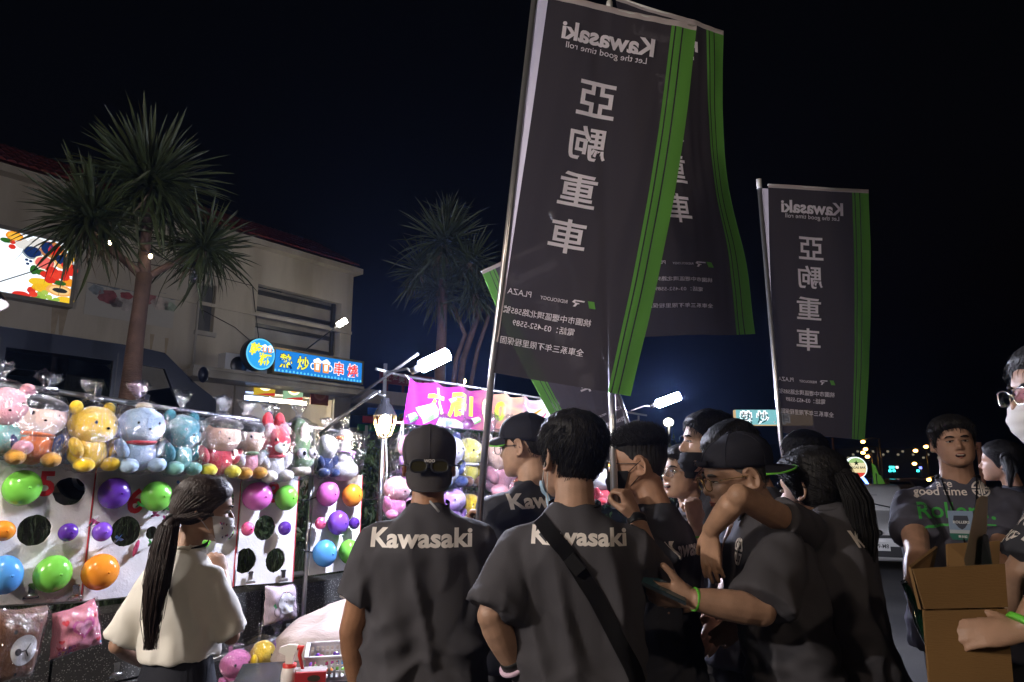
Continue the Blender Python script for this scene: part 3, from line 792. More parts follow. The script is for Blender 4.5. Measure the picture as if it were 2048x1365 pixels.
def crown(tree, c, rad, seed, nleaf, nstuff, lift=0.0, up=Vector((0, 0, 1))):
    rnd = random.Random(seed)
    q = Vector((0, 0, 1)).rotation_difference(up).to_matrix().to_4x4()
    def pose(dry=False):
        az = rnd.uniform(0, 2 * math.pi); u_ = rnd.random()
        el = math.asin(max(-1, -.75 + 1.72 * u_ ** .85)) if not dry else rnd.uniform(-1.35, -.5)
        L = rad * (rnd.uniform(.5, 1.0) if rnd.random() < .7 else rnd.uniform(.9, 1.22)) * (1 if not dry else .7)
        return Matrix.Translation(c + up * rnd.uniform(-.08, .10)) @ q @ Matrix.Rotation(az, 4, 'Z') @ Matrix.Rotation(-el, 4, 'Y') @ Matrix.Rotation(rnd.uniform(-.8, .8), 4, 'X') @ Matrix.Rotation(rnd.uniform(-.25, .25), 4, 'Z') @ Matrix.Scale(L, 4) @ Matrix.Translation((.04, 0, 0)), el
    b = MB()
    for i in range(nstuff):
        dry = rnd.random() < .12
        M, el = pose(dry); me = LEAFD[rnd.randrange(2)] if dry else LEAF[min(3, max(0, int(1.6 - el * 1.5 + rnd.uniform(-.4, .8))))]
        b.add([M @ v.co for v in me.vertices], [tuple(p.vertices) for p in me.polygons], 1 if dry else 0, False)
    b.ell(c - up * .06, (.09, .09, .14), mi=1)
    cr = b.build('crown', [M_leaf, M_leafdry], tree, 'stuff')
    inv = wmat(cr).inverted()
    for i in range(nleaf):
        M, el = pose(); me = LEAF[min(3, max(0, int(1.6 - el * 1.5 + rnd.uniform(-.4, .8))))]
        o = bpy.data.objects.new('leaf', me); COL.objects.link(o); o.parent = cr; o.matrix_basis = inv @ M
    return cr
def bez(p0, p1, p2, n=8):
    return [p0.lerp(p1, t).lerp(p1.lerp(p2, t), t) for t in [i / n for i in range(n + 1)]]
YP = 7.6
pt = thing('palm_tree', 'three headed palm tree with bare forked trunk in front of the cream wall', 'tree', at(258, 800, YP))
b = MB()
tr = [at(255, 830, YP), at(262, 770, YP), at(270, 690, YP), at(281, 610, YP), at(289, 548, YP)]
b.tube(tr, [px2m(x, YP) / 2 for x in (42, 37, 32, 29, 31)], 14)
b.tube([at(288, 560, YP), at(290, 520, YP), at(292, 460, YP), at(296, 400, YP)], [px2m(x, YP) / 2 for x in (28, 22, 19, 18)], 12)
b.tube(bez(at(288, 560, YP), at(255, 520, YP - .1), at(190, 478, YP - .3)), [px2m(x, YP) / 2 for x in np.linspace(18, 12, 9)], 10)
b.tube(bez(at(290, 560, YP), at(320, 535, YP + .1), at(400, 505, YP + .3)), [px2m(x, YP) / 2 for x in np.linspace(16, 11, 9)], 10)
b.build('trunk', M_trunk, pt)
crown(pt, at(297, 372, YP), .86, 1, 100, 460)
crown(pt, at(188, 440, YP - .3), .72, 2, 90, 380, up=Vector((-.25, 0, 1)).normalized())
crown(pt, at(405, 498, YP + .3), .66, 3, 85, 300, up=Vector((.3, 0, .95)).normalized())
YQ = 12.0
pt = thing('palm_tree', 'bushy multi stemmed palm tree behind the purple banner', 'tree', at(885, 800, YQ))
b = MB()
for pth, w in (([(880, 830), (880, 740), (884, 660), (886, 560)], 22), ([(900, 830), (912, 720), (930, 670), (905, 610)], 10), ([(915, 830), (926, 720), (950, 650), (962, 615)], 13), ([(930, 830), (955, 700), (975, 640), (978, 610)], 9)):
    P = [at(u, v, YQ + (0 if w > 20 else .3)) for u, v in pth]
    b.tube(P, [px2m(w * k, YQ) / 2 for k in (1.1, 1, .9, .85)], 8)
b.build('trunk', M_trunk, pt)
for k, (u, v, r) in enumerate(((890, 490, .80), (845, 545, .60), (940, 530, .62), (880, 585, .62), (950, 590, .52), (895, 440, .45))):
    crown(pt, at(u, v, YQ + (.2 if k % 2 else -.2)), r * 1.12, 20 + k, 45, 200)
# bulbs hung in the first palm, on a thin cable
M_bulb = lampm('bulb_warm', (1, .82, .5), 60)
cab = MB(); pts = [at(-20, 570, 7.3), at(60, 545, 7.3), at(140, 505, 7.3), at(215, 480, 7.4), at(298, 505, 7.4), at(385, 540, 7.6)]
cab.tube(pts, .006, 5); o = cab.build('cable', M_black); tag(o, 'thin black cable strung with bulbs through the palm', 'cable')
for (u, v), lab, lit in (((219, 486), 'small glowing bulb under the left palm branch', 1), ((301, 513), 'small glowing bulb beside the upright palm trunk', 1), ((387, 556), 'unlit clear bulb under the right palm head', 0)):
    p = at(u, v, 7.42)
    t = thing('light_bulb', lab, 'bulb', p)
    r = .030 if lit else .055
    b = MB(); b.ell(p, (r * .8, r * .8, r)); b.build('globe', M_bulb if lit else film('bulb_glass', (.8, .85, .9), .2, .1, .7, (3, .1)), t)
    b = MB(); b.tube([p + UP * r * .8, p + UP * (r + .05)], .016, 6); b.build('socket', M_black, t)

# ================================================================== far street on the right
M_head = emitm('headlight_glow', (1, .95, .85), 40); M_tail = emitm('taillight_glow', (1, .05, .03), 12)
M_orange = lampm('sodium_glow', (1, .45, .09), 90)
def far_car(p, rz, col, label, toward=True, group='cars in the far traffic'):
    t = thing('car', label, 'car', p, rz, group)
    def put(name, b, m):
        me = b.mesh(name, m); o = bpy.data.objects.new(name, me); COL.objects.link(o); o.parent = t; return o
    pr = [(-2.1, .3), (2.1, .3), (2.15, .75), (1.1, .95), (.35, 1.42), (-1.2, 1.45), (-2.0, .98), (-2.15, .7)]
    b = MB(); b.loft([[Vector((x * .84, y, z)) for y, z in pr] for x in (-1, -.97, .97, 1)]); put('body', b, mat('car_' + col[0], col[1], .3, coat=.5))
    b = MB(); b.box((0, .74, 1.17), (1.35, .02, .38), Matrix.Rotation(R(58), 3, 'X')); put('windscreen', b, M_glassdark)
    for x in (-.84, .84):
        for y in (-1.3, 1.35):
            b = MB(); b.lathe(Vector((x - .09, y, .31)), (1, 0, 0), [(0, .3), (.18, .3)], 12); put('wheel', b, M_black)
    for x in (-.62, .62):
        b = MB(); b.ell((x, 2.13, .66), (.13, .06, .09), seg=10, rings=6); put('headlight', b, M_head)
        b = MB(); b.ell((x, -2.12, .78), (.14, .05, .09), seg=10, rings=6); put('taillight', b, M_tail)
    return t
def road_pt(u, v):
    r = ray(u, v); return Vector((0, 0, CAM_Z)) + r * (-CAM_Z / r.z)
random.seed(5)
cars = [(1771, 62, 1, ('dark', (.02, .02, .025)), 'dark far car with bright headlights nearest the white signs'),
        (1790, 50, 1, ('grey', (.1, .1, .1)), 'grey far car with two bright headlights behind the white parked car'),
        (1806, 80, 0, ('silver', (.3, .3, .3)), 'small far car with red tail lights in the middle of the traffic'),
        (1825, 55, 0, ('dark', ), 'dark far car with red tail lights close to the big man'),
        (1762, 95, 1, ('silver', ), 'tiny far car with headlights at the left of the queue'),
        (1785, 120, 1, ('dark', ), 'tiny far car with headlights at the back of the queue'),
        (1818, 130, 0, ('grey', ), 'tiny far car with tail lights at the back of the traffic'),
        (1836, 85, 0, ('silver', ), 'small far car with tail lights beside the big man'),
        (1748, 75, 1, ('grey', ), 'small far car with headlights beside the glowing round sign')]
cols = {'dark': (.02, .02, .025), 'grey': (.1, .1, .1), 'silver': (.3, .3, .3)}
for u, Y, tw, c, lab in cars:
    p = at(u, 950, Y); p.z = 0
    far_car(p, R(180 - 8) if tw else R(-12), (c[0], cols[c[0]]), lab)
# street lamps
def street_lamp(u, v, Y, label, double=False, arm=1.2):
    p = at(u, v, Y)
    t = thing('street_lamp', label, 'street lamp', (p.x, p.y, 0), 0, 'sodium street lamps along the road')
    b = MB(); b.tube([Vector((p.x + arm, p.y, 0)), Vector((p.x + arm, p.y, p.z + .2))], [.12, .07], 8); b.build('pole', M_dkmetal, t)
    b = MB(); b.tube([Vector((p.x + arm, p.y, p.z + .2)), Vector((p.x + arm * .5, p.y, p.z + .3)), Vector((p.x, p.y, p.z + .15))], .04, 6); b.build('arm', M_dkmetal, t)
    r = px2m(4.2, Y)
    b = MB(); b.ell(p, (r * 1.1, r, r * .8), seg=10, rings=6); b.build('lamp_head', M_orange, t)
for a in ((1731, 899, 70, 'orange street lamp beside the lower right corner of the lone flag', ), (1726, 906, 95, 'smaller orange street lamp just below the lone flag'), (1735, 914, 60, 'orange street lamp over the glowing round sign'), (1726, 884, 50, 'orange street lamp at the edge of the lone flag'),
          (1831, 902, 75, 'orange street lamp left of the big man, the lower of two'), (1852, 894, 60, 'orange street lamp nearest the big man face'), (1829, 928, 130, 'far small orange street lamp over the traffic'), (1858, 960, 45, 'orange lamp beside the big man shoulder')):
    street_lamp(*a[:4])
p = at(1337, 845, 30)
t = thing('street_lamp', 'warm white round street lamp behind the spiky haired man', 'street lamp', (p.x, p.y, 0))
b = MB(); b.tube([Vector((p.x, p.y, 0)), p], [.1, .06], 8); b.build('pole', M_dkmetal, t)
b = MB(); b.ell(p, (.23, .23, .2)); b.build('globe', lampm('globe_warm', (1, .93, .75), 60), t)
p = at(926, 763, 22)
t = thing('street_lamp', 'round yellow globe lamp over the purple banner', 'street lamp', (p.x, p.y, 0))
b = MB(); b.tube([Vector((p.x, p.y, 0)), p], [.08, .05], 8); b.build('pole', M_dkmetal, t)
b = MB(); b.ell(p, (.11, .11, .11)); b.build('globe', lampm('globe_yellow', (1, .74, .36), 60), t)
for u0, v0, u1, v1, Y, lab in ((1665, 876, 1668, 930, 30, 'thin rusty pole under the lone flag'), (1957, 885, 1962, 950, 14, 'thin brown pole behind the big man shoulder')):
    a, c = at(u0, v0, Y), at(u1, v1, Y); a.z = max(a.z, .5)
    b = MB(); b.tube([Vector((c.x, c.y, 0)), a], .05, 8); o = b.build('pole', mat('rust_pole', (.25, .1, .05), .7)); tag(o, lab, 'pole')

# round bar sign, neon signs
def sign_disc(name, label, u, v, r, Y, col, txt, tcol):
    p = at(u, v, Y); rr = px2m(r, Y)
    t = thing(name, label, 'sign', (p.x, p.y, 0))
    b = MB(); b.lathe(p + Vector((0, .12, 0)), (0, -1, 0), [(0, rr * 1.1), (.12, rr * 1.1)], 28); b.build('rim', emitm('rim_white', (.8, .95, .9), 1.6), t)
    bands = col
    for k, c in enumerate(bands):
        n = len(bands); a0 = -1 + 2 * k / n; a1 = -1 + 2 * (k + 1) / n
        P = [(math.sqrt(max(0, 1 - y * y)) * sgn, y) for sgn, ys in ((1, np.linspace(a0, a1, 8)), (-1, np.linspace(a1, a0, 8))) for y in ys]
        P = [P[0]] + [q for i, q in enumerate(P[1:]) if (Vector(q) - Vector(P[i])).length > 1e-4]
        V, F = np.array(P) * rr, [tuple(range(len(P)))]
        decal('band', V, F, lambda x, y: p + Vector((x, -.008, y)), emitm('band_%d' % int(c[0] * 1000 + c[1] * 100 + c[2] * 10), c, 1.0), t)
    for line, yy, w in txt:
        V, F = text2d(line, .02); V = fit2d(V, w=w * rr * 2); decal('lettering', V, F, lambda x, y: p + Vector((x, -.016, y + yy * rr)), emitm('sign_dark_text', tcol, .15), t)
    b = MB(); b.tube([Vector((p.x, p.y + .06, 0)), p - UP * rr], .05, 8); b.build('post', M_dkmetal, t)
sign_disc('bar_sign', 'round glowing bar sign with red, cream and green bands on a post', 1713, 936, 19, 20, ((.75, .06, .04), (.9, .75, .4), (.9, .8, .5), (.35, .55, .2)), (('★', .5, .3), ('REGGAE BAR', 0.02, .9)), (.02, .05, .02))
p = at(1744, 975, 22)
t = thing('shell_sign', 'glowing yellow dome shaped sign on the ground by the car', 'sign', (p.x, p.y, 0))
b = MB(); b.lathe(Vector((p.x, p.y, .4)), UP, [(0, .1), (.0, .25), (.25, .28), (.42, .16), (.5, .09), (.62, .09)], 16); b.build('dome', emitm('neon_yellow', (1, .85, .05), 2.2), t)
b = MB(); b.box((p.x, p.y, 1.12), (.22, .1, .22)); b.build('cap', emitm('neon_white', (.9, 1, .9), 2.5), t)
b = MB(); b.box((p.x, p.y, .2), (.3, .3, .4)); b.build('stand', M_dkmetal, t)
p = at(1724, 968, 21)
t = thing('neon_sign', 'blue neon figure sign under the round bar sign', 'sign', (p.x, p.y, 0))
b = MB(); b.tube([p + Vector((-.2, 0, .15)), p + Vector((-.05, 0, .3)), p + Vector((.1, 0, .1)), p + Vector((.22, 0, -.1)), p + Vector((0, 0, -.28)), p + Vector((-.2, 0, -.1)), p + Vector((-.2, 0, .15))], .045, 8); b.build('tube', emitm('neon_blue', (.1, .2, 1), 9), t)
b = MB(); b.tube([p + Vector((-.25, 0, -.2)), p + Vector((.0, 0, -.05)), p + Vector((.25, 0, -.25))], .03, 8); b.build('tube', emitm('neon_cyan', (.2, .7, 1), 7), t)
b = MB(); b.tube([Vector((p.x, p.y, 0)), p - UP * .2], .03, 6); b.build('post', M_dkmetal, t)
for (u, v, hgt, Y, lab) in ((1752, 960, .85, 21, 'slim green feather flag by the yellow sign'), (1762, 972, .55, 19, 'small pale green triangular flag by the white car')):
    p = at(u, v, Y)
    t = thing('feather_flag', lab, 'flag', (p.x, p.y, 0))
    b = plate([[(0, -hgt * .5), (.32, -hgt * .3), (.12, hgt * .5), (0, hgt * .6)]], lambda x, y, n: p + Vector((x - .1, n, y)), .006); b.build('cloth', [mat('flag_green', (.16, .42, .06), .7, emit=(.1, .3, .03), estr=.25)] * 2, t)
    b = MB(); b.tube([Vector((p.x - .1, p.y, 0)), p + Vector((-.1, 0, hgt * .6))], .015, 6); b.build('pole', M_dkmetal, t)
# sign '熱炒 . 串' seen left of the lone flag
p0_, p1_ = at(1470, 820, 16), at(1556, 815, 16); zb = at(1470, 851, 16).z
t = thing('shop_sign', 'pale lit shop sign with white outlined characters behind the lone flag pole', 'sign', (p0_.x + .6, 16, 0))
w_, h_ = p1_.x - p0_.x + .8, p0_.z - zb; c_ = Vector((p0_.x + w_ / 2, 16, (p0_.z + zb) / 2))
b = MB(); b.box(c_ + Vector((0, .08, 0)), (w_, .14, h_)); b.build('lightbox', emitm('sign_peach', (.72, .50, .26), .9), t)
b = MB(); b.box(c_ + Vector((-w_ * .23, .004, h_ * .02)), (w_ * .52, .02, h_ * .96)); b.build('sea_panel', emitm('sign_sea', (.25, .62, .66), .9), t)
for ch, cx in (('熱', -.36), ('炒', -.15), ('．', .0), ('串', .12)):
    V, F = text2d(ch, .075); h = h_ * (.9 if ch != '．' else .12); V = fit2d(V, h=h)
    decal('character_outline', V, F, lambda x, y: c_ + Vector((cx * w_ + x, -.012, y - (0 if ch != '．' else h_ * .3))), M_swhite, t)
    V, F = text2d(ch, .0); V = fit2d(V, h=h * .82)
    decal('character', V, F, lambda x, y: c_ + Vector((cx * w_ + x, -.018, y - (0 if ch != '．' else h_ * .3))), emitm('ink', (.01, .015, .03), .3), t)
for x in (-.4, .4):
    b = MB(); b.tube([Vector((c_.x + x * w_, 16.1, 0)), Vector((c_.x + x * w_, 16.1, zb))], .05, 8); b.build('post', M_dkmetal, t)
# far lit block and traffic lights
p = at(1790, 925, 180)
t = thing('far_building', 'low dark far building with a few faint lit windows across the road end', 'building', (p.x, 180, 0))
b = MB(); b.box((p.x + 2, 184, 4.5), (34, 8, 9)); b.build('wall', mat('far_wall', (.12, .11, .10), .9), t)
random.seed(9)
for k in range(22):
    x = p.x - 12 + k * 1.3
    if random.random() < .6:
        b = MB(); b.box((x, 179.95, 6.6 + .8 * (k % 3)), (.6, .08, .5)); b.build('window', emitm('far_win', (.9, .8, .55), .25), t)
M_cyan = emitm('cyan_glow', (.05, .8, .75), 3.5); M_pink = emitm('pink_glow', (.9, .7, .7), 2)
for u, v, m_, lab in ((1781, 935, 0, 'upper cyan traffic signal over the far road, left one'), (1786, 935, 0, 'upper cyan traffic signal over the far road, right one'), (1780, 942, 0, 'lower cyan traffic signal over the far road, left one'), (1788, 942, 0, 'lower cyan traffic signal over the far road, right one'), (1794, 935, 1, 'pale pink traffic sign lamp beside the cyan signals'), (1841, 936, 2, 'blue lamp over the far road near the big man'), (1836, 942, 0, 'single cyan lamp over the far road near the big man')):
    q = at(u, v, 100); b = MB()
    t = thing('traffic_light', lab, 'traffic light', (q.x, 100, 0))
    b.box(q, (.36, .1, .34)); b.build('lamp', (M_cyan, M_pink, emitm('blue_glow', (.15, .2, 1), 4))[m_], t)
    b = MB(); b.tube([Vector((q.x, 100.1, 0)), q], .05, 6); b.build('pole', M_dkmetal, t)
# dark wooded hill behind everything
b = MB()
random.seed(2)
b.grid(lambda u, v: Vector((-150 + 900 * u, 420 + 120 * v, (22 + 9 * mnoise.noise(Vector((u * 9, 0, 3))) + 3 * mnoise.noise(Vector((u * 60, 0, 3)))) * math.sin(math.pi * min(.5, v)))), 160, 6)
b.build('hill', mat('dark_wood', (.02, .03, .015), .95, bump=(.2, 1)), kind='structure')

# ================================================================== white hatchback
def build_hatch():
    Yc = 13.6; c = at(1740, 1000, Yc); c.z = 0
    t = thing('parked_car', 'white hatchback facing the road behind the ponytailed woman', 'car', c, R(155)); t.scale = (.84, .95, 1)
    paint = mat('car_white', (.62, .62, .60), .28, coat=.6, var=(3, .04))
    def put(name, b, m, par=None):
        o = bpy.data.objects.new(name, b.mesh(name, m)); COL.objects.link(o); o.parent = par or t; return o
    # local: +y = front, towards the viewer after the half turn
    b = MB()
    secs = [  # y, half width, [z of bottom, belt], roof
        (2.05, .62, .28, .60, .62), (1.95, .74, .20, .68, .72), (1.6, .83, .18, .76, .84), (.95, .86, .18, .86, .98), (.85, .86, .18, .87, 1.0),
        (-.9, .86, .18, .92, 1.02), (-1.7, .82, .22, .9, 1.02), (-2.0, .76, .3, .85, .95)]
    rings = []
    for y, w, z0, zb, zt in secs:
        r = []
        for k in range(24):
            a = 2 * math.pi * k / 24; ca, sa = math.cos(a), math.sin(a)
            x = w * math.copysign(abs(ca) ** .35, ca); z = (z0 + zt) / 2 + (zt - z0) / 2 * math.copysign(abs(sa) ** .5, sa)
            r.append(Vector((x, y, z)))
        rings.append(r)
    b.loft(rings); put('body', b, paint)
    # cabin
    cab = [(.95, .70, .95, .97), (.30, .64, .95, 1.38), (.1, .63, .95, 1.43), (-.9, .62, .95, 1.44), (-1.55, .60, .95, 1.30), (-1.85, .66, .95, .98)]
    b = MB(); rings = []
    for y, w, z0, zt in cab:
        rings.append([Vector((-w - .13, y, z0)), Vector((-w, y, zt - .04)), Vector((-w + .06, y, zt)), Vector((w - .06, y, zt)), Vector((w, y, zt - .04)), Vector((w + .13, y, z0))])
    b.loft(rings); put('roof', b, paint)
    b = MB(); q = [Vector((-.68, .93, 1.0)), Vector((.68, .93, 1.0)), Vector((.57, .345, 1.36)), Vector((-.57, .345, 1.36))]; nrm = (q[1] - q[0]).cross(q[2] - q[1]).normalized()
    b.quad(*[p + nrm * .02 for p in q]); ws = put('windscreen', b, M_glassdark)
    b = MB(); b.tube([Vector((-.5, .95, 1.01)), Vector((.1, .80, 1.12))], .012, 6); put('wiper', b, M_black, ws)
    b = MB(); b.tube([Vector((.05, .95, 1.01)), Vector((.6, .82, 1.10))], .012, 6); put('wiper', b, M_black, ws)
    for sx in (-1, 1):
        b = MB(); b.quad(Vector((sx * .835, .75, .99)), Vector((sx * .80, -1.5, 1.0)), Vector((sx * .665, -1.35, 1.27)), Vector((sx * .70, .28, 1.33))); put('side_window', b, M_glassdark)
        b = MB(); b.ell((sx * .93, .62, 1.0), (.10, .06, .075)); put('wing_mirror', b, paint)
        b = MB(); b.ell((sx * .66, 1.86, .66), (.17, .14, .075), Matrix.Rotation(R(-18) * sx, 3, 'Y')); hl = put('headlight', b, mat('headlight_lens', (.55, .58, .6), .08, .6))
        b = MB(); b.ell((sx * .62, 1.96, .66), (.06, .05, .05)); put('bulb', b, M_chrome, hl)
        b = MB(); b.ell((sx * .66, 2.0, .34), (.08, .03, .06)); put('fog_lamp', b, M_chrome)
        for y in (1.25, -1.35):
            b = MB(); b.lathe(Vector((sx * .78 - .1, y, .3)), (1, 0, 0), [(0, .2), (0, .28), (.03, .3), (.17, .3), (.2, .28), (.2, .2)], 20); w = put('wheel', b, M_black)
            b = MB(); b.lathe(Vector((sx * .80 - .08, y, .3)), (1, 0, 0), [(0, .19), (.16, .19)], 14); put('rim', b, M_metal, w)
    b = MB(); b.box((0, 2.02, .36), (1.15, .08, .17)); put('lower_grille', b, M_black)
    b = MB(); b.box((0, 2.045, .60), (.8, .04, .05)); put('upper_grille', b, M_black)
    b = MB(); b.ell((0, 2.07, .66), (.085, .02, .055)); put('badge', b, M_chrome)
    b = MB(); b.box((0, 2.08, .45), (.38, .012, .15)); pl = put('number_plate', b, mat('plate_white', (.6, .6, .58), .5))
    V, F = text2d('5639-M8', .012); V = fit2d(V, w=.33)
    b = MB(); b.add([Vector((-x, 2.0885, .45 + y)) for x, y in V], F, 0, False); put('lettering', b, mat('plate_ink', (.03, .03, .03), .6), pl)
    b = MB(); b.box((0, .5, 1.2), (.25, .04, .1)); put('inner_mirror', b, M_black)
build_hatch()
# ================================================================== lamps of the stalls
M_led = emitm('led_white', (.76, .79, 1.0), 2000)
M_cage = emitm('bulb_hot', (1, .80, .52), 170)
def led_tube(pa, pb, arm, label, group=None):
    t = thing('led_lamp', label, 'lamp', (pa + pb) / 2, 0, group)
    d = (pb - pa).normalized()
    b = MB(); b.tube([pa, pa.lerp(pb, .04), pa.lerp(pb, .96), pb], [.028, .042, .042, .028], 12); b.build('tube', M_led, t)
    b = MB(); b.tube([pa - d * .07, pa - d * .002], .024, 10); b.build('socket', M_black, t)
    b = MB(); b.tube([pa - d * .07] + arm, .008, 6); b.build('arm', M_metal, t)
    return t
la, lb = at(841, 735, 4.45), at(897, 708, 4.38)
led_tube(la, lb, [at(815, 738, 4.5), at(775, 745, 4.85)], 'bright bluish LED tube lamp on a thin arm above the purple banner')
la, lb = at(1313, 809, 7.2), at(1360, 792, 7.15)
led_tube(la, lb, [at(1290, 812, 7.2), at(1262, 822, 7.2)], 'bright bluish LED tube lamp beside the back flag')
def lamp_post(p, label):
    """a lamp stand of the next stall: post, arm and LED tube"""
    t = thing('led_lamp', label, 'lamp', (p.x - .35, p.y, 0))
    b = MB(); b.tube([Vector((p.x - .35, p.y, 0)), Vector((p.x - .35, p.y, p.z))], .018, 8); b.build('post', M_metal, t)
    b = MB(); b.tube([Vector((p.x - .35, p.y, p.z - .1)), p - Vector((.14, 0, 0))], .01, 6); b.build('arm', M_metal, t)
    b = MB(); b.tube([p - Vector((.13, 0, 0)), p + Vector((.13, 0, 0))], .042, 12); b.build('tube', emitm('led_neutral', (1, .90, .82), 2300), t)
# lamp with a dark metal reflector at the left edge of the picture
def reflector_lamp(c, sc, label, ax=Vector((0, 0, -1)), arm=None, cage=False, m=None):
    t = thing('cage_lamp', label, 'lamp', c)
    b = MB(); b.lathe(c - ax * .13 * sc, ax, [(0, .035 * sc), (.05 * sc, .04 * sc), (.055 * sc, .055 * sc), (.15 * sc, .10 * sc), (.155 * sc, .105 * sc), (.148 * sc, .095 * sc), (.06 * sc, .05 * sc)], 20); b.build('reflector', mat('dark_enamel', (.03, .03, .035), .2, .6), t)
    b = MB(); b.ell(c + ax * .10 * sc, (.055 * sc, .055 * sc, .085 * sc)); b.build('bulb', m or M_cage, t)
    if cage:
        x = ax.orthogonal().normalized(); y = ax.cross(x)
        for k in range(8):
            a = k * math.pi / 4; e = x * math.cos(a) + y * math.sin(a)
            b = MB(); b.tube([c + ax * .02 * sc + e * .10 * sc, c + ax * .10 * sc + e * .095 * sc, c + ax * .2 * sc + e * .06 * sc, c + ax * .225 * sc + e * .01], .004, 5); b.build('cage_wire', mat('brass_wire', (.6, .45, .25), .3, .9), t)
        for r_, h in ((.097, .10), (.07, .18)):
            b = MB(); b.tube([c + ax * h * sc + (x * math.cos(a) + y * math.sin(a)) * r_ * sc for a in np.linspace(0, 2 * math.pi, 17)], .004, 5, cap=False); b.build('cage_ring', mat('brass_wire'), t)
    if arm:
        b = MB(); b.tube(arm, .011, 8); b.build('arm', M_dkmetal, t)
    return t
c = at(770, 826, 4.75)
reflector_lamp(c, .78, 'warm caged lamp with black reflector hanging beside the purple banner', Vector((.02, 0, -1)).normalized(), [c + UP * .12, at(764, 792, 4.75), at(752, 784, 4.75), at(700, 822, 4.7), at(640, 868, 4.65)], True)
c = at(-30, 602, 2.6)
reflector_lamp(c, .75, 'white lamp under a dark metal shade at the left edge of the photo', Vector((.25, -.1, -1)).normalized(), [c + UP * .15, c + Vector((-.3, .1, .3)), c + Vector((-.6, .2, .1))], False, emitm('bulb_neutral', (1, .92, .85), 420))
# lamps of the stalls that go on outside the picture on the left, and a street lamp behind the photographer
def road_lamp(p, label, st):
    t = thing('street_lamp', label, 'street lamp', (p.x, p.y, 0))
    b = MB(); b.tube([Vector((p.x, p.y - 1.2, 0)), Vector((p.x, p.y - 1.2, p.z + .1)), Vector((p.x, p.y, p.z + .25))], [.09, .06, .05], 8); b.build('pole', M_dkmetal, t)
    b = MB(); b.box(p + UP * .16, (.34, .62, .1)); b.build('housing', M_dkmetal, t)
    b = MB(); b.box(p + UP * .09, (.30, .58, .03)); b.build('lens', emitm('street_lens_%d' % st, (1, .80, .60), st), t)
road_lamp(Vector((-6.5, -3.0, 6.5)), 'tall street lamp behind the photographer on the left', 360)
road_lamp(Vector((2.5, -8.0, 6.5)), 'tall street lamp far behind the photographer', 400)

# ================================================================== frame of the balloon stall
fr = thing('display_stand', 'silver tube frame carrying the game boards and bagged plush toys', 'frame', STALL.pt(0, 0, -.05))
def rail(name, pts, r=.014, m=None):
    b = MB(); b.tube(pts, r, 8); b.build(name, m or M_metal, fr)
def sp(u, v, n=0.0): return STALL.hp(u, v, n)
rail('rail', [sp(-120, 762, -.02), sp(60, 776, -.02), sp(300, 812, -.02), sp(470, 836, -.02), sp(640, 857, -.02), sp(722, 872, -.02)])
rail('rail', [sp(-150, 1212, -.03), sp(150, 1200, -.03), sp(462, 1168, -.03), sp(624, 1144, -.03)], .017)
rail('rail', [sp(420, 1322, -.02), sp(520, 1289, -.02), sp(582, 1270, -.02)], .014)
rail('rail', [sp(560, 947, -.03), sp(626, 947, -.03)], .012)
q0 = sp(626, 872, -.02); q1 = sp(614, 1285, -.02); q1.z = 0
rail('post', [sp(628, 858, -.02), Vector((q0.x, q0.y, 0))], .016)
rail('post', [Vector((sp(-150, 900).x, sp(-150, 900).y, 0)), sp(-150, 755)], .016)
rail('brace', [sp(632, 866, -.04), at(760, 782, 5.0)], .009)
rail('brace', [at(705, 800, 5.0), at(768, 756, 4.9), at(836, 708, 4.6)], .011, M_dkmetal)
# white foam game boards with round holes
M_foam = mat('white_foam', (.76, .75, .76), .6, bump=(70, .3, 4), var=(5, .11))
M_rim = mat('red_tape', (.5, .03, .04), .5)
def hole(u, v, ru, rv):
    s, z = STALL.hit(u, v); s2, _ = STALL.hit(u + ru, v); _, z2 = STALL.hit(u, v - rv); rnd = random.Random(int(u * 7 + v))
    return [(s + (s2 - s) * math.cos(a) * (1 + rnd.uniform(-.03, .03)), z + (z2 - z) * math.sin(a) * (1 + rnd.uniform(-.03, .03))) for a in np.linspace(0, 2 * math.pi, 37)[:-1]]
boards = [
    (-90, 193, 915, 932, 1212, 1198, [(139, 983, 32, 28), (69, 1061, 34, 31)], 'white foam game board with red number 5 at the left edge'),
    (197, 483, 932, 946, 1198, 1172, [(252, 1063, 30, 30), (304, 1066, 12, 13), (450, 998, 19, 26), (330, 1130, 20, 20)], 'white foam game board with red number 6 behind the woman'),
    (487, 598, 950, 953, 1170, 1162, [(530, 1056, 21, 25), (490, 1122, 22, 25), (551, 1121, 19, 24)], 'white foam game board with red number 8 and three holes at its foot'),
    (629, 725, 948, 951, 1150, 1136, [], 'white foam game board without holes beside the silver post')]
bo = []
for ua, ub, va, vb, wa, wb, hs, lab in boards:
    sa, za = STALL.hit(ua, va); sb_, zb_ = STALL.hit(ub, vb); _, ya = STALL.hit(ua, wa); _, yb = STALL.hit(ub, wb)
    t = thing('game_board', lab, 'game board', STALL.pt((sa + sb_) / 2, ya, 0)); bo.append(t)
    hp_ = [hole(*h) for h in hs]
    b = plate([[(sa, ya), (sb_, yb), (sb_, zb_), (sa, za)]] + hp_, lambda x, y, n: STALL.pt(x, y, n), .009)
    b.build('panel', [M_foam, M_foam], t)
    b = MB(); b.add([STALL.pt(sb_ - .004, yb, .0025), STALL.pt(sb_ + .003, yb, .0025), STALL.pt(sb_ + .003, zb_, .0025), STALL.pt(sb_ - .004, zb_, .0025)], [(0, 1, 2, 3)], 0, False); b.build('red_edge', M_rim, t)
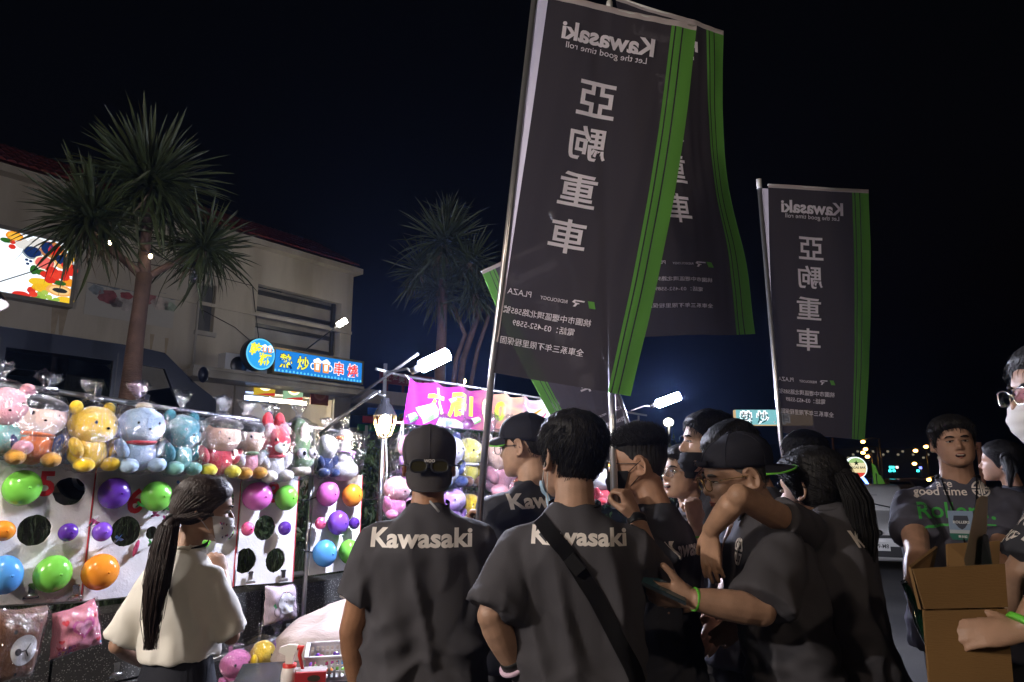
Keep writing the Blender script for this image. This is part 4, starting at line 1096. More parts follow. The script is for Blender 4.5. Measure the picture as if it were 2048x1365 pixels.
def board_text(s, u, v, hpx, par):
    V, F = text2d(s, .03); s_, z_ = STALL.hit(u, v); V = fit2d(V, h=px2m(hpx, STALL.pt(s_, 0).y))
    decal('number', V, F, lambda x, y: STALL.pt(s_ + x, z_ + y, .003), mat('number_red', (.62, .02, .03), .5), par)
board_text('5', 93, 968, 48, bo[0]); board_text('6', 271, 1002, 48, bo[1]); board_text('7', 420, 972, 44, bo[1]); board_text('8', 546, 985, 40, bo[2])
# balloons
BC = {'green': (.20, .62, .08), 'purple': (.10, .03, .32), 'violet': (.22, .08, .62), 'orange': (.88, .30, .03), 'blue': (.10, .36, .80), 'magenta': (.72, .16, .55), 'pink': (.85, .13, .32)}
def balloon_mat(c):
    return mat('balloon_' + c, BC[c], .16, spec=.55, coat=.3, translucent=.12)
def balloon(u, v, ru, rv, c, label):
    s, z = STALL.hit(u, v, .07); p = STALL.pt(s, z, .07); r = px2m(1, p.y)
    # seen from the front: width along the board, depth slightly longer, nipple towards the hole
    ct_ = p.y / math.hypot(p.x, p.y)
    a = px2m(ru, p.y) * ct_ * 1.02; h = px2m(rv, p.y)
    M = Matrix((STALL.d, -STALL.n, UP)).transposed()
    M = M @ Matrix.Rotation(random.uniform(-.25, .25), 3, 'Y')
    t = thing('balloon', label, 'balloon', p, 0, 'balloons stuck in the game boards')
    dep = max(a, h) * .85
    b = MB(); b.ell(p, (a, dep, h), M, seg=24, rings=16, fn=lambda q: Vector((q.x * (1 - .06 * q.y), q.y, q.z * (1 - .06 * q.y))))
    b.build('skin', balloon_mat(c), t)
    q = p + STALL.n * dep * .985
    b = MB(); b.lathe(q + STALL.d * a * .12, STALL.n, [(-.004, .008), (.002, .005), (.006, .007)], 8); b.build('knot', balloon_mat(c), t)
for a in [(44, 976, 40, 34, 'green', 'big green balloon at the left of the red number 5'), (5, 1062, 26, 19, 'orange', 'orange balloon cut by the left edge of the photo'),
          (136, 1065, 20, 17, 'purple', 'small dark purple balloon left of the board seam'), (8, 1150, 37, 36, 'blue', 'big blue balloon in the lower left corner of the board'),
          (105, 1148, 38, 34, 'green', 'big green balloon at the foot of the number 5 board'), (228, 987, 33, 30, 'purple', 'big dark purple balloon left of the red number 6'),
          (313, 993, 32, 29, 'green', 'big green balloon right of the red number 6'), (204, 1064, 20, 18, 'violet', 'small violet balloon right of the board seam'),
          (200, 1144, 37, 33, 'orange', 'big orange balloon beside the woman sleeve'), (405, 1083, 16, 14, 'green', 'green balloon half hidden behind the woman mask'), (452, 1065, 15, 14, 'green', 'small green balloon under the hole right of the woman'),
          (514, 993, 31, 27, 'magenta', 'big magenta balloon left of the red number 8'), (572, 996, 23, 24, 'green', 'green balloon right of the red number 8'),
          (495, 1058, 13, 13, 'pink', 'small pink balloon on the number 8 board'), (569, 1057, 13, 13, 'purple', 'small purple balloon on the number 8 board'),
          (655, 988, 23, 24, 'magenta', 'magenta balloon at the top of the board without holes'), (704, 991, 21, 22, 'orange', 'orange balloon at the top right of the board without holes'),
          (641, 1047, 11, 12, 'pink', 'small pink balloon on the board without holes'), (676, 1046, 21, 23, 'violet', 'big violet balloon in the middle of the board without holes'),
          (708, 1047, 11, 11, 'purple', 'small purple balloon at the right of the board without holes'), (649, 1107, 24, 25, 'blue', 'blue balloon at the foot of the board without holes'), (698, 1104, 20, 23, 'green', 'green balloon at the foot of the board beside the capped man')]:
    balloon(*a)
# darts stuck in the boards
DC = {'blue': (.02, .14, .55), 'green': (.04, .5, .08), 'pink': (.75, .15, .42), 'red': (.65, .05, .08)}
def dart(u, v, du, dv, c, label):
    tip = STALL.hp(u, v, .0); tail = STALL.hp(u + du, v + dv, .06); d = (tail - tip).normalized(); L = max(.075, (tail - tip).length)
    t = thing('dart', label, 'dart', tip, 0, 'darts stuck in the game boards')
    b = MB(); b.tube([tip, tip + d * L * .45], [.001, .003], 6); b.build('point', M_metal, t)
    b = MB(); b.tube([tip + d * L * .4, tip + d * L * .75], .006, 8); b.build('barrel', M_dkmetal, t)
    x = d.orthogonal().normalized(); y = d.cross(x); m = mat('dart_' + c, DC[c], .4)
    b = MB()
    for e in (x, y): b.add([tip + d * L * .7, tip + d * L * .8 + e * .019, tip + d * L * 1.15 + e * .021, tip + d * L * 1.08, tip + d * L * 1.15 - e * .021, tip + d * L * .8 - e * .019], [(0, 1, 2, 3), (0, 3, 4, 5)], 0, False)
    b.build('flight', m, t)
for a in [(349, 977, 10, -9, 'blue', 'blue dart by the top of the woman head'), (268, 1017, 11, -7, 'green', 'green dart under the red number 6'), (322, 1025, 11, -8, 'green', 'green dart below the big green balloon by the woman'),
          (297, 1036, 13, -7, 'pink', 'pink dart right of the hole in the number 6 board'), (322, 1046, 9, -8, 'pink', 'pink dart close to the woman ponytail'), (173, 1056, 16, -12, 'pink', 'pink dart on the board seam'),
          (224, 1088, 13, -10, 'blue', 'blue dart at the lower rim of a hole'), (295, 1096, 7, -10, 'green', 'green dart above the woman shoulder')]:
    dart(*a)
p = STALL.hp(272, 1097, .01); b = MB(); b.ell(p, (.012, .008, .045), Matrix.Rotation(.25, 3, 'Y')); o = b.build('burst_balloon', balloon_mat('pink')); tag(o, 'burst pink balloon scrap hanging from a hole rim', 'balloon scrap')
# spring clips
def clip(u, v, label, n=.0, k=1.0):
    p = STALL.hp(u, v, n); t = thing('clip', label, 'clip', p, 0, 'metal spring clips on the stall rails')
    M = Matrix((STALL.d, -STALL.n, UP)).transposed()
    b = MB(); b.loft([[p + M @ Vector((x * k, y * k, z * k)) for x, y in ((-w, -.004), (w, -.004), (w, .004), (-w, .004))] for w, z in ((.030, -.02), (.030, -.012), (.012, .0), (.012, .03), (.016, .036), (.012, .042))], smooth=False); b.build('jaw', M_chrome, t)
    b = MB(); b.tube([p + M @ Vector((-.02 * k, -.012, -.008)), p + M @ Vector((.02 * k, -.012, -.008))], .007 * k, 8); b.build('spring', M_metal, t)
for a in [(103, 775, 'metal clip on the top rail over the dark haired doll'), (195, 795, 'metal clip on the top rail over the yellow toy'), (292, 807, 'metal clip on the top rail over the pale blue toy'), (539, 838, 'metal clip on the top rail over the red rabbit'),
          (432, 946, 'metal clip on the top edge of the board under the yellow shoed doll'), (62, 1188, 'metal clip holding the brown cushion'), (150, 1190, 'metal clip holding the pink cushion'), (500, 1160, 'metal clip on the middle rail beside the woman sleeve'),
          (566, 1156, 'metal clip holding the round pale cushion'), (460, 1306, 'metal clip on the low rail by the woman skirt'), (575, 1263, 'metal clip at the end of the low rail'), (232, 1345, 'metal clip at the bottom left of the skirt')]:
    clip(a[0], a[1], a[2], .03, 1.15)

# ================================================================== plush toys in clear bags
M_bag = film('clear_bag')
def fur(name, c): return mat('plush_' + name, c, .95, spec=.15, sheen=.35, bump=(90, .35), var=(8, .12))
P_ = dict(pink=(.72, .32, .36), black=(.016, .014, .014), peach=(.72, .47, .34), orange=(.75, .17, .03), navy=(.03, .05, .15), ochre=(.55, .27, .04), yellow=(.80, .52, .02), paleblue=(.38, .52, .68), red=(.62, .05, .07), teal=(.05, .26, .30), mint=(.22, .50, .44), white=(.78, .76, .74), brown=(.10, .045, .025), green=(.16, .26, .12), lemon=(.70, .62, .06), lilac=(.45, .22, .62), cream=(.75, .66, .5), hotpink=(.78, .22, .45))
def pm(c): return fur(c, tuple(x * .82 for x in P_[c]))
M_eye = mat('eye_black', (.01, .01, .01), .15, coat=.5)
def rag(fnv, a=.05, s=3.0):
    return lambda q: q * (1 + a * 1.3 * mnoise.noise(q * s + Vector(fnv)) + .028 * mnoise.noise(q * 8 + Vector(fnv)))
def frame_at(plane, u, v, n, yaw=0.0, roll=0.0):
    p = plane.hp(u, v, n)
    M = Matrix((plane.d, -plane.n, UP)).transposed()
    return p, M @ Matrix.Rotation(yaw, 3, 'Z') @ Matrix.Rotation(roll, 3, 'Y')
def bag_part(t, p, M, h, wx, wy, wz, seed, top=True, flat=True, cz=0.0):
    rnd = random.Random(seed); o_ = Vector((seed * 3.1, seed * 1.7, 0))
    def fn(q):
        k = 1 / max(1e-3, (abs(q.x) ** 4 + abs(q.y) ** 4 + abs(q.z) ** 4) ** .25)
        q2 = q.lerp(q * k, .6)
        q2 = q2 * (1 + .07 * mnoise.noise(Vector((q.x * 6, q.y * 6, q.z * 3.2)) + o_) + .065 * mnoise.noise(Vector((q.x * 15, q.y * 15, q.z * 9)) + o_))
        if q.z > .55: q2 = Vector((q2.x * (1 - .55 * (q.z - .55) / .45), q2.y * (1 - .6 * (q.z - .55) / .45), q2.z))
        return q2
    b = MB(); b.ell(p + M @ Vector((0, 0, cz * h)), (wx * h, wy * h, wz * h), M, seg=34, rings=24, fn=fn)
    if flat: b.sm = [False] * len(b.sm)
    if top:
        k0 = len(b.f)
        b.ell(p + M @ Vector((rnd.uniform(-.05, .05) * h, .02 * h, (cz + wz + .06) * h)), (.20 * h, .09 * h, .13 * h), M, seg=18, rings=12, fn=lambda q: Vector((q.x * (.35 + .7 * max(0, q.z + .3)), q.y * (.5 + .4 * q.z), q.z + .4)) * (1 + .6 * mnoise.noise(q * 3.1 + o_)) + Vector((.3 * mnoise.noise(q * 2 + o_), 0, 0)))
    return b.build('plastic_bag', M_bag, t)
def plush(label, u, v0, v1, n, wpx, spec, seed, plane=None, yaw=0.0, bag=True, name='plush_toy'):
    plane = plane or STALL
    p, M = frame_at(plane, u, (v0 + v1) / 2, n, yaw, random.Random(seed).uniform(-.08, .08))
    h = px2m(v1 - v0, p.y); w = px2m(wpx * 1.1, p.y) * (p.y / math.hypot(p.x, p.y)) / h; h *= 1.06      # width / height
    t = thing(name, label, 'plush toy', p, 0, 'bagged plush toys hung on the stalls')
    g = lambda x, y, z: p + M @ (Vector((x, y, z)) * h)
    S = lambda *r: tuple(k * h for k in r)
    def E(nm, c, pos, r, fn=None, seg=26, rings=18, par=None, M2=None):
        b = MB(); b.ell(g(*pos), S(*r), M if M2 is None else M @ M2, seg=seg, rings=rings, fn=fn or rag((seed, 0, 0), .04)); return b.build(nm, pm(c) if isinstance(c, str) else c, par or t)
    kw = spec; hw = min(.5, w * .47); face = kw.get('face', kw['head'])
    kind = kw.get('kind', 'bear')
    if kind == 'goose':
        E('body', 'white', (0.03, 0, -.36), (.30, .26, .22)); b = MB()
        b.tube([g(.03, 0, -.3), g(.02, 0, -.05), g(0, -.02, .18), g(-.02, -.03, .33)], [h * x for x in (.22, .15, .115, .11)], 14); b.build('neck', pm('white'), t)
        hd = E('head', 'white', (-.02, -.04, .36), (.15, .16, .13))
        E('beak', 'orange', (-.2, -.10, .30), (.12, .07, .045), par=hd); E('eye', M_eye, (-.06, -.19, .38), (.018, .012, .018), par=hd)
        rb = E('ribbon', 'lilac', (.02, -.03, .02), (.17, .17, .03)); E('bow', 'lilac', (.05, -.2, .0), (.10, .03, .04)); E('bow', 'lilac', (.08, -.2, -.07), (.03, .025, .07))
    elif kind == 'long':    # long cushion animal hanging, eyes near the bottom
        E('body', kw['body'], (0, 0, .05), (hw * .8, .2, .46)); hd = E('head', kw['head'], (0, -.1, -.18), (hw * .95, .18, .2))
        for s in (-1, 1):
            e = E('eye', 'white', (s * hw * .42, -.26, -.10), (.085, .06, .085), par=hd); E('pupil', M_eye, (s * hw * .42 + .01, -.315, -.10), (.035, .02, .042), par=hd)
        E('belly', 'cream', (0, -.12, -.38), (hw * .7, .13, .10)); E('stripe', 'cream', (0, -.17, .22), (hw * .35, .04, .2))
    else:
        bh = kw.get('bz', -.24)
        E('body', kw['body'], (0, 0, bh), (hw * .78, .20, .25))
        if 'belly' in kw: E('belly', kw['belly'], (0, -.12, bh), (hw * .5, .11, .18))
        hd = E('head', kw['head'] if not kw.get('doll') else face, (0, -.05, .14), (hw * .92, .26, .27), rag((seed, 1, 0), .05, 2))
        if kw.get('doll'):
            hc = kw['head']
            E('hair', hc, (0, .02, .20), (hw * .97, .27, .26), lambda q: Vector((q.x, q.y, q.z if q.z > -.2 else -.2 + (q.z + .2) * .4)), par=hd)
            E('fringe', hc, (0, -.17, .30), (hw * .78, .15, .11), par=hd)
        es = kw.get('ear', 'round')
        if es == 'round':
            for s in (-1, 1): E('ear', kw.get('earc', kw['head']), (s * hw * .72, -.02, .38), (.10, .06, .10), par=hd)
        elif es == 'long':
            for s in (-1, 1):
                E('ear', kw.get('earc', kw['head']), (s * hw * .42, -.02, .44), (.10, .07, .19), par=hd)
                E('ear_tip', kw.get('tip', 'pink'), (s * hw * .5, -.12, .30), (.11, .07, .15), par=hd)
        elif es == 'side':
            for s in (-1, 1): E('ear', kw.get('earc', kw['head']), (s * hw * 1.0, .02, .12), (.07, .07, .12), par=hd)
        if kw.get('muzzle'):
            E('muzzle', kw['muzzle'], (0, -.26, .06), (.13, .06, .10), par=hd); E('nose', M_eye, (0, -.32, .09), (.03, .02, .022), par=hd)
        else:
            E('nose', M_eye, (.0, -.305, .09), (.022, .014, .016), par=hd)
        for s in (-1, 1):
            E('eye', M_eye, (s * hw * .40, -.265, .17), (.028, .02, .032), par=hd, seg=10, rings=8)
            E('arm', kw.get('arm', kw['body']), (s * hw * .78, -.10, -.17), (.08, .09, .15), M2=Matrix.Rotation(s * .5, 3, 'Y'))
            E('foot', kw.get('foot', kw['body']), (s * hw * .56, -.17, -.41), (.12, .15, .10))
        if 'scarf' in kw: E('scarf', kw['scarf'], (0, -.04, -.09), (hw * .66, .21, .05))
        if 'hat' in kw: E('hat', kw['hat'], (.02, -.05, .42), (.11, .1, .06))
    if bag: bag_part(t, p, M, h, max(.30, hw * 1.12), .36, .53, seed)
    return t
# small LED bounce keeps nothing: the toys are lit by the stall lamps only
plush('round pink plush animal cut by the left edge of the photo', 2, 768, 905, .10, 130, dict(head='pink', body='mint', ear='round', foot='pink'), 1)
plush('bagged doll with black hair in orange clothes with navy belt', 70, 788, 925, .10, 120, dict(head='black', face='peach', doll=1, body='orange', arm='navy', foot='ochre', scarf='orange', ear='none', belly='orange'), 2)
plush('bagged plain yellow plush bear on the top rail', 180, 806, 936, .10, 112, dict(head='yellow', body='yellow', ear='round', foot='yellow', muzzle='yellow'), 3, yaw=.35)
plush('bagged pale blue plush animal with red collar and small yellow cap', 278, 808, 938, .10, 98, dict(head='paleblue', body='paleblue', ear='side', earc='pink', scarf='red', hat='cream', foot='paleblue'), 4)
plush('bagged teal plush animal with mint belly', 357, 824, 943, .10, 80, dict(head='teal', body='teal', belly='mint', foot='mint', ear='round'), 5, yaw=.25)
plush('bagged black haired doll with red sleeves and yellow shoes', 436, 832, 948, .10, 88, dict(head='black', face='peach', doll=1, body='red', arm='red', foot='lemon', ear='side', earc='peach'), 6)
plush('bagged narrow black haired doll with green scarf', 494, 840, 952, .10, 56, dict(head='black', face='peach', doll=1, body='pink', arm='white', foot='ochre', scarf='green', ear='none'), 7)
plush('bagged red plush rabbit with long pink tipped ears', 544, 846, 958, .10, 62, dict(head='red', body='white', ear='long', foot='white', muzzle='white', scarf='red'), 8)
plush('bagged long green plush crocodile with white bulging eyes', 596, 842, 950, .08, 56, dict(kind='long', head='green', body='green'), 9)
plush('bagged white and navy plush animal squeezed next to the silver post', 650, 866, 950, .06, 40, dict(head='white', body='navy', ear='none', foot='navy'), 10)
plush('bagged white plush goose with orange beak and striped ribbon', 688, 862, 950, .08, 66, dict(kind='goose', head='white', body='white'), 11)
# low hanging toys
plush('bagged pink plush animal half hidden behind the woman skirt', 468, 1300, 1385, .08, 64, dict(head='hotpink', body='hotpink', ear='none', foot='hotpink'), 12)
plush('bagged golden yellow plush dog curled on the low rail', 520, 1282, 1364, .10, 62, dict(head='yellow', body='yellow', ear='side', foot='ochre', muzzle='yellow'), 13, yaw=.7)
plush('bagged purple plush toy on the low rail next to the pale sack', 558, 1276, 1350, .06, 44, dict(head='lilac', body='lilac', ear='none', foot='lilac'), 14)

# cushions
def cushion(label, plane, pts, n, m, seed, thick=.07, parts=()):
    """pts: picture corners TL,TR,BR,BL"""
    P = [plane.hp(u, v, n) for u, v in pts]; c = sum(P, Vector()) / 4
    t = thing('cushion', label, 'cushion', c, 0, 'bagged cushions clipped to the stall rail')
    nrm = plane.n
    def surf(s, tt, k, off=0):
        a = P[0].lerp(P[1], s).lerp(P[3].lerp(P[2], s), tt)
        x, y = 2 * s - 1, 2 * tt - 1
        hgt = max(0, (1 - x ** 4) * (1 - y ** 4)) ** .55
        pin = (c - a) * (.10 * (1 - max(abs(x), abs(y)) * 0) * ((1 - abs(x) * abs(y)) * max(abs(x), abs(y)) ** 3)) 
        w = .012 * mnoise.noise(Vector((s * 5, tt * 5, seed)))
        return a + pin + nrm * (k * thick * hgt + off + w)
    b = MB(); b.grid(lambda s, tt: surf(s, tt, 1), 22, 22); b.grid(lambda s, tt: surf(s, tt, -.6), 22, 22); b.build('cover', m, t)
    for nm, V, F, mm, lay in parts:
        decal(nm, *densify(V, F, .08), lambda x, y: surf(x, y, 1, .002 + .0018 * lay), mm, t)
    o_ = Vector((seed, 0, 0))
    def bg(s, tt):
        q = surf(-.06 + 1.12 * s, -.10 + 1.2 * tt, 0)
        s2, t2 = min(1, max(0, -.06 + 1.12 * s)), min(1, max(0, -.1 + 1.2 * tt)); r = surf(s2, t2, 1)
        return q.lerp(r, 1) + (q - r) * .0 + (plane.pt(0, 0) - plane.pt(0, 0)) + nrm * (.014 + .012 * mnoise.noise(Vector((s * 7, tt * 7, 3)) + o_) + .006 * mnoise.noise(Vector((s * 22, tt * 22, 3)) + o_)) + (q - c) * .05
    b = MB(); b.grid(bg, 26, 26, smooth=True); b.build('plastic_bag', M_bag, t)
    return t
D_ = lambda cx, cy, rx, ry: disc2d(cx, cy, rx, ry, 28)
wm_, km_ = mat('print_white', (.7, .68, .64), .8), mat('print_black', (.02, .018, .018), .7)
# flat print, plain bear muzzle
V1, F1 = D_(.60, .55, .23, .20); V2, F2 = D_(.49, .56, .055, .045)
V3, F3 = shape2d([[(.52, .555), (.62, .545), (.69, .46), (.70, .475), (.635, .555), (.68, .63), (.665, .64), (.61, .565), (.52, .57)]])
cushion('brown square bear cushion in a clear bag at the lower left corner', STALL, [(-40, 1215), (100, 1210), (62, 1352), (-40, 1385)], .07, fur('bearbrown', (.16, .07, .035)), 21, .09,
        [('muzzle_print', V1, F1, wm_, 1), ('nose_print', V2, F2, km_, 2), ('mouth_print', V3, F3, km_, 2), ('eye_print', *D_(.42, .30, .03, .028), km_, 1), ('eye_print', *D_(.50, .86, .03, .028), km_, 1)])
def heart(cx, cy, r):
    P = [(cx + r * .062 * 16 * math.sin(t) ** 3, cy - r * .062 * (13 * math.cos(t) - 5 * math.cos(2 * t) - 2 * math.cos(3 * t) - math.cos(4 * t))) for t in np.linspace(0, 2 * math.pi, 25)[:-1]]
    return shape2d([P])
hm = mat('print_heart', (.7, .04, .06), .7); parts = []
for cx, cy, r in ((.16, .22, .07), (.80, .25, .055), (.10, .62, .05), (.82, .78, .055)): parts.append(('heart_print', *heart(cx, cy, r), hm, 1))
for cx, cy, r in ((.70, .10, .03), (.9, .88, .03), (.3, .92, .025)): parts.append(('dot_print', *D_(cx, cy, r, r), mat('print_sky', (.3, .6, .75), .7), 1))
for cx, cy, r in ((.9, .55, .07), (.74, .52, .03), (.68, .92, .05), (.35, .1, .05), (.12, .88, .06)): parts.append(('dot_print', *D_(cx, cy, r, r), mat('print_rose', (.85, .5, .55), .7), 1))
parts.append(('heart_print', *heart(.52, .42, .24), mat('print_deep_pink', (.72, .13, .36), .7), 1)); parts.append(('heart_print', *heart(.52, .42, .17), mat('print_mid_pink', (.82, .35, .50), .7), 2))
x0 = .06
for line, yy in (('WE LOVE', .76), ('STITCH', .86)):
    x = x0
    for i, ch in enumerate(line):
        if ch != ' ':
            V, F = text2d(ch, .035); V = fit2d(V, h=.075); V = np.c_[V[:, 0] + x + .025, yy - V[:, 1]]
            cc = ((.55, .05, .08), (.45, .05, .40), (.85, .38, .03), (.08, .15, .55), (.45, .05, .40), (.75, .08, .25))[(i + (line[0] == 'S')) % 6]
            parts.append(('letter_print', V, F, mat('letter_%d' % int(cc[0] * 100 + cc[2] * 10), cc, .7), 3))
        x += .052
cushion('pink square cushion with hearts and coloured lettering in a clear bag', STALL, [(104, 1228), (190, 1196), (203, 1288), (97, 1322)], .07, mat('cushion_pink', (.78, .27, .33), .75, var=(4, .1)), 22, .09, parts)
om = mat('print_outline', (.12, .08, .10), .7)
def ring2(cx, cy, rx, ry, w=.012): return shape2d([[(cx + rx * math.cos(a), cy + ry * math.sin(a)) for a in np.linspace(0, 6.2832, 31)[:-1]], [(cx + (rx - w) * math.cos(a), cy + (ry - w) * math.sin(a)) for a in np.linspace(0, 6.2832, 31)[:-1]]])
cushion('round pale cushion printed with a simple white shape hanging under the number 8 board', STALL, [(530, 1172), (588, 1168), (590, 1238), (527, 1252)], .06, mat('cushion_lilac', (.72, .58, .66), .75), 23, .07,
        [('shape_print', *D_(.5, .46, .26, .30), mat('print_white2', (.82, .8, .8), .7), 1), ('outline_print', *ring2(.5, .46, .265, .305), om, 2), ('eye_print', *D_(.42, .4, .016, .016), om, 3), ('eye_print', *D_(.56, .38, .016, .016), om, 3), ('nose_print', *D_(.485, .43, .025, .018), om, 3),
         ('bag_print', *ring2(.22, .66, .10, .13), om, 2), ('leek_print', *shape2d([[(.1, .5), (.14, .42), (.2, .55), (.17, .58)]]), mat('print_leek', (.1, .5, .2), .7), 2), ('eggplant_print', *ring2(.84, .50, .09, .16), om, 2)]
        + [('dash_print', *D_(.3 + .07 * k, .88, .014, .02), mat('print_c%d' % (k % 3), ((.85, .5, .1), (.8, .25, .35), (.3, .6, .3))[k % 3], .7), 2) for k in range(7)])

# ================================================================== goods at the foot of the stall
tb = thing('table', 'low dark table with goods in front of the game boards', 'table', STALL.pt(1.9, 0, .75))
TZ = .50
b = MB(); b.slab(STALL, .95, 4.6, TZ - .03, TZ, .35, 1.15); b.build('tabletop', mat('table_top', (.05, .05, .055), .3), tb)
for s_ in (1.0, 4.5):
    for n_ in (.4, 1.1):
        b = MB(); b.tube([STALL.pt(s_, 0, n_), STALL.pt(s_, TZ - .031, n_)], .02, 8); b.build('leg', M_dkmetal, tb)
b = MB(); b.slab(STALL, 2.35, 4.55, TZ + .002, TZ + .008, .38, 1.12); o = b.build('table_cloth', mat('white_sheet', (.7, .7, .72), .35)); tag(o, 'white glossy sheet lying on the low table between the two flag bearers', 'table sheet')
# pale sack
def sack(label, c, r, rot, m, seed):
    o_ = Vector((seed, 2, 0))
    t = thing('sack', label, 'sack', c)
    b = MB(); b.ell(c, r, rot, seg=40, rings=28, fn=lambda q: q.lerp(q * (1 / max(1e-3, (abs(q.x) ** 3 + abs(q.y) ** 3 + abs(q.z) ** 3) ** (1 / 3))), .5) * (1 + .10 * mnoise.noise(Vector((q.x * 1.5, q.y * 4, q.z * 4)) + o_) + .05 * mnoise.noise(q * 5 + o_) + .03 * mnoise.noise(q * 12 + o_)))
    b.build('cloth', m, t)
    e = c + rot @ Vector((-r[0] * .98, 0, 0)); b = MB(); b.ell(e, (.07, .06, .04), rot, fn=lambda q: q * (1 + .5 * mnoise.noise(q * 2.5 + o_))); b.build('tied_end', m, t)
M_sack = mat('sack_film', (.50, .41, .38), .4, bump=(9, .5, 4), var=(4, .16), aniso=(1, 4, 4))
c = at(678, 1290, 4.15)
sack('big pale pink sack lying on the low table', c, (.36, .26, .22), Matrix.Rotation(R(40), 3, 'Z') @ Matrix.Rotation(R(-14), 3, 'Y'), M_sack, 4)
sack('grey beige sack leaning behind the capped man arm', at(742, 1205, 4.7), (.16, .13, .20), Matrix.Rotation(R(20), 3, 'Y'), mat('sack_grey', (.45, .40, .36), .5, bump=(9, .5)), 8)
# perforated white basket
bc = at(704, 1322, 3.55); bt = thing('basket', 'white perforated plastic basket full of little balloons', 'basket', bc - UP * .04)
M_bask = mat('basket_white', (.68, .66, .70), .4)
bz = bc.z - .045
Mx = Matrix.Rotation(R(14), 3, 'Z')
bw, bd, bh = .42, .30, .10
for (ax, ay, L, ph) in ((0, -bd / 2, bw, 0), (0, bd / 2, bw, 0), (-bw / 2, 0, bd, 1), (bw / 2, 0, bd, 1)):
    b = MB(); rot = Mx @ (Matrix.Rotation(math.pi / 2, 3, 'Z') if ph else Matrix.Identity(3)); c0 = Vector((bc.x, bc.y, bz)) + Mx @ Vector((ax, ay, 0))
    holes = []; nn = int(L / .024)
    for k in range(nn):
        for j in range(3):
            x = -L / 2 + .014 + k * (L - .012) / nn; z = .016 + j * .026
            holes.append([(x, z), (x + .013, z), (x + .013, z + .018), (x, z + .018)])
    b = plate([[(-L / 2, 0), (L / 2, 0), (L / 2, bh), (-L / 2, bh)]] + holes, lambda x, y, n: c0 + rot @ Vector((x, n + .002, y)), .003)
    b.build('side', [M_bask, M_bask], bt)
    b = MB(); b.box(c0 + UP * (bh + .004), (L + .02, .018, .008), rot); b.build('rim', M_bask, bt)
b = MB(); b.box(Vector((bc.x, bc.y, bz - .004)), (bw, bd, .006), Mx); b.build('bottom', M_bask, bt)
random.seed(21)
for k in range(60):
    c = list(BC)[k % 7]; x, y = random.uniform(-.19, .19), random.uniform(-.13, .13)
    p = Vector((bc.x, bc.y, bz + .02 + .045 * random.random())) + Mx @ Vector((x, y, 0))
    b = MB(); b.ell(p, (.017, .013, .012), Euler((random.random() * 3, random.random() * 3, 0)).to_matrix(), seg=8, rings=6)
    o = b.build('small_balloon', balloon_mat(c)); tag(o, 'limp little ' + c + ' balloon in the heap inside the white basket', 'balloon', 'limp ' + c + ' balloons heaped in the white basket')
# stand under the basket and bottle: second low table
t2 = thing('table', 'black low table carrying the white basket and the spray bottle', 'table', Vector((bc.x, bc.y, 0)))
b = MB(); b.box(Vector((bc.x - .18, bc.y + .02, bz - .022)), (.72, .46, .028), Mx); b.build('tabletop', mat('black_top', (.015, .015, .017), .2), t2)
for x in (-.48, .14):
    for y in (-.17, .2):
        q = Vector((bc.x, bc.y, 0)) + Mx @ Vector((x, y, 0)); b = MB(); b.tube([q, q + UP * (bz - .037)], .018, 8); b.build('leg', M_dkmetal, t2)
# spray bottle
q = at(577, 1368, 3.3); t = thing('spray_bottle', 'white spray bottle with red trigger on the black table', 'spray bottle', q)
b = MB(); b.lathe(q - UP * .06, UP, [(0, .035), (.10, .036), (.13, .030), (.145, .016)], 16); b.build('bottle', mat('bottle_white', (.75, .68, .64), .35), t)
b = MB(); b.lathe(q + UP * .055, UP, [(0, .030), (.03, .030)], 16); q2 = q + UP * .075; b.build('collar', mat('plastic_red', (.6, .03, .02), .35), t)
b = MB(); b.loft([[q + Vector((x, y, z)) for y in (-.012, .012) for x in ((x0, x1) if y < 0 else (x1, x0))] for z, x0, x1 in ((.085, -.016, .016), (.12, -.018, .020), (.135, -.05, .03), (.155, -.045, .034), (.165, -.01, .03))], smooth=False); b.build('spray_head', mat('plastic_cream', (.72, .68, .62), .4), t)
b = MB(); b.tube([q + Vector((.03, 0, .15)), q + Vector((.05, 0, .155)), q + Vector((.042, 0, .12)), q + Vector((.06, 0, .06))], [.012, .014, .009, .007], 8); b.build('trigger', mat('plastic_red'), t)
# red box
q = at(622, 1352, 3.3); t = thing('carton', 'red carton with a dark oval window beside the spray bottle', 'box', q)
b = MB(); b.box(q, (.13, .09, .05), Matrix.Rotation(R(12), 3, 'Z')); b.build('body', mat('carton_red', (.35, .02, .025), .45), t)
b = MB(); b.box(q + UP * .027, (.132, .05, .004), Matrix.Rotation(R(12), 3, 'Z') @ Matrix.Rotation(R(8), 3, 'X')); b.build('lid', mat('carton_grey', (.35, .32, .32), .5), t)
V, F = disc2d(.015, 0, .028, .014, 20); Rz = Matrix.Rotation(R(12), 3, 'Z'); decal('oval_window', V, F, lambda x, y: q + Rz @ Vector((x, -.0465, y)), mat('carton_dark', (.04, .03, .02), .4), t)

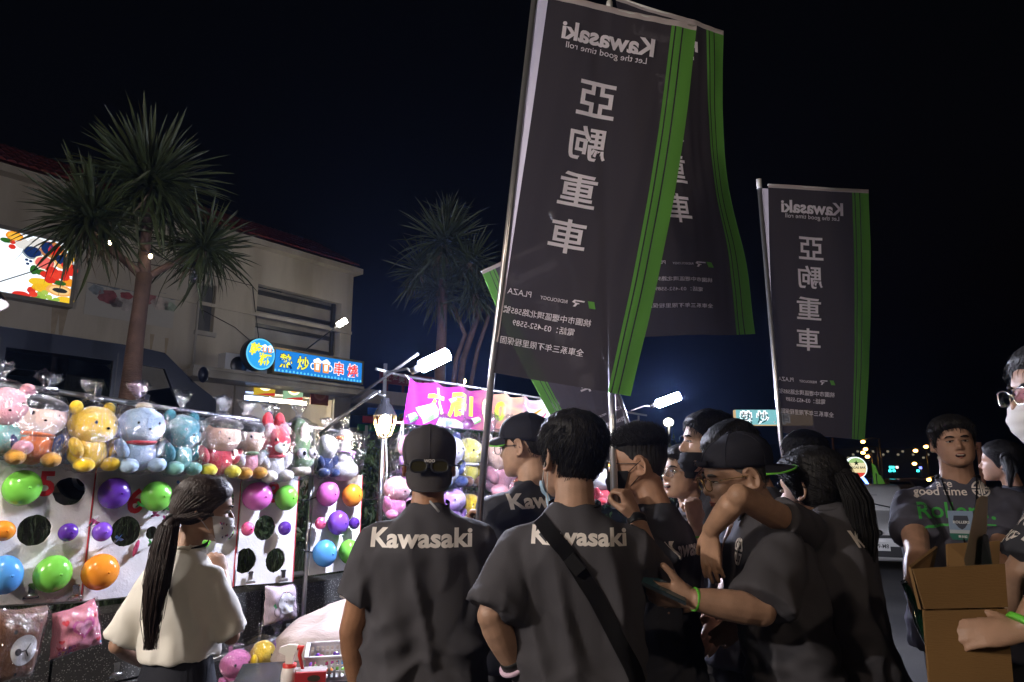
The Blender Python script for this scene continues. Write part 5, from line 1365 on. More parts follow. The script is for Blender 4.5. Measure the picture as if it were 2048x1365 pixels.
# ================================================================== wooden lamp post and rope
wp = thing('lamp_post', 'rough wooden post with white ropes under the caged lamp', 'post', STALL.pt(STALL.hit(764, 950, -.1)[0], 0, -.1))
pa = STALL.hp(767, 880, -.1); pb = STALL.hp(760, 1020, -.1); pb = pb + (pb - pa) * 1.6; pb.z = max(0, pb.z)
b = MB(); b.tube([pb, pa], [.028, .022], 8); b.build('post', mat('rough_wood', (.22, .12, .08), .85, bump=(30, .6)), wp)
for du in (-4, 6):
    b = MB(); b.tube([STALL.hp(770 + du * .3, 868, -.05), STALL.hp(768 + du, 940, -.05), STALL.hp(764 + du * .8, 1010, -.05)], .007, 6); b.build('rope', mat('rope_white', (.6, .58, .54), .9, bump=(120, .6)), wp)
for v in (874, 1008):
    b = MB(); b.ell(STALL.hp(764, v, -.045), (.03, .03, .022), fn=rag((v, 0, 0), .4, 4)); b.build('knot', mat('rope_white'), wp)
WL = ["thin black wire tied to the blue balloon", "thin black wire between the number 8 board and the silver post", "thin black wire between the last board and the wooden post"]
for a, c in ((STALL.hp(597, 1098), STALL.hp(660, 1108)), (STALL.hp(596, 1000, .0), STALL.hp(632, 995, .0)), (STALL.hp(726, 1000, -.01), STALL.hp(762, 994, -.08))):
    b = MB(); b.tube([a, (a + c) / 2 - UP * .012, c], .004, 5); o = b.build("wire", M_black); tag(o, WL.pop(0), "wire")

# ================================================================== banner stall
st2 = thing('display_stand', 'tube frame carrying the purple banner and two rows of bagged toys', 'frame', STALL.pt(4, 0, -.05))
def rail2(name, pts, r=.012):
    b = MB(); b.tube(pts, r, 8); b.build(name, M_metal, st2)
zt2 = STALL.hit(812, 757)[1]; zb2 = STALL.hit(804, 848)[1]
sL2 = STALL.hit(808, 800)[0]; sR2 = STALL.hit(1112, 830)[0]
rail2('rail', [STALL.hp(752, 738), STALL.pt(sL2, zt2 + .015), STALL.pt(sR2 + 2.2, zt2 + .02)])
rail2('rail', [STALL.pt(sL2 - .05, zb2 + .01, -.04), STALL.pt(sR2 + 2.2, zb2 + .01, -.04)], .010)
rail2('rail', [STALL.pt(sL2 - .15, 1.42, -.04), STALL.pt(sR2 + 2.2, 1.42, -.04)], .010)
q = STALL.hp(771, 728); rail2('post', [Vector((q.x, q.y, 0)), q], .014)
for k in (1.9, 4.2): rail2('post', [STALL.pt(sL2 + k, 0, -.04), STALL.pt(sL2 + k, zt2)], .012)
def bannerm():
    m = bpy.data.materials.new('banner_print'); m.use_nodes = True
    N = m.node_tree.nodes; L = m.node_tree.links; b = N['Principled BSDF']
    tc = N.new('ShaderNodeTexCoord'); sx = N.new('ShaderNodeSeparateXYZ'); L.new(tc.outputs['Generated'], sx.inputs[0])
    nz = N.new('ShaderNodeTexNoise'); nz.inputs['Scale'].default_value = 4; L.new(tc.outputs['Generated'], nz.inputs['Vector'])
    md = N.new('ShaderNodeMath'); md.operation = 'MULTIPLY_ADD'; md.inputs[1].default_value = .35; L.new(nz.outputs['Fac'], md.inputs[0]); L.new(sx.outputs[0], md.inputs[2])
    r = N.new('ShaderNodeValToRGB'); e = r.color_ramp.elements
    e[0].position = .15; e[0].color = (.30, .012, .30, 1); e[1].position = .52; e[1].color = (.38, .04, .24, 1)
    for p_, c_ in ((.68, (.72, .28, .22, 1)), (.80, (.80, .52, .30, 1)), (.90, (.72, .30, .35, 1)), (1.02, (.78, .72, .72, 1))):
        q_ = e.new(min(1, p_)); q_.color = c_
    L.new(md.outputs[0], r.inputs[0]); L.new(r.outputs[0], b.inputs['Base Color']); b.inputs['Roughness'].default_value = .6; b.inputs['Specular IOR Level'].default_value = .2
    out = N['Material Output']; tl = N.new('ShaderNodeBsdfTranslucent'); L.new(r.outputs[0], tl.inputs[0])
    ms = N.new('ShaderNodeMixShader'); ms.inputs[0].default_value = .12; L.new(b.outputs[0], ms.inputs[1]); L.new(tl.outputs[0], ms.inputs[2]); L.new(ms.outputs[0], out.inputs[0])
    return m
BL = sR2 - sL2
def bsurf(x, y, off=0):
    """x 0..1 along, y 0 top .. 1 bottom; tied at eight eyelets"""
    k = x * 7.0; f = abs(math.sin(math.pi * k)); sag = .022 * f * (1 - y) ** 2
    fold = .025 * math.cos(2 * math.pi * k) * (1 - .7 * y) + .012 * mnoise.noise(Vector((x * 14, y * 2, 4)))
    return STALL.pt(sL2 + BL * x - .04 * y, zt2 + (zb2 - zt2) * y - sag, .03 + fold + off)
bn = thing('stall_banner', 'purple to orange stall banner with yellow characters hung on a rail', 'banner', STALL.pt(sL2, zb2, 0))
b = MB(); b.grid(lambda u, v: bsurf(u, v), 168, 16); b.build('cloth', bannerm(), bn)
M_lime = mat('print_lime', (.62, .78, .05), .4)
for ch, cx, hh, yy in (('六', .16, .62, .42), ('局', .285, .62, .46), ('1', .37, .52, .42), ('0', .45, .52, .45), ('0', .55, .52, .47)):
    V, F = text2d(ch, .04); V = fit2d(V, h=hh); V = np.c_[V[:, 0] * (zt2 - zb2) / BL, V[:, 1]]
    V, F = densify(V, F, .03)
    decal('lettering', V, F, lambda x, y: bsurf(cx + x, yy - y, .004), M_lime, bn)
mw, mg = mat('tile_white', (.8, .82, .8), .4), mat('tile_green', (.2, .55, .15), .4)
for cx, cy_, w_ in ((.115, .72, .055), (.045, .85, .028), (.395, .78, .022), (.25, .35, .018)):
    a_ = 2.2
    V, F = shape2d([[(cx - w_, cy_ - .10 * w_ / .055), (cx + w_ * .5, cy_ - .24 * w_ / .055), (cx + w_ * 1.1, cy_ - .1 * w_ / .055), (cx - w_ * .3, cy_ + .16 * w_ / .055)]]); decal('tile_print', *densify(V, F, .02), lambda x, y: bsurf(x, y, .005), mw, bn)
    V, F = shape2d([[(cx + w_ * 1.1, cy_ - .1 * w_ / .055), (cx + w_ * 1.15, cy_ + .05 * w_ / .055), (cx - w_ * .25, cy_ + .26 * w_ / .055), (cx - w_ * .3, cy_ + .16 * w_ / .055)]]); decal('tile_edge_print', *densify(V, F, .02), lambda x, y: bsurf(x, y, .005), mg, bn)
V, F = shape2d([[(.17, .98), (.19, .78), (.27, .80), (.325, .9), (.325, .995)]]); decal('white_cartouche', *densify(V, F, .02), lambda x, y: bsurf(x, y, .005), mw, bn)
V, F = text2d('麻將', .0); V = fit2d(V, h=.13); V = np.c_[V[:, 0] * .14, V[:, 1]]; decal('lettering', *densify(V, F, .02), lambda x, y: bsurf(.24 + x, .9 - y, .008), mat('print_darkgreen', (.02, .25, .12), .5), bn)
for k, (x0, y0, x1, y1, w_, c_) in enumerate(((.66, .9, .95, .25, .05, (.75, .08, .12)), (.62, .75, .9, .15, .04, (.85, .35, .03)), (.70, .15, .76, .6, .03, (.2, .45, .6)), (.88, .2, .99, .75, .05, (.85, .82, .8)), (.74, .98, .93, .86, .035, (.85, .6, .05)))):
    pts = [(x0 + (x1 - x0) * t + .02 * math.sin(5 * t), y0 + (y1 - y0) * t + .12 * math.sin(3.1 * t)) for t in np.linspace(0, 1, 10)]
    V, F = shape2d([[(x, y - w_ * 1.2 * math.sin(math.pi * i / 9) - .01) for i, (x, y) in enumerate(pts)] + [(x, y + w_ * 1.2 * math.sin(math.pi * i / 9) + .01) for i, (x, y) in reversed(list(enumerate(pts)))]])
    V[:, 1] = np.clip(V[:, 1], .02, .98)
    decal('swoosh_print', *densify(V, F, .02), lambda x, y: bsurf(x, y, .004 + .001 * k), mat('swoosh_%d' % k, c_, .4), bn)
V, F = text2d('CHEF', .0); V = fit2d(V, h=.14); V = np.c_[-V[:, 0] * .14, V[:, 1]]; decal('lettering', *densify(V, F, .02), lambda x, y: bsurf(.965 + x, .55 - y, .009), mat('print_ink_blue', (.1, .2, .35), .5), bn)
for k in range(8):
    b = MB(); b.tube([bsurf(k / 7, .03), STALL.pt(sL2 + BL * k / 7, zt2 + .03, .0)], .005, 5); b.build('tie', mat('rope_white'), bn)
p = bsurf(0, 1); b = MB()
for k in range(12): b.tube([p + UP * .02, p + Vector((random.uniform(-.03, .01), random.uniform(-.02, .02), -.08)), p + Vector((random.uniform(-.06, .02), random.uniform(-.03, .03), -.22))], .003, 4)
o = b.build('tassel', mat('rope_white')); tag(o, 'frayed pale tassel hanging from the left corner of the purple banner', 'tassel')
# toys hung below the banner
for i, (lab, u, v0, v1, w_, sp_) in enumerate([
    ('bagged round magenta plush toy under the left end of the banner', 824, 862, 956, 72, dict(head='hotpink', body='lilac', face='peach', ear='none')),
    ('bagged big black and white plush toy right of the black cap', 892, 866, 968, 74, dict(head='white', body='white', ear='round', earc='navy', foot='navy', arm='navy')),
    ('bagged bright yellow plush cushion toy with a wide smile', 934, 872, 968, 62, dict(head='lemon', body='lemon', ear='none', foot='brown', scarf='white')),
    ('bagged peach plush toy right of the flag pole', 994, 868, 985, 74, dict(head='peach', body='pink', ear='round', earc='cream')),
    ('bagged orange plush toy behind the bespectacled man face', 1028, 868, 975, 46, dict(head='orange', body='orange', ear='round')),
    ('bagged cream plush toy far right behind the black haired man', 1075, 880, 975, 60, dict(head='cream', body='orange', ear='round')),
    ('bagged pink plush toy by the white ropes', 790, 950, 1032, 62, dict(head='pink', body='hotpink', ear='none')),
    ('bagged violet plush toy under the smiling yellow toy', 902, 975, 1052, 60, dict(head='lilac', body='lilac', foot='navy', ear='round')),
    ('bagged golden plush toy left of the flag pole in the lower row', 936, 985, 1062, 50, dict(head='yellow', body='yellow', foot='navy', ear='none')),
    ('bagged white plush toy right of the flag pole in the lower row', 992, 990, 1072, 60, dict(head='white', body='teal', ear='round')),
    ('bagged white and red plush toy seen past the black haired man neck', 1200, 940, 1005, 52, dict(head='white', body='red', ear='round')),
    ('bagged blue plush toy behind the raised hand on the pole', 1246, 925, 990, 52, dict(head='paleblue', body='navy', ear='round')),
    ('bagged lemon plush toy in front of the black masked man', 1272, 950, 1015, 46, dict(head='lemon', body='lemon', ear='round')),
    ('bagged mint plush toy at the far end of the toy row', 1290, 905, 965, 46, dict(head='mint', body='mint', ear='round'))]):
    plush(lab, u, v0, v1, .10 if i < 6 else .14, w_, sp_, 40 + i)
lamp_post(Vector((-3.9, -.2, 3.1)), 'tube lamp on a thin post left of the photographer')
# ================================================================== people
HZ = np.array([0, .012, .030, .052, .078, .110, .135, .165, .190, .208, .220, .226])
HW = np.array([.022, .041, .054, .061, .067, .072, .0745, .0745, .068, .052, .030, .004])
HF = np.array([.086, .093, .096, .096, .095, .093, .096, .091, .075, .052, .024, -.006])
HB = np.array([.030, -.005, -.034, -.058, -.080, -.095, -.102, -.101, -.090, -.070, -.044, -.012])
def head_xy(z, th, fat=1.0):
    """point of the head surface at height z (chin 0, crown .226) and azimuth th from the face"""
    w = np.interp(z, HZ, HW); f = np.interp(z, HZ, HF); bk = np.interp(z, HZ, HB)
    if fat != 1.0: w *= 1 + (fat - 1) * max(0, min(1, (.13 - z) / .08)) * 1.0 + (fat - 1) * .35
    c, a = (f + bk) / 2, (f - bk) / 2
    s, co = math.sin(th), math.cos(th)
    e = .92
    return Vector((w * math.copysign(abs(s) ** e, s), c + a * math.copysign(abs(co) ** e, co), z))
def head_out(p):
    d = p - Vector((0, -.005, .125)); d.z *= .75
    return d.normalized()
def skinm(tone):
    return mat('skin_%d' % int(tone[0] * 1000), tone, .46, spec=.45, bump=(190, .10), var=(22, .14))
def fabricm(name, c, sheen=.0):
    return mat('fabric_' + name, c, .85, spec=.2, sheen=sheen, bump=(420, .12), var=(7, .07))
M_hair = mat('hair_black', (.011, .010, .010), .58, spec=.3, bump=(120, .5), aniso=(1, 1, .15))
M_hairg = mat('hair_grey', (.10, .095, .09), .5, spec=.4, bump=(140, .5))
M_hairb = mat('hair_brown', (.022, .012, .009), .5, spec=.4, bump=(130, .5), aniso=(1, 1, .12))
M_print = mat('print_silver', (.80, .74, .70), .45, spec=.6)
M_printg = mat('print_green', (.05, .42, .07), .5)
M_lanyard = fabricm('lanyard', (.010, .010, .011))

V_ = Vector
class Person:
    def __init__(s, label, head_px, top_v, Y, H=None, rz=0.0, w=1.0, lean=(0, 0), head=(0, 0, 0), fat=1.0, skin=(.36, .19, .12), hs=1.0, group=None, fem=False, drop=0.0):
        """head_px: picture column of the head; top_v: picture row of its top; Y: distance"""
        P = at(head_px, top_v, Y)
        s.H = (H or P.z) + drop; k = s.k = s.H / 1.73
        s.w = w; s.fat = fat; s.lean = Vector((lean[0], lean[1], 0)); s.skin = skinm(skin); s.fem = fem
        off = Vector((lean[0], lean[1] + .02, 0)); Rz = Matrix.Rotation(rz, 3, 'Z')
        base = P - Rz @ off
        s.root = thing('person', label, 'person', (base.x, base.y, 0), rz, group)
        s.W = wmat(s.root); s.I = s.W.inverted()
        s.neck = Vector((lean[0], lean[1], 0)) + Vector((0, -.005, 1.455 * k))
        hk = hs * k * 1.0
        s.hk = hk
        yaw, pit, roll = head
        piv = Vector((0, -.02, .045))
        s.Mh = Matrix.Translation(Vector((lean[0], lean[1] + .022, s.H - drop - .226 * hk + piv.z * hk))) @ Euler((pit, roll, yaw)).to_matrix().to_4x4() @ Matrix.Scale(hk, 4) @ Matrix.Translation(-piv)
        if abs(pit) > .15: s.Mh = Matrix.Translation((0, 0, 0)) @ s.Mh
        s.sh = {sd: Vector((sd * (.146 if fem else .160) * k * w, lean[1] * .9, 1.352 * k)) + Vector((lean[0] * .9, -.01, 0)) for sd in (-1, 1)}
        s.body = MB(); s.arms = {}
        s.parts = {}
    def L(s, p):           # world -> local
        return s.I @ p
    def off(s, z):
        t = max(0, min(1, (z / s.k - .92) / .5)); return Vector((s.lean.x * t, s.lean.y * t, 0))
    # ---------------------------------------------------------------- body surface
    def head(s, mouth=0.0):
        b = s.body; n0 = len(b.v)
        zs = np.concatenate([np.linspace(0, .19, 20), [.2, .208, .214, .220, .224, .226]])
        rings = []
        for z in zs:
            r = []
            for i in range(40):
                th = 2 * math.pi * i / 40; p = head_xy(z, th, s.fat)
                # eye sockets, brow, cheeks, temples
                for sx in (-1, 1):
                    d = math.hypot((p.x - sx * .032) / .020, (p.z - .113) / .013)
                    if p.y > .03 and d < 2: p.y -= .009 * math.exp(-d * d)
                    d = math.hypot((p.x - sx * .042) / .022, (p.z - .080) / .022)
                    if p.y > .03 and d < 2: p.y += .005 * math.exp(-d * d) * s.fat
                    d = math.hypot((p.x - sx * .030) / .026, (p.z - .134) / .009)
                    if p.y > .03 and d < 2: p.y += .004 * math.exp(-d * d)
                r.append(p)
            rings.append(r)
        b.loft(rings)
        b.tube([(0, .086, .120), (0, .098, .103), (0, .108, .086), (0, .104, .076)], [.009, .0105, .0135, .010], 10)
        for sx in (-1, 1):
            b.ell((sx * .0125, .096, .078), (.0085, .011, .0075), seg=10, rings=6)
            # ear: helix ring, lobe, plate
            ex = .0735 * (1 + (s.fat - 1) * .7)
            b.ell((sx * (ex + .001), -.012, .104), (.006, .014, .026), Euler((R(-12), 0, sx * R(-22))).to_matrix(), seg=12, rings=8)
            b.tube([Vector((sx * (ex + .004 + .009 * (.5 - .5 * math.cos(a * .5 + 1.2))), -.010 - .019 * math.sin(a - .5) * 1.0, .106 + .031 * math.cos(a - .35))) for a in np.linspace(-.6, 4.0, 12)], .0052, 6)
            b.ell((sx * (ex + .003), -.004, .078), (.006, .009, .010), seg=8, rings=6)
        b.ell((0, .092 + .001, .0535), (.023, .010, .0065), seg=14, rings=8)   # upper lip
        b.ell((0, .091, .0435 - mouth), (.020, .0105, .0070), seg=14, rings=8)
        b.ell((0, .084, .018), (.022, .016, .017), seg=12, rings=8)           # chin
        if s.fat > 1.2: b.ell((0, .045, -.012), (.062, .05, .034), seg=16, rings=10)
        b.xform(s.Mh, n0)
        top = s.Mh @ Vector((0, -.022, .045)); nr = .056 * s.k * (1 + (s.fat - 1) * .9) * (.86 if s.fem else 1)
        mid = (top + s.neck) / 2 + Vector((0, -.004, 0))
        b.tube([s.Mh @ Vector((0, -.018, .075)), top, mid, s.neck + Vector((0, -.012, -.02)), s.neck + Vector((0, -.012, -.14))], [nr * .9, nr, nr * 1.0, nr * 1.16, nr * 1.5], 18)
        b.tube([s.sh[-1] + Vector((0, 0, -.02)), (s.sh[-1] + s.sh[1]) / 2 + Vector((0, 0, .0)), s.sh[1] + Vector((0, 0, -.02))], [.05 * s.k, .085 * s.k, .05 * s.k], 14)
        return s
    def arm(s, side, elbow, wrist, fdir=None, palm=None, curl=(.35, .3, .25), thumb=.3, world=True, up=1.0, spread=0.0, hand=True):
        """side +1 right / -1 left; elbow, wrist, finger direction and back-of-hand normal in world coordinates"""
        if world:
            elbow, wrist = s.L(elbow), s.L(wrist)
            M3 = s.I.to_3x3()
            if fdir is not None: fdir = M3 @ fdir
            if palm is not None: palm = M3 @ palm
        S = s.sh[side]; k = s.k * up; f = .88 if s.fem else 1.0
        wd = .55 + .45 * s.w
        def seg(a, c, r):
            n = len(r); return [a.lerp(c, i / (n - 1)) for i in range(n)], r
        p1, r1 = seg(S, elbow, [x * k * f * wd for x in (.034, .050, .050, .046, .041)])
        p2, r2 = seg(elbow, wrist, [x * k * f * wd for x in (.040, .0435, .041, .035, .029)])
        s.body.tube(p1 + p2[1:], r1 + r2[1:-1] + [(r2[-1] * 1.06, r2[-1] * .92)], 14)
        s.body.ell(elbow, (.041 * k * f * wd,) * 3, seg=12, rings=8)
        s.arms[side] = (S, elbow, wrist)
        if hand:
            if fdir is None: fdir = (wrist - elbow).normalized()
            if palm is None: palm = Vector((side, 0, 0))
            s.hand(wrist, fdir, palm, side, curl, thumb, spread, k * (.9 if s.fem else 1))
        return s
    def hand(s, wr, fdir, back, side, curl, thumb, spread, k):
        y = fdir.normalized(); z = (back - y * back.dot(y)).normalized(); x = y.cross(z)
        ts = -side          # thumb side along x for a right hand seen from its back
        M = Matrix((x, y, z)).transposed().to_4x4(); M.translation = wr
        M = M @ Matrix.Scale(k, 4)
        b = s.body; n0 = len(b.v)
        rings = []
        for yy, hw, ht in ((-.012, .026, .019), (.012, .030, .0185), (.04, .037, .0175), (.07, .0405, .0150), (.090, .040, .0125), (.098, .036, .009)):
            rings.append([Vector((hw * math.copysign(abs(math.cos(a)) ** .8, math.cos(a)), yy, ht * math.sin(a))) for a in np.linspace(0, 2 * math.pi, 17)[:-1]])
        b.loft(rings)
        for i, (fx, L, r, y0) in enumerate(((-.0305, .066, .0076, .086), (-.0105, .078, .0086, .093), (.0105, .084, .0088, .095), (.031, .074, .0084, .091))):
            fx *= ts * 1.0
            pth = [Vector((fx, y0 - .022, .002)), Vector((fx, y0, .003))]; a = 0.0; rr = [r * 1.15, r * 1.12]
            cm = 1 + .12 * (1.5 - i) * .5
            sp = spread * (i - 1.5) * ts
            for j, (fr, c) in enumerate(zip((.46, .30, .24), curl)):
                a += c * cm; d = Vector((math.sin(sp), math.cos(a), -math.sin(a)))
                pth.append(pth[-1] + d * L * fr); rr.append(r * (1.0 - .07 * j))
            pth.append(pth[-1] + d * .004); rr.append(r * .55)
            b.tube(pth, rr, 9)
        p0 = Vector((ts * .020, .012, -.004)); p1 = Vector((ts * .042, .040, -.010)); d = Vector((ts * (.62 - thumb * .9), .74, -.25 - thumb * .5)).normalized()
        p2 = p1 + d * .036; d2 = Vector((ts * (.35 - thumb * 1.3), .84, -.25 - thumb * .6)).normalized(); p3 = p2 + d2 * .028
        b.tube([p0, p1, p2, p3, p3 + d2 * .005], [.0145, .0135, .0105, .0092, .005], 10)
        b.xform(M, n0)
    def finish(s, voxel=.0055):
        # torso under the clothes keeps the body one piece
        k, w = s.k, s.w
        b = s.body
        for z0, z1, r in ((1.42, .95, .11),):
            b.tube([Vector((0, 0, z1 * k)) + s.off(z1 * k), Vector((0, 0, 1.2 * k)) + s.off(1.2 * k), Vector((0, 0, 1.36 * k)) + s.off(1.36 * k)], [(.07 * k, .10 * k * w), (.07 * k, .10 * k * w), (.06 * k, .10 * k * w)], 16)
        me = remeshed('body', b, voxel, 2)
        me.materials.append(s.skin)
        o = bpy.data.objects.new('body', me); COL.objects.link(o); o.parent = s.root
        s.bodyo = o
        return s
    def put(s, name, b, m, par=None):
        o = bpy.data.objects.new(name, b.mesh(name, m)); COL.objects.link(o); o.parent = par or s.root; return o
    # ---------------------------------------------------------------- clothes
    def shirt(s, m, hem=.80, sleeve=.62, voxel=.010, wr=1.0, loose=1.0, chest=1.0, belly=0.0, name='t_shirt', collar=True, seed=1, cuff=None):
        k, w = s.k, s.w; b = MB()
        prof = [  # z, half width, half depth, y offset
            (hem, .205, .138, -.004), (hem + .004, .207, .140, -.004), (.88, .203, .138, -.004), (.97, .192, .130, -.002), (1.06, .188, .126, 0), (1.16, .192, .128, 0), (1.25, .194, .130, -.004),
            (1.32, .186, .124, -.012), (1.365, .168, .112, -.018), (1.395, .146, .098, -.022), (1.422, .116, .086, -.022), (1.445, .090, .074, -.020), (1.466, .071, .064, -.014), (1.478, .062, .058, -.010)]
        if s.fem: prof = [(z, hw * (.90 if z > 1.15 else (.86 if 1.0 < z < 1.15 else .98)), hd * .95, yo) for z, hw, hd, yo in prof]
        prof = prof[:2] + [q for q in prof[2:] if q[0] > hem + .012]
        rings = []
        for z, hw, hd, yo in prof:
            c = s.off(z * k) + Vector((0, yo, z * k)); bl = belly * math.exp(-((z - 1.0) / .16) ** 2)
            lo = 1 + (loose - 1) * max(0, min(1, (1.35 - z) / .3))
            r = []
            for i in range(40):
                a = 2 * math.pi * i / 40; ca, sa = math.cos(a), math.sin(a)
                ww = hw * w * (1 if z < 1.42 else (1 + (1 / w - 1) * .5))
                x = ww * lo * math.copysign(abs(ca) ** .82, ca); y = hd * lo * (.6 + .4 * w) * math.copysign(abs(sa) ** .9, sa) * chest
                if sa > 0: y += bl * sa
                r.append(c + Vector((x * k, y * k, 0)))
            rings.append(r)
        b.loft(rings)
        for sd, (S, E, Wr) in s.arms.items():
            L = (E - S).length; d = (E - S).normalized(); f = .9 if s.fem else 1
            wd = .5 + .5 * w
            inn = Vector((-sd * .075 * k, -.01, .028 * k))
            r0 = [x * (.95 if s.fem else 1) for x in (.058, .072, .078, .081, .084, .085)]
            if cuff: r0[-2:] = cuff
            cl = sleeve * .30 * k if L > .2 else sleeve * L
            cl = min(cl, L * .95) if sleeve < 1.1 else L * sleeve
            pts = [S + inn] + [S + d * cl * t for t in (0.02, .3, .6, .85, 1.0)]
            b.tube(pts, [x * k * f * wd for x in r0], 18)
        me = remeshed(name, b, voxel, 3)
        # folds: vertical drapes low down, short creases at the armpits and waist
        nv = len(me.vertices); co = np.empty(nv * 3); me.vertices.foreach_get('co', co); co = co.reshape(-1, 3)
        no = np.empty(nv * 3); me.vertices.foreach_get('normal', no); no = no.reshape(-1, 3)
        for i in range(nv):
            x, y, z = co[i]; zz = z / k
            low = max(0, min(1, (1.42 - zz) / .22))
            sl_ = .4 if abs(x) > .2 * k * w else 1.0; a = (.22 - abs(mnoise.noise(Vector((x * 9 + z * 1.5 + seed * 7, y * 9, z * 1.1 + seed))))) * .042 * low * sl_
            a += (abs(mnoise.noise(Vector((x * 7 + z * 3.5 + seed, y * 7, z * 5 - x * 3)))) - .2) * -.026 * (.3 + .7 * low) * sl_
            a += mnoise.noise(Vector((x * 20, y * 20 + seed, z * 13))) * .006
            a += (abs(mnoise.noise(Vector((x * 4 + seed * 3, y * 5, z * 16 + abs(x) * 9)))) - .25) * -.026 * math.exp(-((zz - .98) / .10) ** 2)
            co[i] += no[i] * max(-.015, min(.022, a * wr * 1.25))
        me.vertices.foreach_set('co', co.ravel()); me.update()
        me.materials.append(m)
        o = bpy.data.objects.new(name, me); COL.objects.link(o); o.parent = s.root
        s.shirto = o
        s.bvh = BVHTree.FromPolygons([tuple(v) for v in co], [tuple(p.vertices) for p in me.polygons])
        if collar:
            c = s.neck + Vector((0, -.004, -.006)); b = MB()
            b.tube([c + Vector((.066 * k * math.sin(a) * (1 + (s.fat - 1) * .8), .058 * k * math.cos(a) + .004, .012 * k - .028 * k * max(0, math.cos(a)))) for a in np.linspace(0, 2 * math.pi, 29)], (.011 * k), 8, cap=False)
            s.put('collar', b, m, o)
        return s
    def pants(s, m, hem=.06, flare=1.0, skirt=False):
        k, w = s.k, s.w; b = MB()
        if skirt:
            n = 80; rings = []
            for z, hw in ((1.14, .14), (1.05, .150), (.98, .165), (.9, .195), (.7, .235), (.45, .275), (.25, .30)):
                rings.append([Vector(((hw * w + .012 * math.cos(a * 40) * min(1, (1.06 - z) * 4)) * math.cos(a), (hw * .72 + .012 * math.cos(a * 40) * min(1, (1.06 - z) * 4)) * math.sin(a), z)) * k for a in [2 * math.pi * i / n for i in range(n)]])
            b.loft(list(reversed(rings))); s.put('skirt', b, m)
            b = MB()
            for sd in (-1, 1): b.tube([Vector((sd * .09, 0, .4)) * k, Vector((sd * .09, -.01, .28)) * k, Vector((sd * .09, 0, .08)) * k], [.05 * k, .052 * k, .035 * k], 10)
            s.put('lower_legs', b, s.skin)
        else:
            rings = []
            for z, hw, hd in ((1.02, .14, .092), (.95, .145, .098), (.88, .150, .10), (.80, .165, .11), (.74, .16, .105)):
                rings.append([Vector((hw * w * math.cos(a), hd * (.5 + .5 * w) * math.sin(a), z)) * k for a in np.linspace(0, 2 * math.pi, 25)[:-1]])
            b.loft(list(reversed(rings)))
            for sd in (-1, 1):
                b.tube([Vector((sd * x * w, y, z)) * k for x, y, z in ((.088, 0, .88), (.092, .0, .70), (.095, .01, .48), (.098, -.01, .28), (.10, 0, hem))], [x * k * (.6 + .4 * w) for x in (.092, .090, .070 * flare, .066 * flare, .062 * flare)], 14)
            me = remeshed('trousers', b, .018, 2)
            for v in me.vertices:
                q = v.co; v.co += v.normal * (.010 * mnoise.noise(Vector((q.x * 9, q.y * 9, q.z * 6))) - .006 * abs(mnoise.noise(Vector((q.x * 5, q.y * 5, q.z * 14)))))
            me.materials.append(m); o = bpy.data.objects.new('trousers', me); COL.objects.link(o); o.parent = s.root
        for sd in (-1, 1):
            b = MB(); b.loft([[Vector((sd * .10 * w + hw * math.cos(a), yy + 0 * a, zc + hh * math.sin(a))) * k for a in np.linspace(0, 2 * math.pi, 13)[:-1]] for yy, hw, hh, zc in ((-.09, .02, .02, .04), (-.08, .036, .05, .05), (-.02, .040, .05, .05), (.06, .046, .035, .035), (.13, .044, .028, .028), (.165, .02, .015, .02))])
            s.put('shoe', b, mat('shoe_dark', (.02, .02, .022), .5))
        return s
    # ---------------------------------------------------------------- head dress
    def thick(s, th, z, style):
        a = abs((th + math.pi) % (2 * math.pi) - math.pi)           # 0 front .. pi back
        pts = {'short': ([0, .6, 1.1, 1.45, 1.6, 1.8, 2.2, 3.15], [.182, .172, .140, .088, .086, .118, .062, .040]),
               'under': ([0, .6, 1.1, 1.45, 1.6, 1.8, 2.2, 3.15], [.178, .170, .145, .110, .112, .125, .075, .050]),
               'fade': ([0, .6, 1.1, 1.45, 1.6, 1.8, 2.2, 3.15], [.178, .170, .145, .110, .112, .125, .075, .050]),
               'long': ([0, .6, 1.1, 1.5, 1.9, 3.15], [.185, .168, .130, .075, .060, .030])}[style if style in ('short', 'fade', 'under') else 'long']
        zl = np.interp(a, *pts); d = (z - zl) / .022
        m = max(-1, min(1, d))
        if style == 'short': T = .007 + .016 * max(0, min(1, (z - .10) / .10))
        elif style == 'under': T = .0025
        elif style == 'fade': T = .002 + .026 * max(0, min(1, (z - .158) / .045)) ** 1.2
        else: T = .010 + .012 * max(0, min(1, (z - .08) / .10))
        m2 = (m + 1) / 2
        return -.009 + (T + .009) * m2 * m2 * (3 - 2 * m2), m
    def hair(s, style='short', m=None, n=900, seed=1, length=1.0, lift=.35, cap=False, back=False):
        m = m or M_hair; rnd = random.Random(seed); b = MB(); n0 = 0
        zs = np.concatenate([np.linspace(.02, .19, 26), [.197, .204, .210, .215, .219, .222, .2245, .226]])
        rings = []; NT = 48
        for z in zs:
            r = []
            for i in range(NT):
                th = 2 * math.pi * i / NT; p = head_xy(z, th, s.fat); t, mm = s.thick(th, z, style)
                t *= (1 + .22 * mnoise.noise(Vector((p.x * 60, p.y * 60, p.z * 34)) + Vector((seed, 0, 0)))) if t > 0 else 1
                r.append(p + head_out(p) * t)
            rings.append(r)
        b.loft(rings)
        whorl = Vector((.01, -.045, .225))
        cnt = 0; tries = 0; n = int(n * 2)
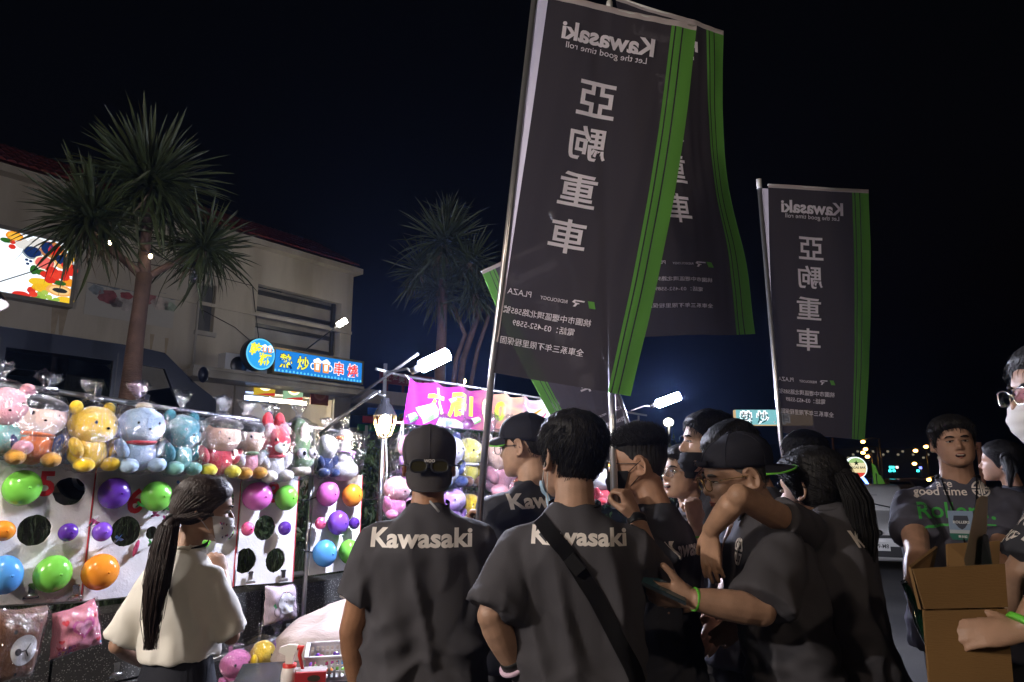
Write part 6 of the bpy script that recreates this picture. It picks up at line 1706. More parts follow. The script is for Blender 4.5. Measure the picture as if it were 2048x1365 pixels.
        while cnt < n and tries < n * 8:
            tries += 1
            z = .02 + .206 * rnd.random() ** .75; th = rnd.uniform(0, 2 * math.pi)
            t, mm = s.thick(th, z, style)
            if mm < -.1 or (style == 'fade' and z < .172): continue
            if style == 'under' and (z > .12 or rnd.random() < .5): continue
            p = head_xy(z, th, s.fat); nrm = head_out(p); q = p + nrm * max(.001, t * .75)
            comb = (p - whorl); comb = comb - nrm * comb.dot(nrm)
            comb = comb.normalized() if comb.length > 1e-4 else Vector((0, 1, 0))
            if back: comb = (comb * .2 + Vector((0, -1, -.25)) - nrm * (Vector((0, -1, -.25)).dot(nrm))).normalized()
            if style == 'fade' and z > .17: dirv = nrm * .9 + Vector((rnd.uniform(-.35, .35), .45 + rnd.uniform(-.3, .3), .25)); L = .034 * rnd.uniform(.6, 1.3)
            elif style == 'under': dirv = nrm * .25 + V_((0, -.2, -1)); L = .008
            else: dirv = comb + nrm * lift * rnd.uniform(.2, 1.2) + Vector((rnd.uniform(-.25, .25), rnd.uniform(-.25, .25), 0)); L = rnd.uniform(.014, .040)
            dirv = dirv.normalized() * L * length
            q1 = q + dirv * .55; q2 = q + dirv - nrm * L * .25
            x = dirv.cross(nrm).normalized() * .0010; b.add([q - x, q + x, q + nrm * .0012, q1 - x * .8, q1 + x * .8, q1 + nrm * .001, q2], [(0, 1, 4, 3), (1, 2, 5, 4), (2, 0, 3, 5), (3, 4, 6), (4, 5, 6), (5, 3, 6)], 0, True)
            cnt += 1
        b.xform(s.Mh)
        s.hairo = s.put('hair', b, m)
        return s
    def ponytail(s, path, r0, m=None, n=110, tie=None, spreadf=1.0, seed=3):
        """path in world coordinates from the tie down"""
        m = m or M_hair; rnd = random.Random(seed); P = [s.L(p) for p in path]; b = MB(); N = len(P)
        prof = lambda t: (1.0 + .45 * math.sin(math.pi * min(1, t * 1.1))) * (1 - .55 * max(0, (t - .6) / .4))
        b.tube(P, [r0 * prof(i / (N - 1)) * .62 for i in range(N)], 12)
        for j in range(n):
            a = rnd.uniform(0, 6.28); rr = r0 * (.45 + .70 * rnd.random() ** .7); L = rnd.uniform(.75, 1.06); pth = []
            ph = rnd.uniform(0, 6); wv = rnd.uniform(.0, .012)
            for i in range(N):
                t = i / (N - 1)
                if t > L: break
                p = P[i]; e = Vector((math.cos(a + t * .5), math.sin(a + t * .5) * .8, 0))
                pth.append(p + e * rr * prof(t) * (1 + .15 * spreadf * t) + Vector((math.sin(ph + t * 7), math.cos(ph + t * 6), 0)) * wv * t)
            if len(pth) > 2: b.tube(pth, [.0014] * (len(pth) - 1) + [.0005], 3, cap=False)
        o = s.put('ponytail', b, m)
        if tie is not None:
            b = MB(); c = P[0]; d = (P[1] - P[0]).normalized(); b.tube([c - d * .012, c, c + d * .012], [r0 * 1.0, r0 * 1.12, r0 * 1.0], 12); s.put('hair_tie', b, tie, o)
        # gathered hair from the crown to the tie
        return o
    def cap(s, m, yaw=0.0, brim=True, brim_m=None, under=None, droop=.35, zc=(.128, .112), edge=None, length=.075):
        """baseball cap; yaw 0 = brim over the face, pi = worn backwards"""
        b = MB(); rings = []; NT = 48
        for j in range(15):
            t = j / 14; r = []
            for i in range(NT):
                th = 2 * math.pi * i / NT; zl = zc[0] + (zc[1] - zc[0]) * (.5 - .5 * math.cos(th)); z = zl + (.2258 - zl) * (1 - (1 - t) ** 1.6)
                p = head_xy(z, th, 1 + (s.fat - 1) * .4); o_ = .013 + .012 * math.sin(math.pi * min(1, t * 1.0)) * (.6 + .4 * math.cos(th - yaw)) + (.004 if t > .8 else 0)
                o_ += .0022 * mnoise.noise(p * 30)
                r.append(p + head_out(p) * o_)
            rings.append(r)
        b.loft(rings); b.xform(s.Mh)
        o = s.put('cap', b, m); s.capo = o
        b = MB(); b.ell((0, -.010, .245), (.010, .010, .005), seg=10, rings=6); b.xform(s.Mh); s.put('button', b, m, o)
        for k in range(6):   # panel seams
            th = k * math.pi / 3 + yaw; b = MB(); pts = []
            for t in np.linspace(0.02, .97, 12):
                zl = zc[0] + (zc[1] - zc[0]) * (.5 - .5 * math.cos(th)); z = zl + (.2258 - zl) * (1 - (1 - t) ** 1.6)
                p = head_xy(z, th, 1 + (s.fat - 1) * .4); o_ = .0135 + .012 * math.sin(math.pi * t) * (.6 + .4 * math.cos(th - yaw)) + (.004 if t > .8 else 0)
                pts.append(p + head_out(p) * o_)
            b.tube(pts, .0016, 5); b.xform(s.Mh); s.put('seam', b, m, o)
        if brim:
            b = MB(); A = R(62); nU, nV = 24, 8; lay = []
            def bp(a, t, dz):
                th = yaw + a * A; zl = zc[0] + (zc[1] - zc[0]) * (.5 - .5 * math.cos(th))
                p = head_xy(zl + .006, th, 1 + (s.fat - 1) * .4); p = p + head_out(p) * .012
                d = Vector((math.sin(yaw), math.cos(yaw), 0)); L = length * math.sqrt(max(0, 1 - (abs(a)) ** 2.6)) * t
                return p + d * L * math.cos(droop) - UP * (L * math.sin(droop) + .030 * (a * a) * t) + UP * dz
            for dz in (.0022, -.0022):
                b.grid(lambda u, v: bp(2 * u - 1, v, dz), nU, nV, 0 if dz > 0 else 1)
            e = [bp(2 * u / nU - 1, 1, 0) for u in range(nU + 1)]
            b.tube(e, .0032, 6, 2, cap=True); b.xform(s.Mh)
            s.put('brim', b, [brim_m or m, under or m, edge or m], o)
        return s
    def glasses(s, m=None, lens=True, z=.112, back=False, big=1.0, dark=None):
        m = m or M_black; b = MB(); g = MB()
        sy = -1 if back else 1
        def P(x, y, zz): return Vector((x, y * sy if back else y, zz))
        yf = .112 if not back else .128
        for sx in (-1, 1):
            pts = [P(sx * .034 + .027 * big * math.copysign(abs(math.cos(a)) ** .7, math.cos(a)), yf - .10 * (abs(sx * .034 + .027 * math.cos(a)) ** 2) * 10 * .9, z - .002 + .019 * big * math.copysign(abs(math.sin(a)) ** .7, math.sin(a))) for a in np.linspace(0, 2 * math.pi, 25)]
            b.tube(pts, .0017 if not back else .0035, 6, cap=False)
            if lens: g.add(pts[:-1], [tuple(range(24))], 0, False)
            ex = .078 * (1 + (s.fat - 1) * .6)
            b.tube([P(sx * .061, yf - .03, z + .006), P(sx * ex, .05, z + .006), P(sx * (ex + .002), -.005, z + .002), P(sx * (ex + .001), -.03, z - .02)] if not back else [P(sx * .061, yf - .03, z + .006), P(sx * (ex + .022), .06, z + .004), P(sx * (ex + .020), .0, z)], .0016 if not back else .003, 6)
        b.tube([P(-.009, yf + .001, z + .002), P(0, yf + .003, z + .005), P(.009, yf + .001, z + .002)], .0016, 6)
        b.xform(s.Mh); o = s.put('sunglasses' if back else 'glasses', b, m)
        if lens:
            g.xform(s.Mh); s.put('lens', g, dark or film('spectacle_lens', (.96, .97, .98), .06, .04, .5, (1, 0)), o)
        return s
    def mask(s, m, drop=0.0, out=.012, loops=True, loop_m=None, pat=None, side=None):
        b = MB()
        def f(u, v):
            a = (2 * u - 1) * R(74); z = -.006 + .098 * v - drop
            p = head_xy(max(0.0, min(.2, z)), a, s.fat); c = max(0, math.cos(a * 1.25))
            p = Vector((p.x * (1 + .03), p.y, z)); nr = Vector((math.sin(a), math.cos(a), 0))
            k_ = out + .016 * c * math.exp(-((v - .62) / .35) ** 2) - .006 * (1 - c) + (.0 if v > .05 else -.004)
            if z < .03: p += nr * .0
            return p + nr * (k_ + .0016 * math.sin(v * 22) * c)
        b.grid(f, 28, 14); b.xform(s.Mh); o = s.put('face_mask', b, m); s.masko = o
        if loops:
            for sx in (-1, 1):
                b = MB(); u = .5 + sx * .5; ex = .080 * (1 + (s.fat - 1) * .7)
                for v, ez in ((.93, .128), (.06, .084)):
                    b.tube([f(u, v), (f(u, v) + Vector((sx * ex, -.014, ez))) / 2 + Vector((sx * .004, 0, 0)), Vector((sx * ex, -.016, ez)), Vector((sx * (ex - .002), -.030, .106))], .0016, 5)
                b.xform(s.Mh); s.put('ear_loop', b, loop_m or m, o)
        return s
    def face(s, brow=None, open_=1.0, lips=(.36, .13, .10), mouth=None):
        br = brow or M_hair
        for sx in (-1, 1):
            b = MB(); b.ell((sx * .031, .0835, .1125), (.0145, .008, .0052 * open_), Matrix.Rotation(sx * .06, 3, 'Y'), seg=14, rings=8); b.xform(s.Mh); e = s.put('eye', b, mat('eye_white', (.55, .53, .5), .25))
            b = MB(); b.ell((sx * .031, .0895, .1125), (.0056, .0035, .0052 * min(1, open_ * 1.1)), seg=12, rings=8); b.xform(s.Mh); s.put('iris', b, mat('eye_iris', (.012, .007, .005), .12, coat=.5), e)
            b = MB(); b.tube([(sx * .014, .0935, .1165 + .002 * (open_ - 1)), (sx * .030, .0935, .1185 + .002 * (open_ - 1)), (sx * .047, .083, .1155)], [.0014, .002, .0012], 6); b.xform(s.Mh); s.put('eyelid', b, mat('lash', (.03, .02, .018), .6), e)
            b = MB(); b.tube([(sx * .013, .0985, .1325), (sx * .027, .0985, .1365), (sx * .040, .092, .136), (sx * .049, .083, .131)], [.0026, .0040, .0034, .0014], 6); b.xform(s.Mh); s.put('eyebrow', b, br)
        lm = mat('lips_%d' % int(lips[0] * 100), lips, .4)
        if mouth is None:
            b = MB(); b.tube([(-.021, .0915, .0485), (-.008, .1025, .0525), (0, .1030, .0515), (.008, .1025, .0525), (.021, .0915, .0485)], [.0015, .0038, .0036, .0038, .0015], 8)
            b.tube([(-.019, .0915, .0475), (0, .1025, .0440), (.019, .0915, .0475)], [.0015, .0048, .0015], 8); b.xform(s.Mh); s.put('lips', b, lm)
        else:   # smiling / speaking mouth showing teeth
            b = MB(); b.ell((0, .0955, .0475), (.021, .0085, .0075 * mouth), seg=18, rings=10); b.xform(s.Mh); lp = s.put('mouth', b, mat('mouth_dark', (.05, .015, .012), .5))
            b = MB(); b.ell((0, .0985, .0500), (.017, .0065, .0036 * mouth), seg=16, rings=8); b.xform(s.Mh); s.put('teeth', b, mat('teeth', (.62, .58, .5), .25), lp)
            b = MB(); b.tube([(-.024, .0885, .0505), (-.01, .1015, .0545), (0, .1025, .0535), (.01, .1015, .0545), (.024, .0885, .0505)], [.0018, .0036, .0034, .0036, .0018], 8)
            b.tube([(-.022, .0885, .0485), (0, .1010, .0395 - .002 * mouth), (.022, .0885, .0485)], [.0018, .0044, .0018], 8); b.xform(s.Mh); s.put('lips', b, lm, lp)
        return s
    # ---------------------------------------------------------------- prints and straps
    def on(s, x, z, axis, off=.003):
        o_ = {'back': Vector((x, -1.2, z)), 'front': Vector((x, 1.2, z)), 'right': Vector((1.2, x, z)), 'left': Vector((-1.2, x, z))}[axis]
        d = {'back': Vector((0, 1, 0)), 'front': Vector((0, -1, 0)), 'right': Vector((-1, 0, 0)), 'left': Vector((1, 0, 0))}[axis]
        h = s.bvh.ray_cast(o_, d)
        if h[0] is None:
            h = s.bvh.find_nearest(o_ + d * 1.1)
            return h[0] + h[1] * off
        return h[0] - d * off
    def print2d(s, V, F, cx, cz, axis, m, name='lettering', off=.0022, tilt=0.0):
        V, F = densify(V, F, .014)
        c, sn = math.cos(tilt), math.sin(tilt); sg = {'back': 1, 'front': -1, 'left': -1, 'right': 1}[axis]
        b = MB(); b.add([s.on(sg * (x * c - y * sn) + cx, cz + x * sn + y * c, axis, off) for x, y in V], F, 0, False)
        return s.put(name, b, m, s.shirto)
    def text(s, txt, cx, cz, width, axis, m=None, bold=.03, tilt=0.0, **kw):
        V, F = text2d(txt, bold, **kw); return s.print2d(fit2d(V, w=width), F, cx, cz, axis, m or M_print, tilt=tilt)
    def brandback(s, cx, cz, width, tilt=0.0, m=None):
        V, F = text2d('Kawasaki', .034, spacing=1.02); V = fit2d(V, w=width, h=width * .185)
        return s.print2d(V, F, cx, cz, 'back', m or M_print, tilt=tilt)
    def emblem(s, cx, cz, r, axis, m=None):
        """round emblem: ring split by a bar and two mirrored hooks"""
        m = m or M_print; polys = []
        def arc(a0, a1, r0, r1, n=14): return [(r1 * math.cos(a), r1 * math.sin(a)) for a in np.linspace(a0, a1, n)] + [(r0 * math.cos(a), r0 * math.sin(a)) for a in np.linspace(a1, a0, n)]
        polys.append([(-.07, -1), (.07, -1), (.07, 1), (-.07, 1)])
        for sx in (1, -1):
            for A in (arc(.12, 1.38, .80, 1.0), arc(-1.38, -.12, .80, 1.0)): polys.append([(sx * x, y) for x, y in A])
            polys.append([(sx * x, y) for x, y in ((.16, .07), (.97, .07), (.97, .24), (.36, .24), (.36, .62), (.16, .62))])
            polys.append([(sx * x, y) for x, y in ((.16, -.60), (.34, -.60), (.34, -.26), (.97, -.26), (.97, -.09), (.16, -.09))])
        allV, allF = [], []
        for P in polys:
            V, F = shape2d([P]); o_ = len(allV); allV += [tuple(v) for v in V]; allF += [tuple(i + o_ for i in f) for f in F]
        return s.print2d(np.array(allV) * r, allF, cx, cz, axis, m, 'emblem')
    def rollers(s, cx, cz, sc, axis='front'):
        s.text('We are', cx + .085 * sc, cz + .075 * sc, .17 * sc, axis, bold=.012)
        s.text('good time', cx + .06 * sc, cz + .028 * sc, .24 * sc, axis, bold=.012)
        s.emblem(cx - .125 * sc, cz + .048 * sc, .042 * sc, axis)
        s.text('Rollers.', cx + .01 * sc, cz - .06 * sc, .33 * sc, axis, m=M_printg, bold=.012)
        V, F = shape2d([[(-.16, -.012), (-.02, .0), (.15, .008), (.15, .014), (-.03, .010), (-.14, .004)]]); s.print2d(V * sc, F, cx, cz - .135 * sc, axis, M_printg, 'swash')
    def lanyard(s, front=False, tail=None, text=None):
        k = s.k; c = s.neck + Vector((0, 0, .008)); b = MB()
        pts = []
        for a in np.linspace(-2.2, 2.2, 25):
            pts.append(c + Vector((.074 * k * math.sin(a) * (1 + (s.fat - 1) * .8), -.066 * k * math.cos(a) + .002, .006 + .016 * math.cos(a) * -1 + .004)))
        b.tube(pts, [(.0022, .008)] * len(pts), 6)
        if front:
            e = [s.on(sx * .03, 1.18 * k, 'front', .006) for sx in (-1, 1)]
            for sx, end in ((-1, pts[0]), (1, pts[-1])):
                n = 12; tgt_x, tgt_z = 0.0, 1.145 * k
                b.tube([end] + [s.on(end.x + (tgt_x - end.x) * t, end.z - .01 + (tgt_z - end.z) * t, 'front', .007) for t in np.linspace(.12, 1, n)], [(.003, .007)] * (n + 1), 6)
        o = s.put('lanyard', b, M_lanyard)
        if tail:
            b = MB(); b.tube([s.L(p) for p in tail], .004, 6); s.put('cord', b, mat('cord_grey', (.35, .35, .36), .6), o)
        return o
    def strap(s, pts, wdt, axis='back', name='strap', m=None, off=.008, th=.004):
        """belt lying on the shirt through (x,z) points of one side"""
        n = 26; P = []
        V = [Vector((x, z, 0)) for x, z in pts]
        for i in range(n + 1):
            t = i / n * (len(V) - 1); j = min(len(V) - 2, int(t)); q = V[j].lerp(V[j + 1], t - j); P.append(q)
        b = MB(); rows = []
        for i, q in enumerate(P):
            d = (P[min(i + 1, n)] - P[max(i - 1, 0)]).normalized(); nn = Vector((-d.y, d.x, 0)) * wdt / 2
            rows.append([s.on(q.x + nn.x * t, q.y + nn.y * t, axis, off) for t in (-1, -.5, 0, .5, 1)])
        for o_ in (0, 1):
            b.grid(lambda u, v: rows[int(round(u * n))][int(round(v * 4))] , n, 4)
        return s.put(name, b, m or M_lanyard)
    def band(s, side, t, m, name='wristband', r=1.12, w=.010):
        S, E, Wr = s.arms[side]; p = E.lerp(Wr, t); d = (Wr - E).normalized(); rr = (.040 + (.029 - .040) * t) * s.k * (.55 + .45 * s.w) * r
        b = MB(); b.tube([p - d * w, p - d * w * .5, p + d * w * .5, p + d * w], [rr * .97, rr, rr, rr * .97], 18); return s.put(name, b, m)
# ------------------------------------------------------------------ who is there
M_char = fabricm('charcoal', (.072, .069, .078))
M_char2 = fabricm('charcoal_blue', (.056, .058, .072))
M_cream = fabricm('cream', (.80, .77, .70), .1)
M_jean = fabricm('dark_trousers', (.035, .035, .04))
M_cap = fabricm('cap_dark', (.055, .050, .052))
M_capn = fabricm('cap_navy', (.022, .022, .030))
M_limeedge = mat('lime_edge', (.15, .55, .05), .5)
M_maskw = fabricm('mask_white', (.70, .68, .66)); M_maskb = fabricm('mask_black', (.014, .014, .016)); M_maskblue = fabricm('mask_blue', (.36, .52, .66))
M_gold = mat('gold_wire', (.55, .38, .15), .25, .9); M_band = mat('wristband_green', (.14, .60, .05), .5)

def camo():
    m = bpy.data.materials.new('camo_cloth'); m.use_nodes = True
    N = m.node_tree.nodes; L = m.node_tree.links; b = N['Principled BSDF']; tc = N.new('ShaderNodeTexCoord')
    n = N.new('ShaderNodeTexNoise'); n.inputs['Scale'].default_value = 16; n.inputs['Detail'].default_value = 1; L.new(tc.outputs['Object'], n.inputs[0])
    r = N.new('ShaderNodeValToRGB'); r.color_ramp.interpolation = 'CONSTANT'; e = r.color_ramp.elements
    e[0].color = (.03, .03, .025, 1); e[1].position = .45; e[1].color = (.16, .12, .08, 1); q = e.new(.56); q.color = (.36, .28, .2, 1)
    L.new(n.outputs['Fac'], r.inputs[0]); L.new(r.outputs[0], b.inputs['Base Color']); b.inputs['Roughness'].default_value = .9
    return m

# woman at the game boards
p = Person('woman in a cream T-shirt with a long ponytail facing the game boards', 397, 958, 2.55, rz=R(-14), w=.86, head=(R(-52), R(-8), R(-4)), skin=(.42, .25, .17), fem=True, hs=1.04)
p.head()
p.arm(-1, at(236, 1290, 2.5), at(300, 1330, 2.85), fdir=V_((.6, .7, .2)), palm=V_((-.5, .3, .8)))
p.arm(1, at(462, 1272, 2.55), at(446, 1150, 2.78), fdir=V_((-.45, .2, .8)), palm=V_((.7, -.6, .2)), curl=(.7, .8, .6))
p.shirt(M_cream, hem=1.06, sleeve=.86, loose=.95, seed=11, wr=.75, cuff=[.086, .090]).finish(.005)
p.pants(mat('skirt_navy', (.012, .014, .024), .8, bump=(200, .1)), skirt=True)
p.hair('long', M_hairb, n=1100, seed=4, length=1.5, lift=.05, back=True)
p.ponytail([at(346, 1040, 2.48), at(338, 1052, 2.42), at(326, 1100, 2.37), at(312, 1170, 2.35), at(303, 1240, 2.34), at(300, 1300, 2.34)], .024, M_hairb, n=560, tie=M_black)
b = MB(); a0 = p.L(at(346, 1042, 2.47))
for th in np.linspace(1.3, 5.0, 26):
    for z in (.10, .15, .19):
        q = head_xy(z, th); q = p.Mh @ (q + head_out(q) * .017); b.tube([q, q.lerp(a0, .5) + (q - p.Mh @ V_((0, 0, .12))).normalized() * .012, a0], [.006, .006, .004], 5, cap=False)
p.put('swept_hair', b, M_hairb, p.hairo)
p.face(lips=(.4, .15, .12))
p.mask(mat('mask_dotted', (.70, .68, .68), .8)); rnd = random.Random(4)
for k in range(20):
    a = R(rnd.uniform(-66, 66)); z = rnd.uniform(.012, .078); q = head_xy(z, a); c = max(0, math.cos(a * 1.25)); q = V_((q.x * 1.03, q.y, z)) + V_((math.sin(a), math.cos(a), 0)) * (.0155 + .016 * c * math.exp(-((z + .006) / .098 - .62) ** 2 / .1225) - .006 * (1 - c))
    b = MB(); b.ell(q, (.0045, .0025, .0045), seg=8, rings=4); b.xform(p.Mh); p.put('printed_dot', b, mat('dot_%d' % (k % 3), ((.05, .04, .12), (.45, .08, .2), (.12, .06, .05))[k % 3], .7), p.masko)
p.lanyard()
c = p.neck; b = MB(); b.tube([p.on(-.10 * p.k, 1.43, 'back', .004), p.on(-.02, 1.36, 'back', .005), p.on(.03, 1.33, 'back', .005), p.on(.09, 1.38, 'back', .004), p.on(.105, 1.43, 'back', .004)], (.007), 8); p.put('neck_trim', b, fabricm('cream_trim', (.72, .68, .58)), p.shirto)

# capped man with the nearest flag
p = Person('man in a dark cap worn backwards with sunglasses on it, seen from behind', 860, 860, 2.45, rz=R(3), w=1.03, head=(R(4), R(-4), 0), skin=(.36, .18, .10), hs=1.05)
p.head()
p.arm(-1, at(703, 1262, 2.42), at(722, 1395, 2.52))
p.arm(1, at(1000, 1200, 2.62), at(972, 1072, 2.84), fdir=V_((-.25, .15, 1)), palm=V_((.9, -.2, .3)), curl=(1.25, 1.2, .9), thumb=.8)
p.shirt(M_char, hem=.80, sleeve=.66, loose=1.03, seed=2).finish()
p.pants(M_jean)
p.hair('under', n=200, seed=2)
p.cap(M_cap, yaw=math.pi, droop=1.28, zc=(.142, .092), length=.082, edge=M_cap)
p.glasses(back=True, z=.098, big=1.0, dark=mat('sunglass_lens', (.035, .03, .010), .08, spec=.7))
p.mask(M_maskb, drop=.01)
p.brandback(-.012, p.L(at(846, 1076, 2.32)).z, .335)
p.lanyard(tail=[at(860, 1003, 2.33), at(868, 1012, 2.31), at(878, 1024, 2.30)])
V, F = text2d('WOO', .02); V = fit2d(V, w=.035); b = MB(); b.add([p.Mh @ V_((x, -.135, .112 + y)) for x, y in V], F, 0, False); p.put('lettering', b, M_print, p.capo)

# man in the peaked cap by the toys
p = Person('man in a black peaked cap and glasses turned towards the bagged toys', 1064, 834, 2.95, rz=R(16), w=1.10, head=(R(46), R(-4), 0), skin=(.46, .28, .19), fat=1.14, hs=1.04)
p.head()
p.arm(-1, at(985, 1215, 2.9), at(945, 1262, 3.12), fdir=V_((-.6, .5, -.2)), palm=V_((-.3, -.3, .9)))
p.arm(1, at(1150, 1200, 3.0), at(1120, 1270, 3.2))
p.shirt(M_char2, hem=.80, sleeve=.66, seed=3).finish()
p.pants(M_jean); p.hair('under', m=M_hair, n=350, seed=3); p.face()
p.cap(M_capn, yaw=0, droop=.22, zc=(.150, .118), under=M_limeedge, edge=M_limeedge)
p.glasses(M_black)
p.brandback(.03, p.L(at(1075, 1000, 2.8)).z, .33, tilt=.05)

# black haired man with the second pole
p = Person('black haired man with a blue mask under his chin holding the second flag pole', 1146, 832, 2.06, rz=R(-6), w=.96, head=(R(30), R(2), R(2)), skin=(.42, .23, .14), hs=1.07)
p.head()
p.arm(-1, at(983, 1232, 1.97), at(1028, 1332, 2.02), fdir=V_((.95, .25, .02)), palm=V_((-.1, -.55, .85)), curl=(.12, .15, .1), thumb=-.1)
p.arm(1, at(1312, 1172, 2.25), at(1272, 1036, 2.41), fdir=V_((-.36, .12, .92)), palm=V_((.75, -.62, .35)), curl=(1.15, 1.2, .9), thumb=.65)
p.shirt(M_char, hem=.80, sleeve=.70, seed=6).finish(.005)
p.pants(M_jean); p.hair('short', n=1500, seed=7, length=1.0, lift=.18); p.face()
p.mask(M_maskblue, drop=.048, loop_m=M_maskw)
p.brandback(.012, p.L(at(1158, 1072, 1.95)).z, .262, tilt=-.02)
p.lanyard()
V, F = text2d('Kawasaki', .02); V = fit2d(V, w=.06)
c = p.neck + V_((0, 0, .008)); b = MB()
b.add([c + V_((.0775 * p.k * math.sin(x / .075 - .1), -.0700 * p.k * math.cos(x / .075 - .1) - .001, -.004 + y - .002)) for x, y in densify(V, F, .006)[0]], densify(V, F, .006)[1], 0, False); p.put('lettering', b, M_print)
p.strap([(-.10, 1.44 * p.k), (-.02, 1.355 * p.k), (.055, 1.24 * p.k), (.15, 1.06 * p.k), (.185, .95 * p.k)], .042, name='sling_strap', m=fabricm('strap_black', (.016, .015, .016)))
b = MB(); q = p.on(.0, 1.325 * p.k, 'back', .013); b.box(q, (.05, .014, .035), Matrix.Rotation(.85, 3, 'Y')); p.put('strap_buckle', b, M_black)
p.band(-1, .93, M_black, 'watch', 1.15, .014); p.band(-1, 1.0, mat('band_pale', (.75, .55, .7), .5), 'bracelet', 1.5, .005); p.band(1, .94, M_black, 'watch', 1.18, .016)

# spiky haired man
p = Person('spiky haired man in glasses and a black mask, in profile', 1289, 866, 2.55, rz=R(54), w=1.02, head=(R(22), R(-2), 0), skin=(.40, .22, .14), hs=1.02)
p.head()
p.arm(-1, at(1345, 1178, 2.36), at(1288, 1215, 2.42))
p.arm(1, at(1260, 1190, 2.85), at(1225, 1200, 2.8))
p.shirt(M_char2, hem=.80, sleeve=.70, seed=8).finish()
p.pants(M_jean); p.hair('fade', n=2600, seed=8, length=1.0); p.face(); p.glasses(M_black); p.mask(M_maskb)
p.brandback(.0, 1.33 * p.k, .30)

# smiling man in glasses
p = Person('smiling man in wire glasses with a raised fist', 1371, 897, 3.1, rz=R(112), w=.95, head=(R(6), R(4), 0), skin=(.50, .31, .21))
p.head()
p.arm(-1, at(1414, 1128, 2.9), at(1392, 1052, 2.78), fdir=V_((-.1, -.05, 1)), palm=V_((.3, -1, .1)), curl=(1.3, 1.3, .9), thumb=.6)
p.arm(1, at(1352, 1150, 3.3), at(1345, 1200, 3.15))
p.shirt(M_char, seed=9).finish(); p.pants(M_jean); p.hair('short', n=900, seed=9, lift=.4); p.face(mouth=1.2, open_=.7); p.glasses(M_chrome)
p.rollers(0, 1.24 * p.k, .9); p.band(-1, .85, M_band, r=1.1, w=.004); p.lanyard(front=True)
b = MB(); q = p.on(0, 1.10 * p.k, 'front', .012); b.box(q, (.075, .006, .11)); p.put('name_card', b, mat('card_pale', (.35, .45, .42), .4))

# laughing man with lowered black mask
p = Person('man with black mask below his nose laughing behind the capped phone user', 1424, 829, 3.0, rz=R(92), w=1.0, head=(R(0), R(2), 0), skin=(.46, .27, .18), hs=1.04)
p.head(); p.arm(-1, at(1470, 1150, 2.8), at(1440, 1230, 2.7)); p.arm(1, at(1440, 1150, 3.3), at(1420, 1200, 3.2))
p.shirt(M_char2, seed=10).finish(.006); p.pants(M_jean); p.hair('short', n=700, seed=10, lift=.2); p.face(open_=.35); p.mask(M_maskb, drop=.020, out=.009)

# man with bowed head behind the cap
p = Person('dark haired man bowing his head behind the navy cap', 1493, 842, 2.8, rz=R(66), w=1.0, lean=(0, .10), head=(R(8), R(-26), R(6)), skin=(.34, .20, .14), hs=1.08)
p.head(); p.arm(-1, at(1560, 1180, 2.65), at(1500, 1230, 2.6)); p.arm(1, at(1480, 1180, 3.0), at(1440, 1210, 2.95))
p.shirt(M_char2, seed=12).finish(.006); p.pants(M_jean); p.hair('short', n=900, seed=12, lift=.15); p.face(); p.lanyard()

# man looking at the phone
p = Person('man in a backwards navy cap and gold glasses looking down at a phone', 1492, 874, 2.3, rz=R(86), w=1.10, lean=(0, .09), drop=.03, head=(R(8), R(-13), R(-2)), skin=(.42, .23, .15), fat=1.06, hs=1.06)
p.head()
p.arm(-1, at(1522, 1222, 2.03), at(1382, 1198, 2.0), fdir=V_((-1, .18, .12)), palm=V_((-.15, -.8, -.45)), curl=(.55, .75, .5), thumb=-.25)
p.arm(1, at(1500, 1210, 2.55), at(1392, 1205, 2.45))
p.shirt(M_char, hem=.80, sleeve=.86, seed=13, cuff=[.090, .094]).finish(.005); p.pants(M_jean)
p.hair('under', m=M_hairg, n=500, seed=13); p.face(open_=.3, brow=M_hairg); p.glasses(M_gold)
p.cap(M_capn, yaw=math.pi, droop=.30, zc=(.158, .118), edge=M_limeedge, length=.078)
b = MB(); q = [head_xy(.166 + .0 * t, t, 1.05) for t in np.linspace(-.5, .5, 9)]; b.tube([x + head_out(x) * .0225 for x in q], [(.003, .009)] * 9, 6); b.xform(p.Mh); p.put('cap_strap', b, M_capn, p.capo)
b = MB(); q = head_xy(.166, .42, 1.05); q = q + head_out(q) * .025; b.box(q, (.02, .006, .016)); b.xform(p.Mh); p.put('cap_buckle', b, M_chrome, p.capo)
p.band(-1, .95, M_band, r=1.06, w=.004); p.emblem(-.07, p.L(at(1460, 1106, 2.2)).z, .042, 'front'); p.lanyard()
b = MB(); rr = [V_((.176 * p.w * math.cos(a), .128 * math.sin(a), .99)) * p.k for a in np.linspace(0, 6.2832, 30)]; b.tube(rr, [(.006, .018)] * 30, 6, cap=False); p.put('belt', b, M_black)

# woman hugging him from behind
p = Person('ponytailed woman in camouflage trousers resting her arms on the phone user shoulders', 1634, 903, 2.34, rz=R(44), w=.94, lean=(0, .04), drop=.085, head=(R(-10), R(-6), R(4)), skin=(.48, .28, .18), fem=True, hs=1.08)
p.sh[-1] += V_((.012, .02, .03)); p.head()
p.arm(-1, at(1478, 992, 2.02), at(1420, 1062, 2.13), fdir=V_((.02, .12, -1)), palm=V_((-.75, -.6, .1)), curl=(.16, .2, .15), thumb=.05, spread=.05)
p.arm(1, at(1510, 1035, 2.62), at(1470, 1058, 2.38), fdir=V_((-.22, -.1, -1)), palm=V_((-.4, -.85, .0)), curl=(.2, .25, .2), thumb=.05, spread=.05)
p.shirt(M_char, hem=.76, sleeve=.62, seed=14, loose=1.08, cuff=[.074, .076]).finish(.005); p.pants(camo(), flare=1.25)
p.hair('long', n=1100, seed=14, length=1.5, lift=.06, back=True); p.face()
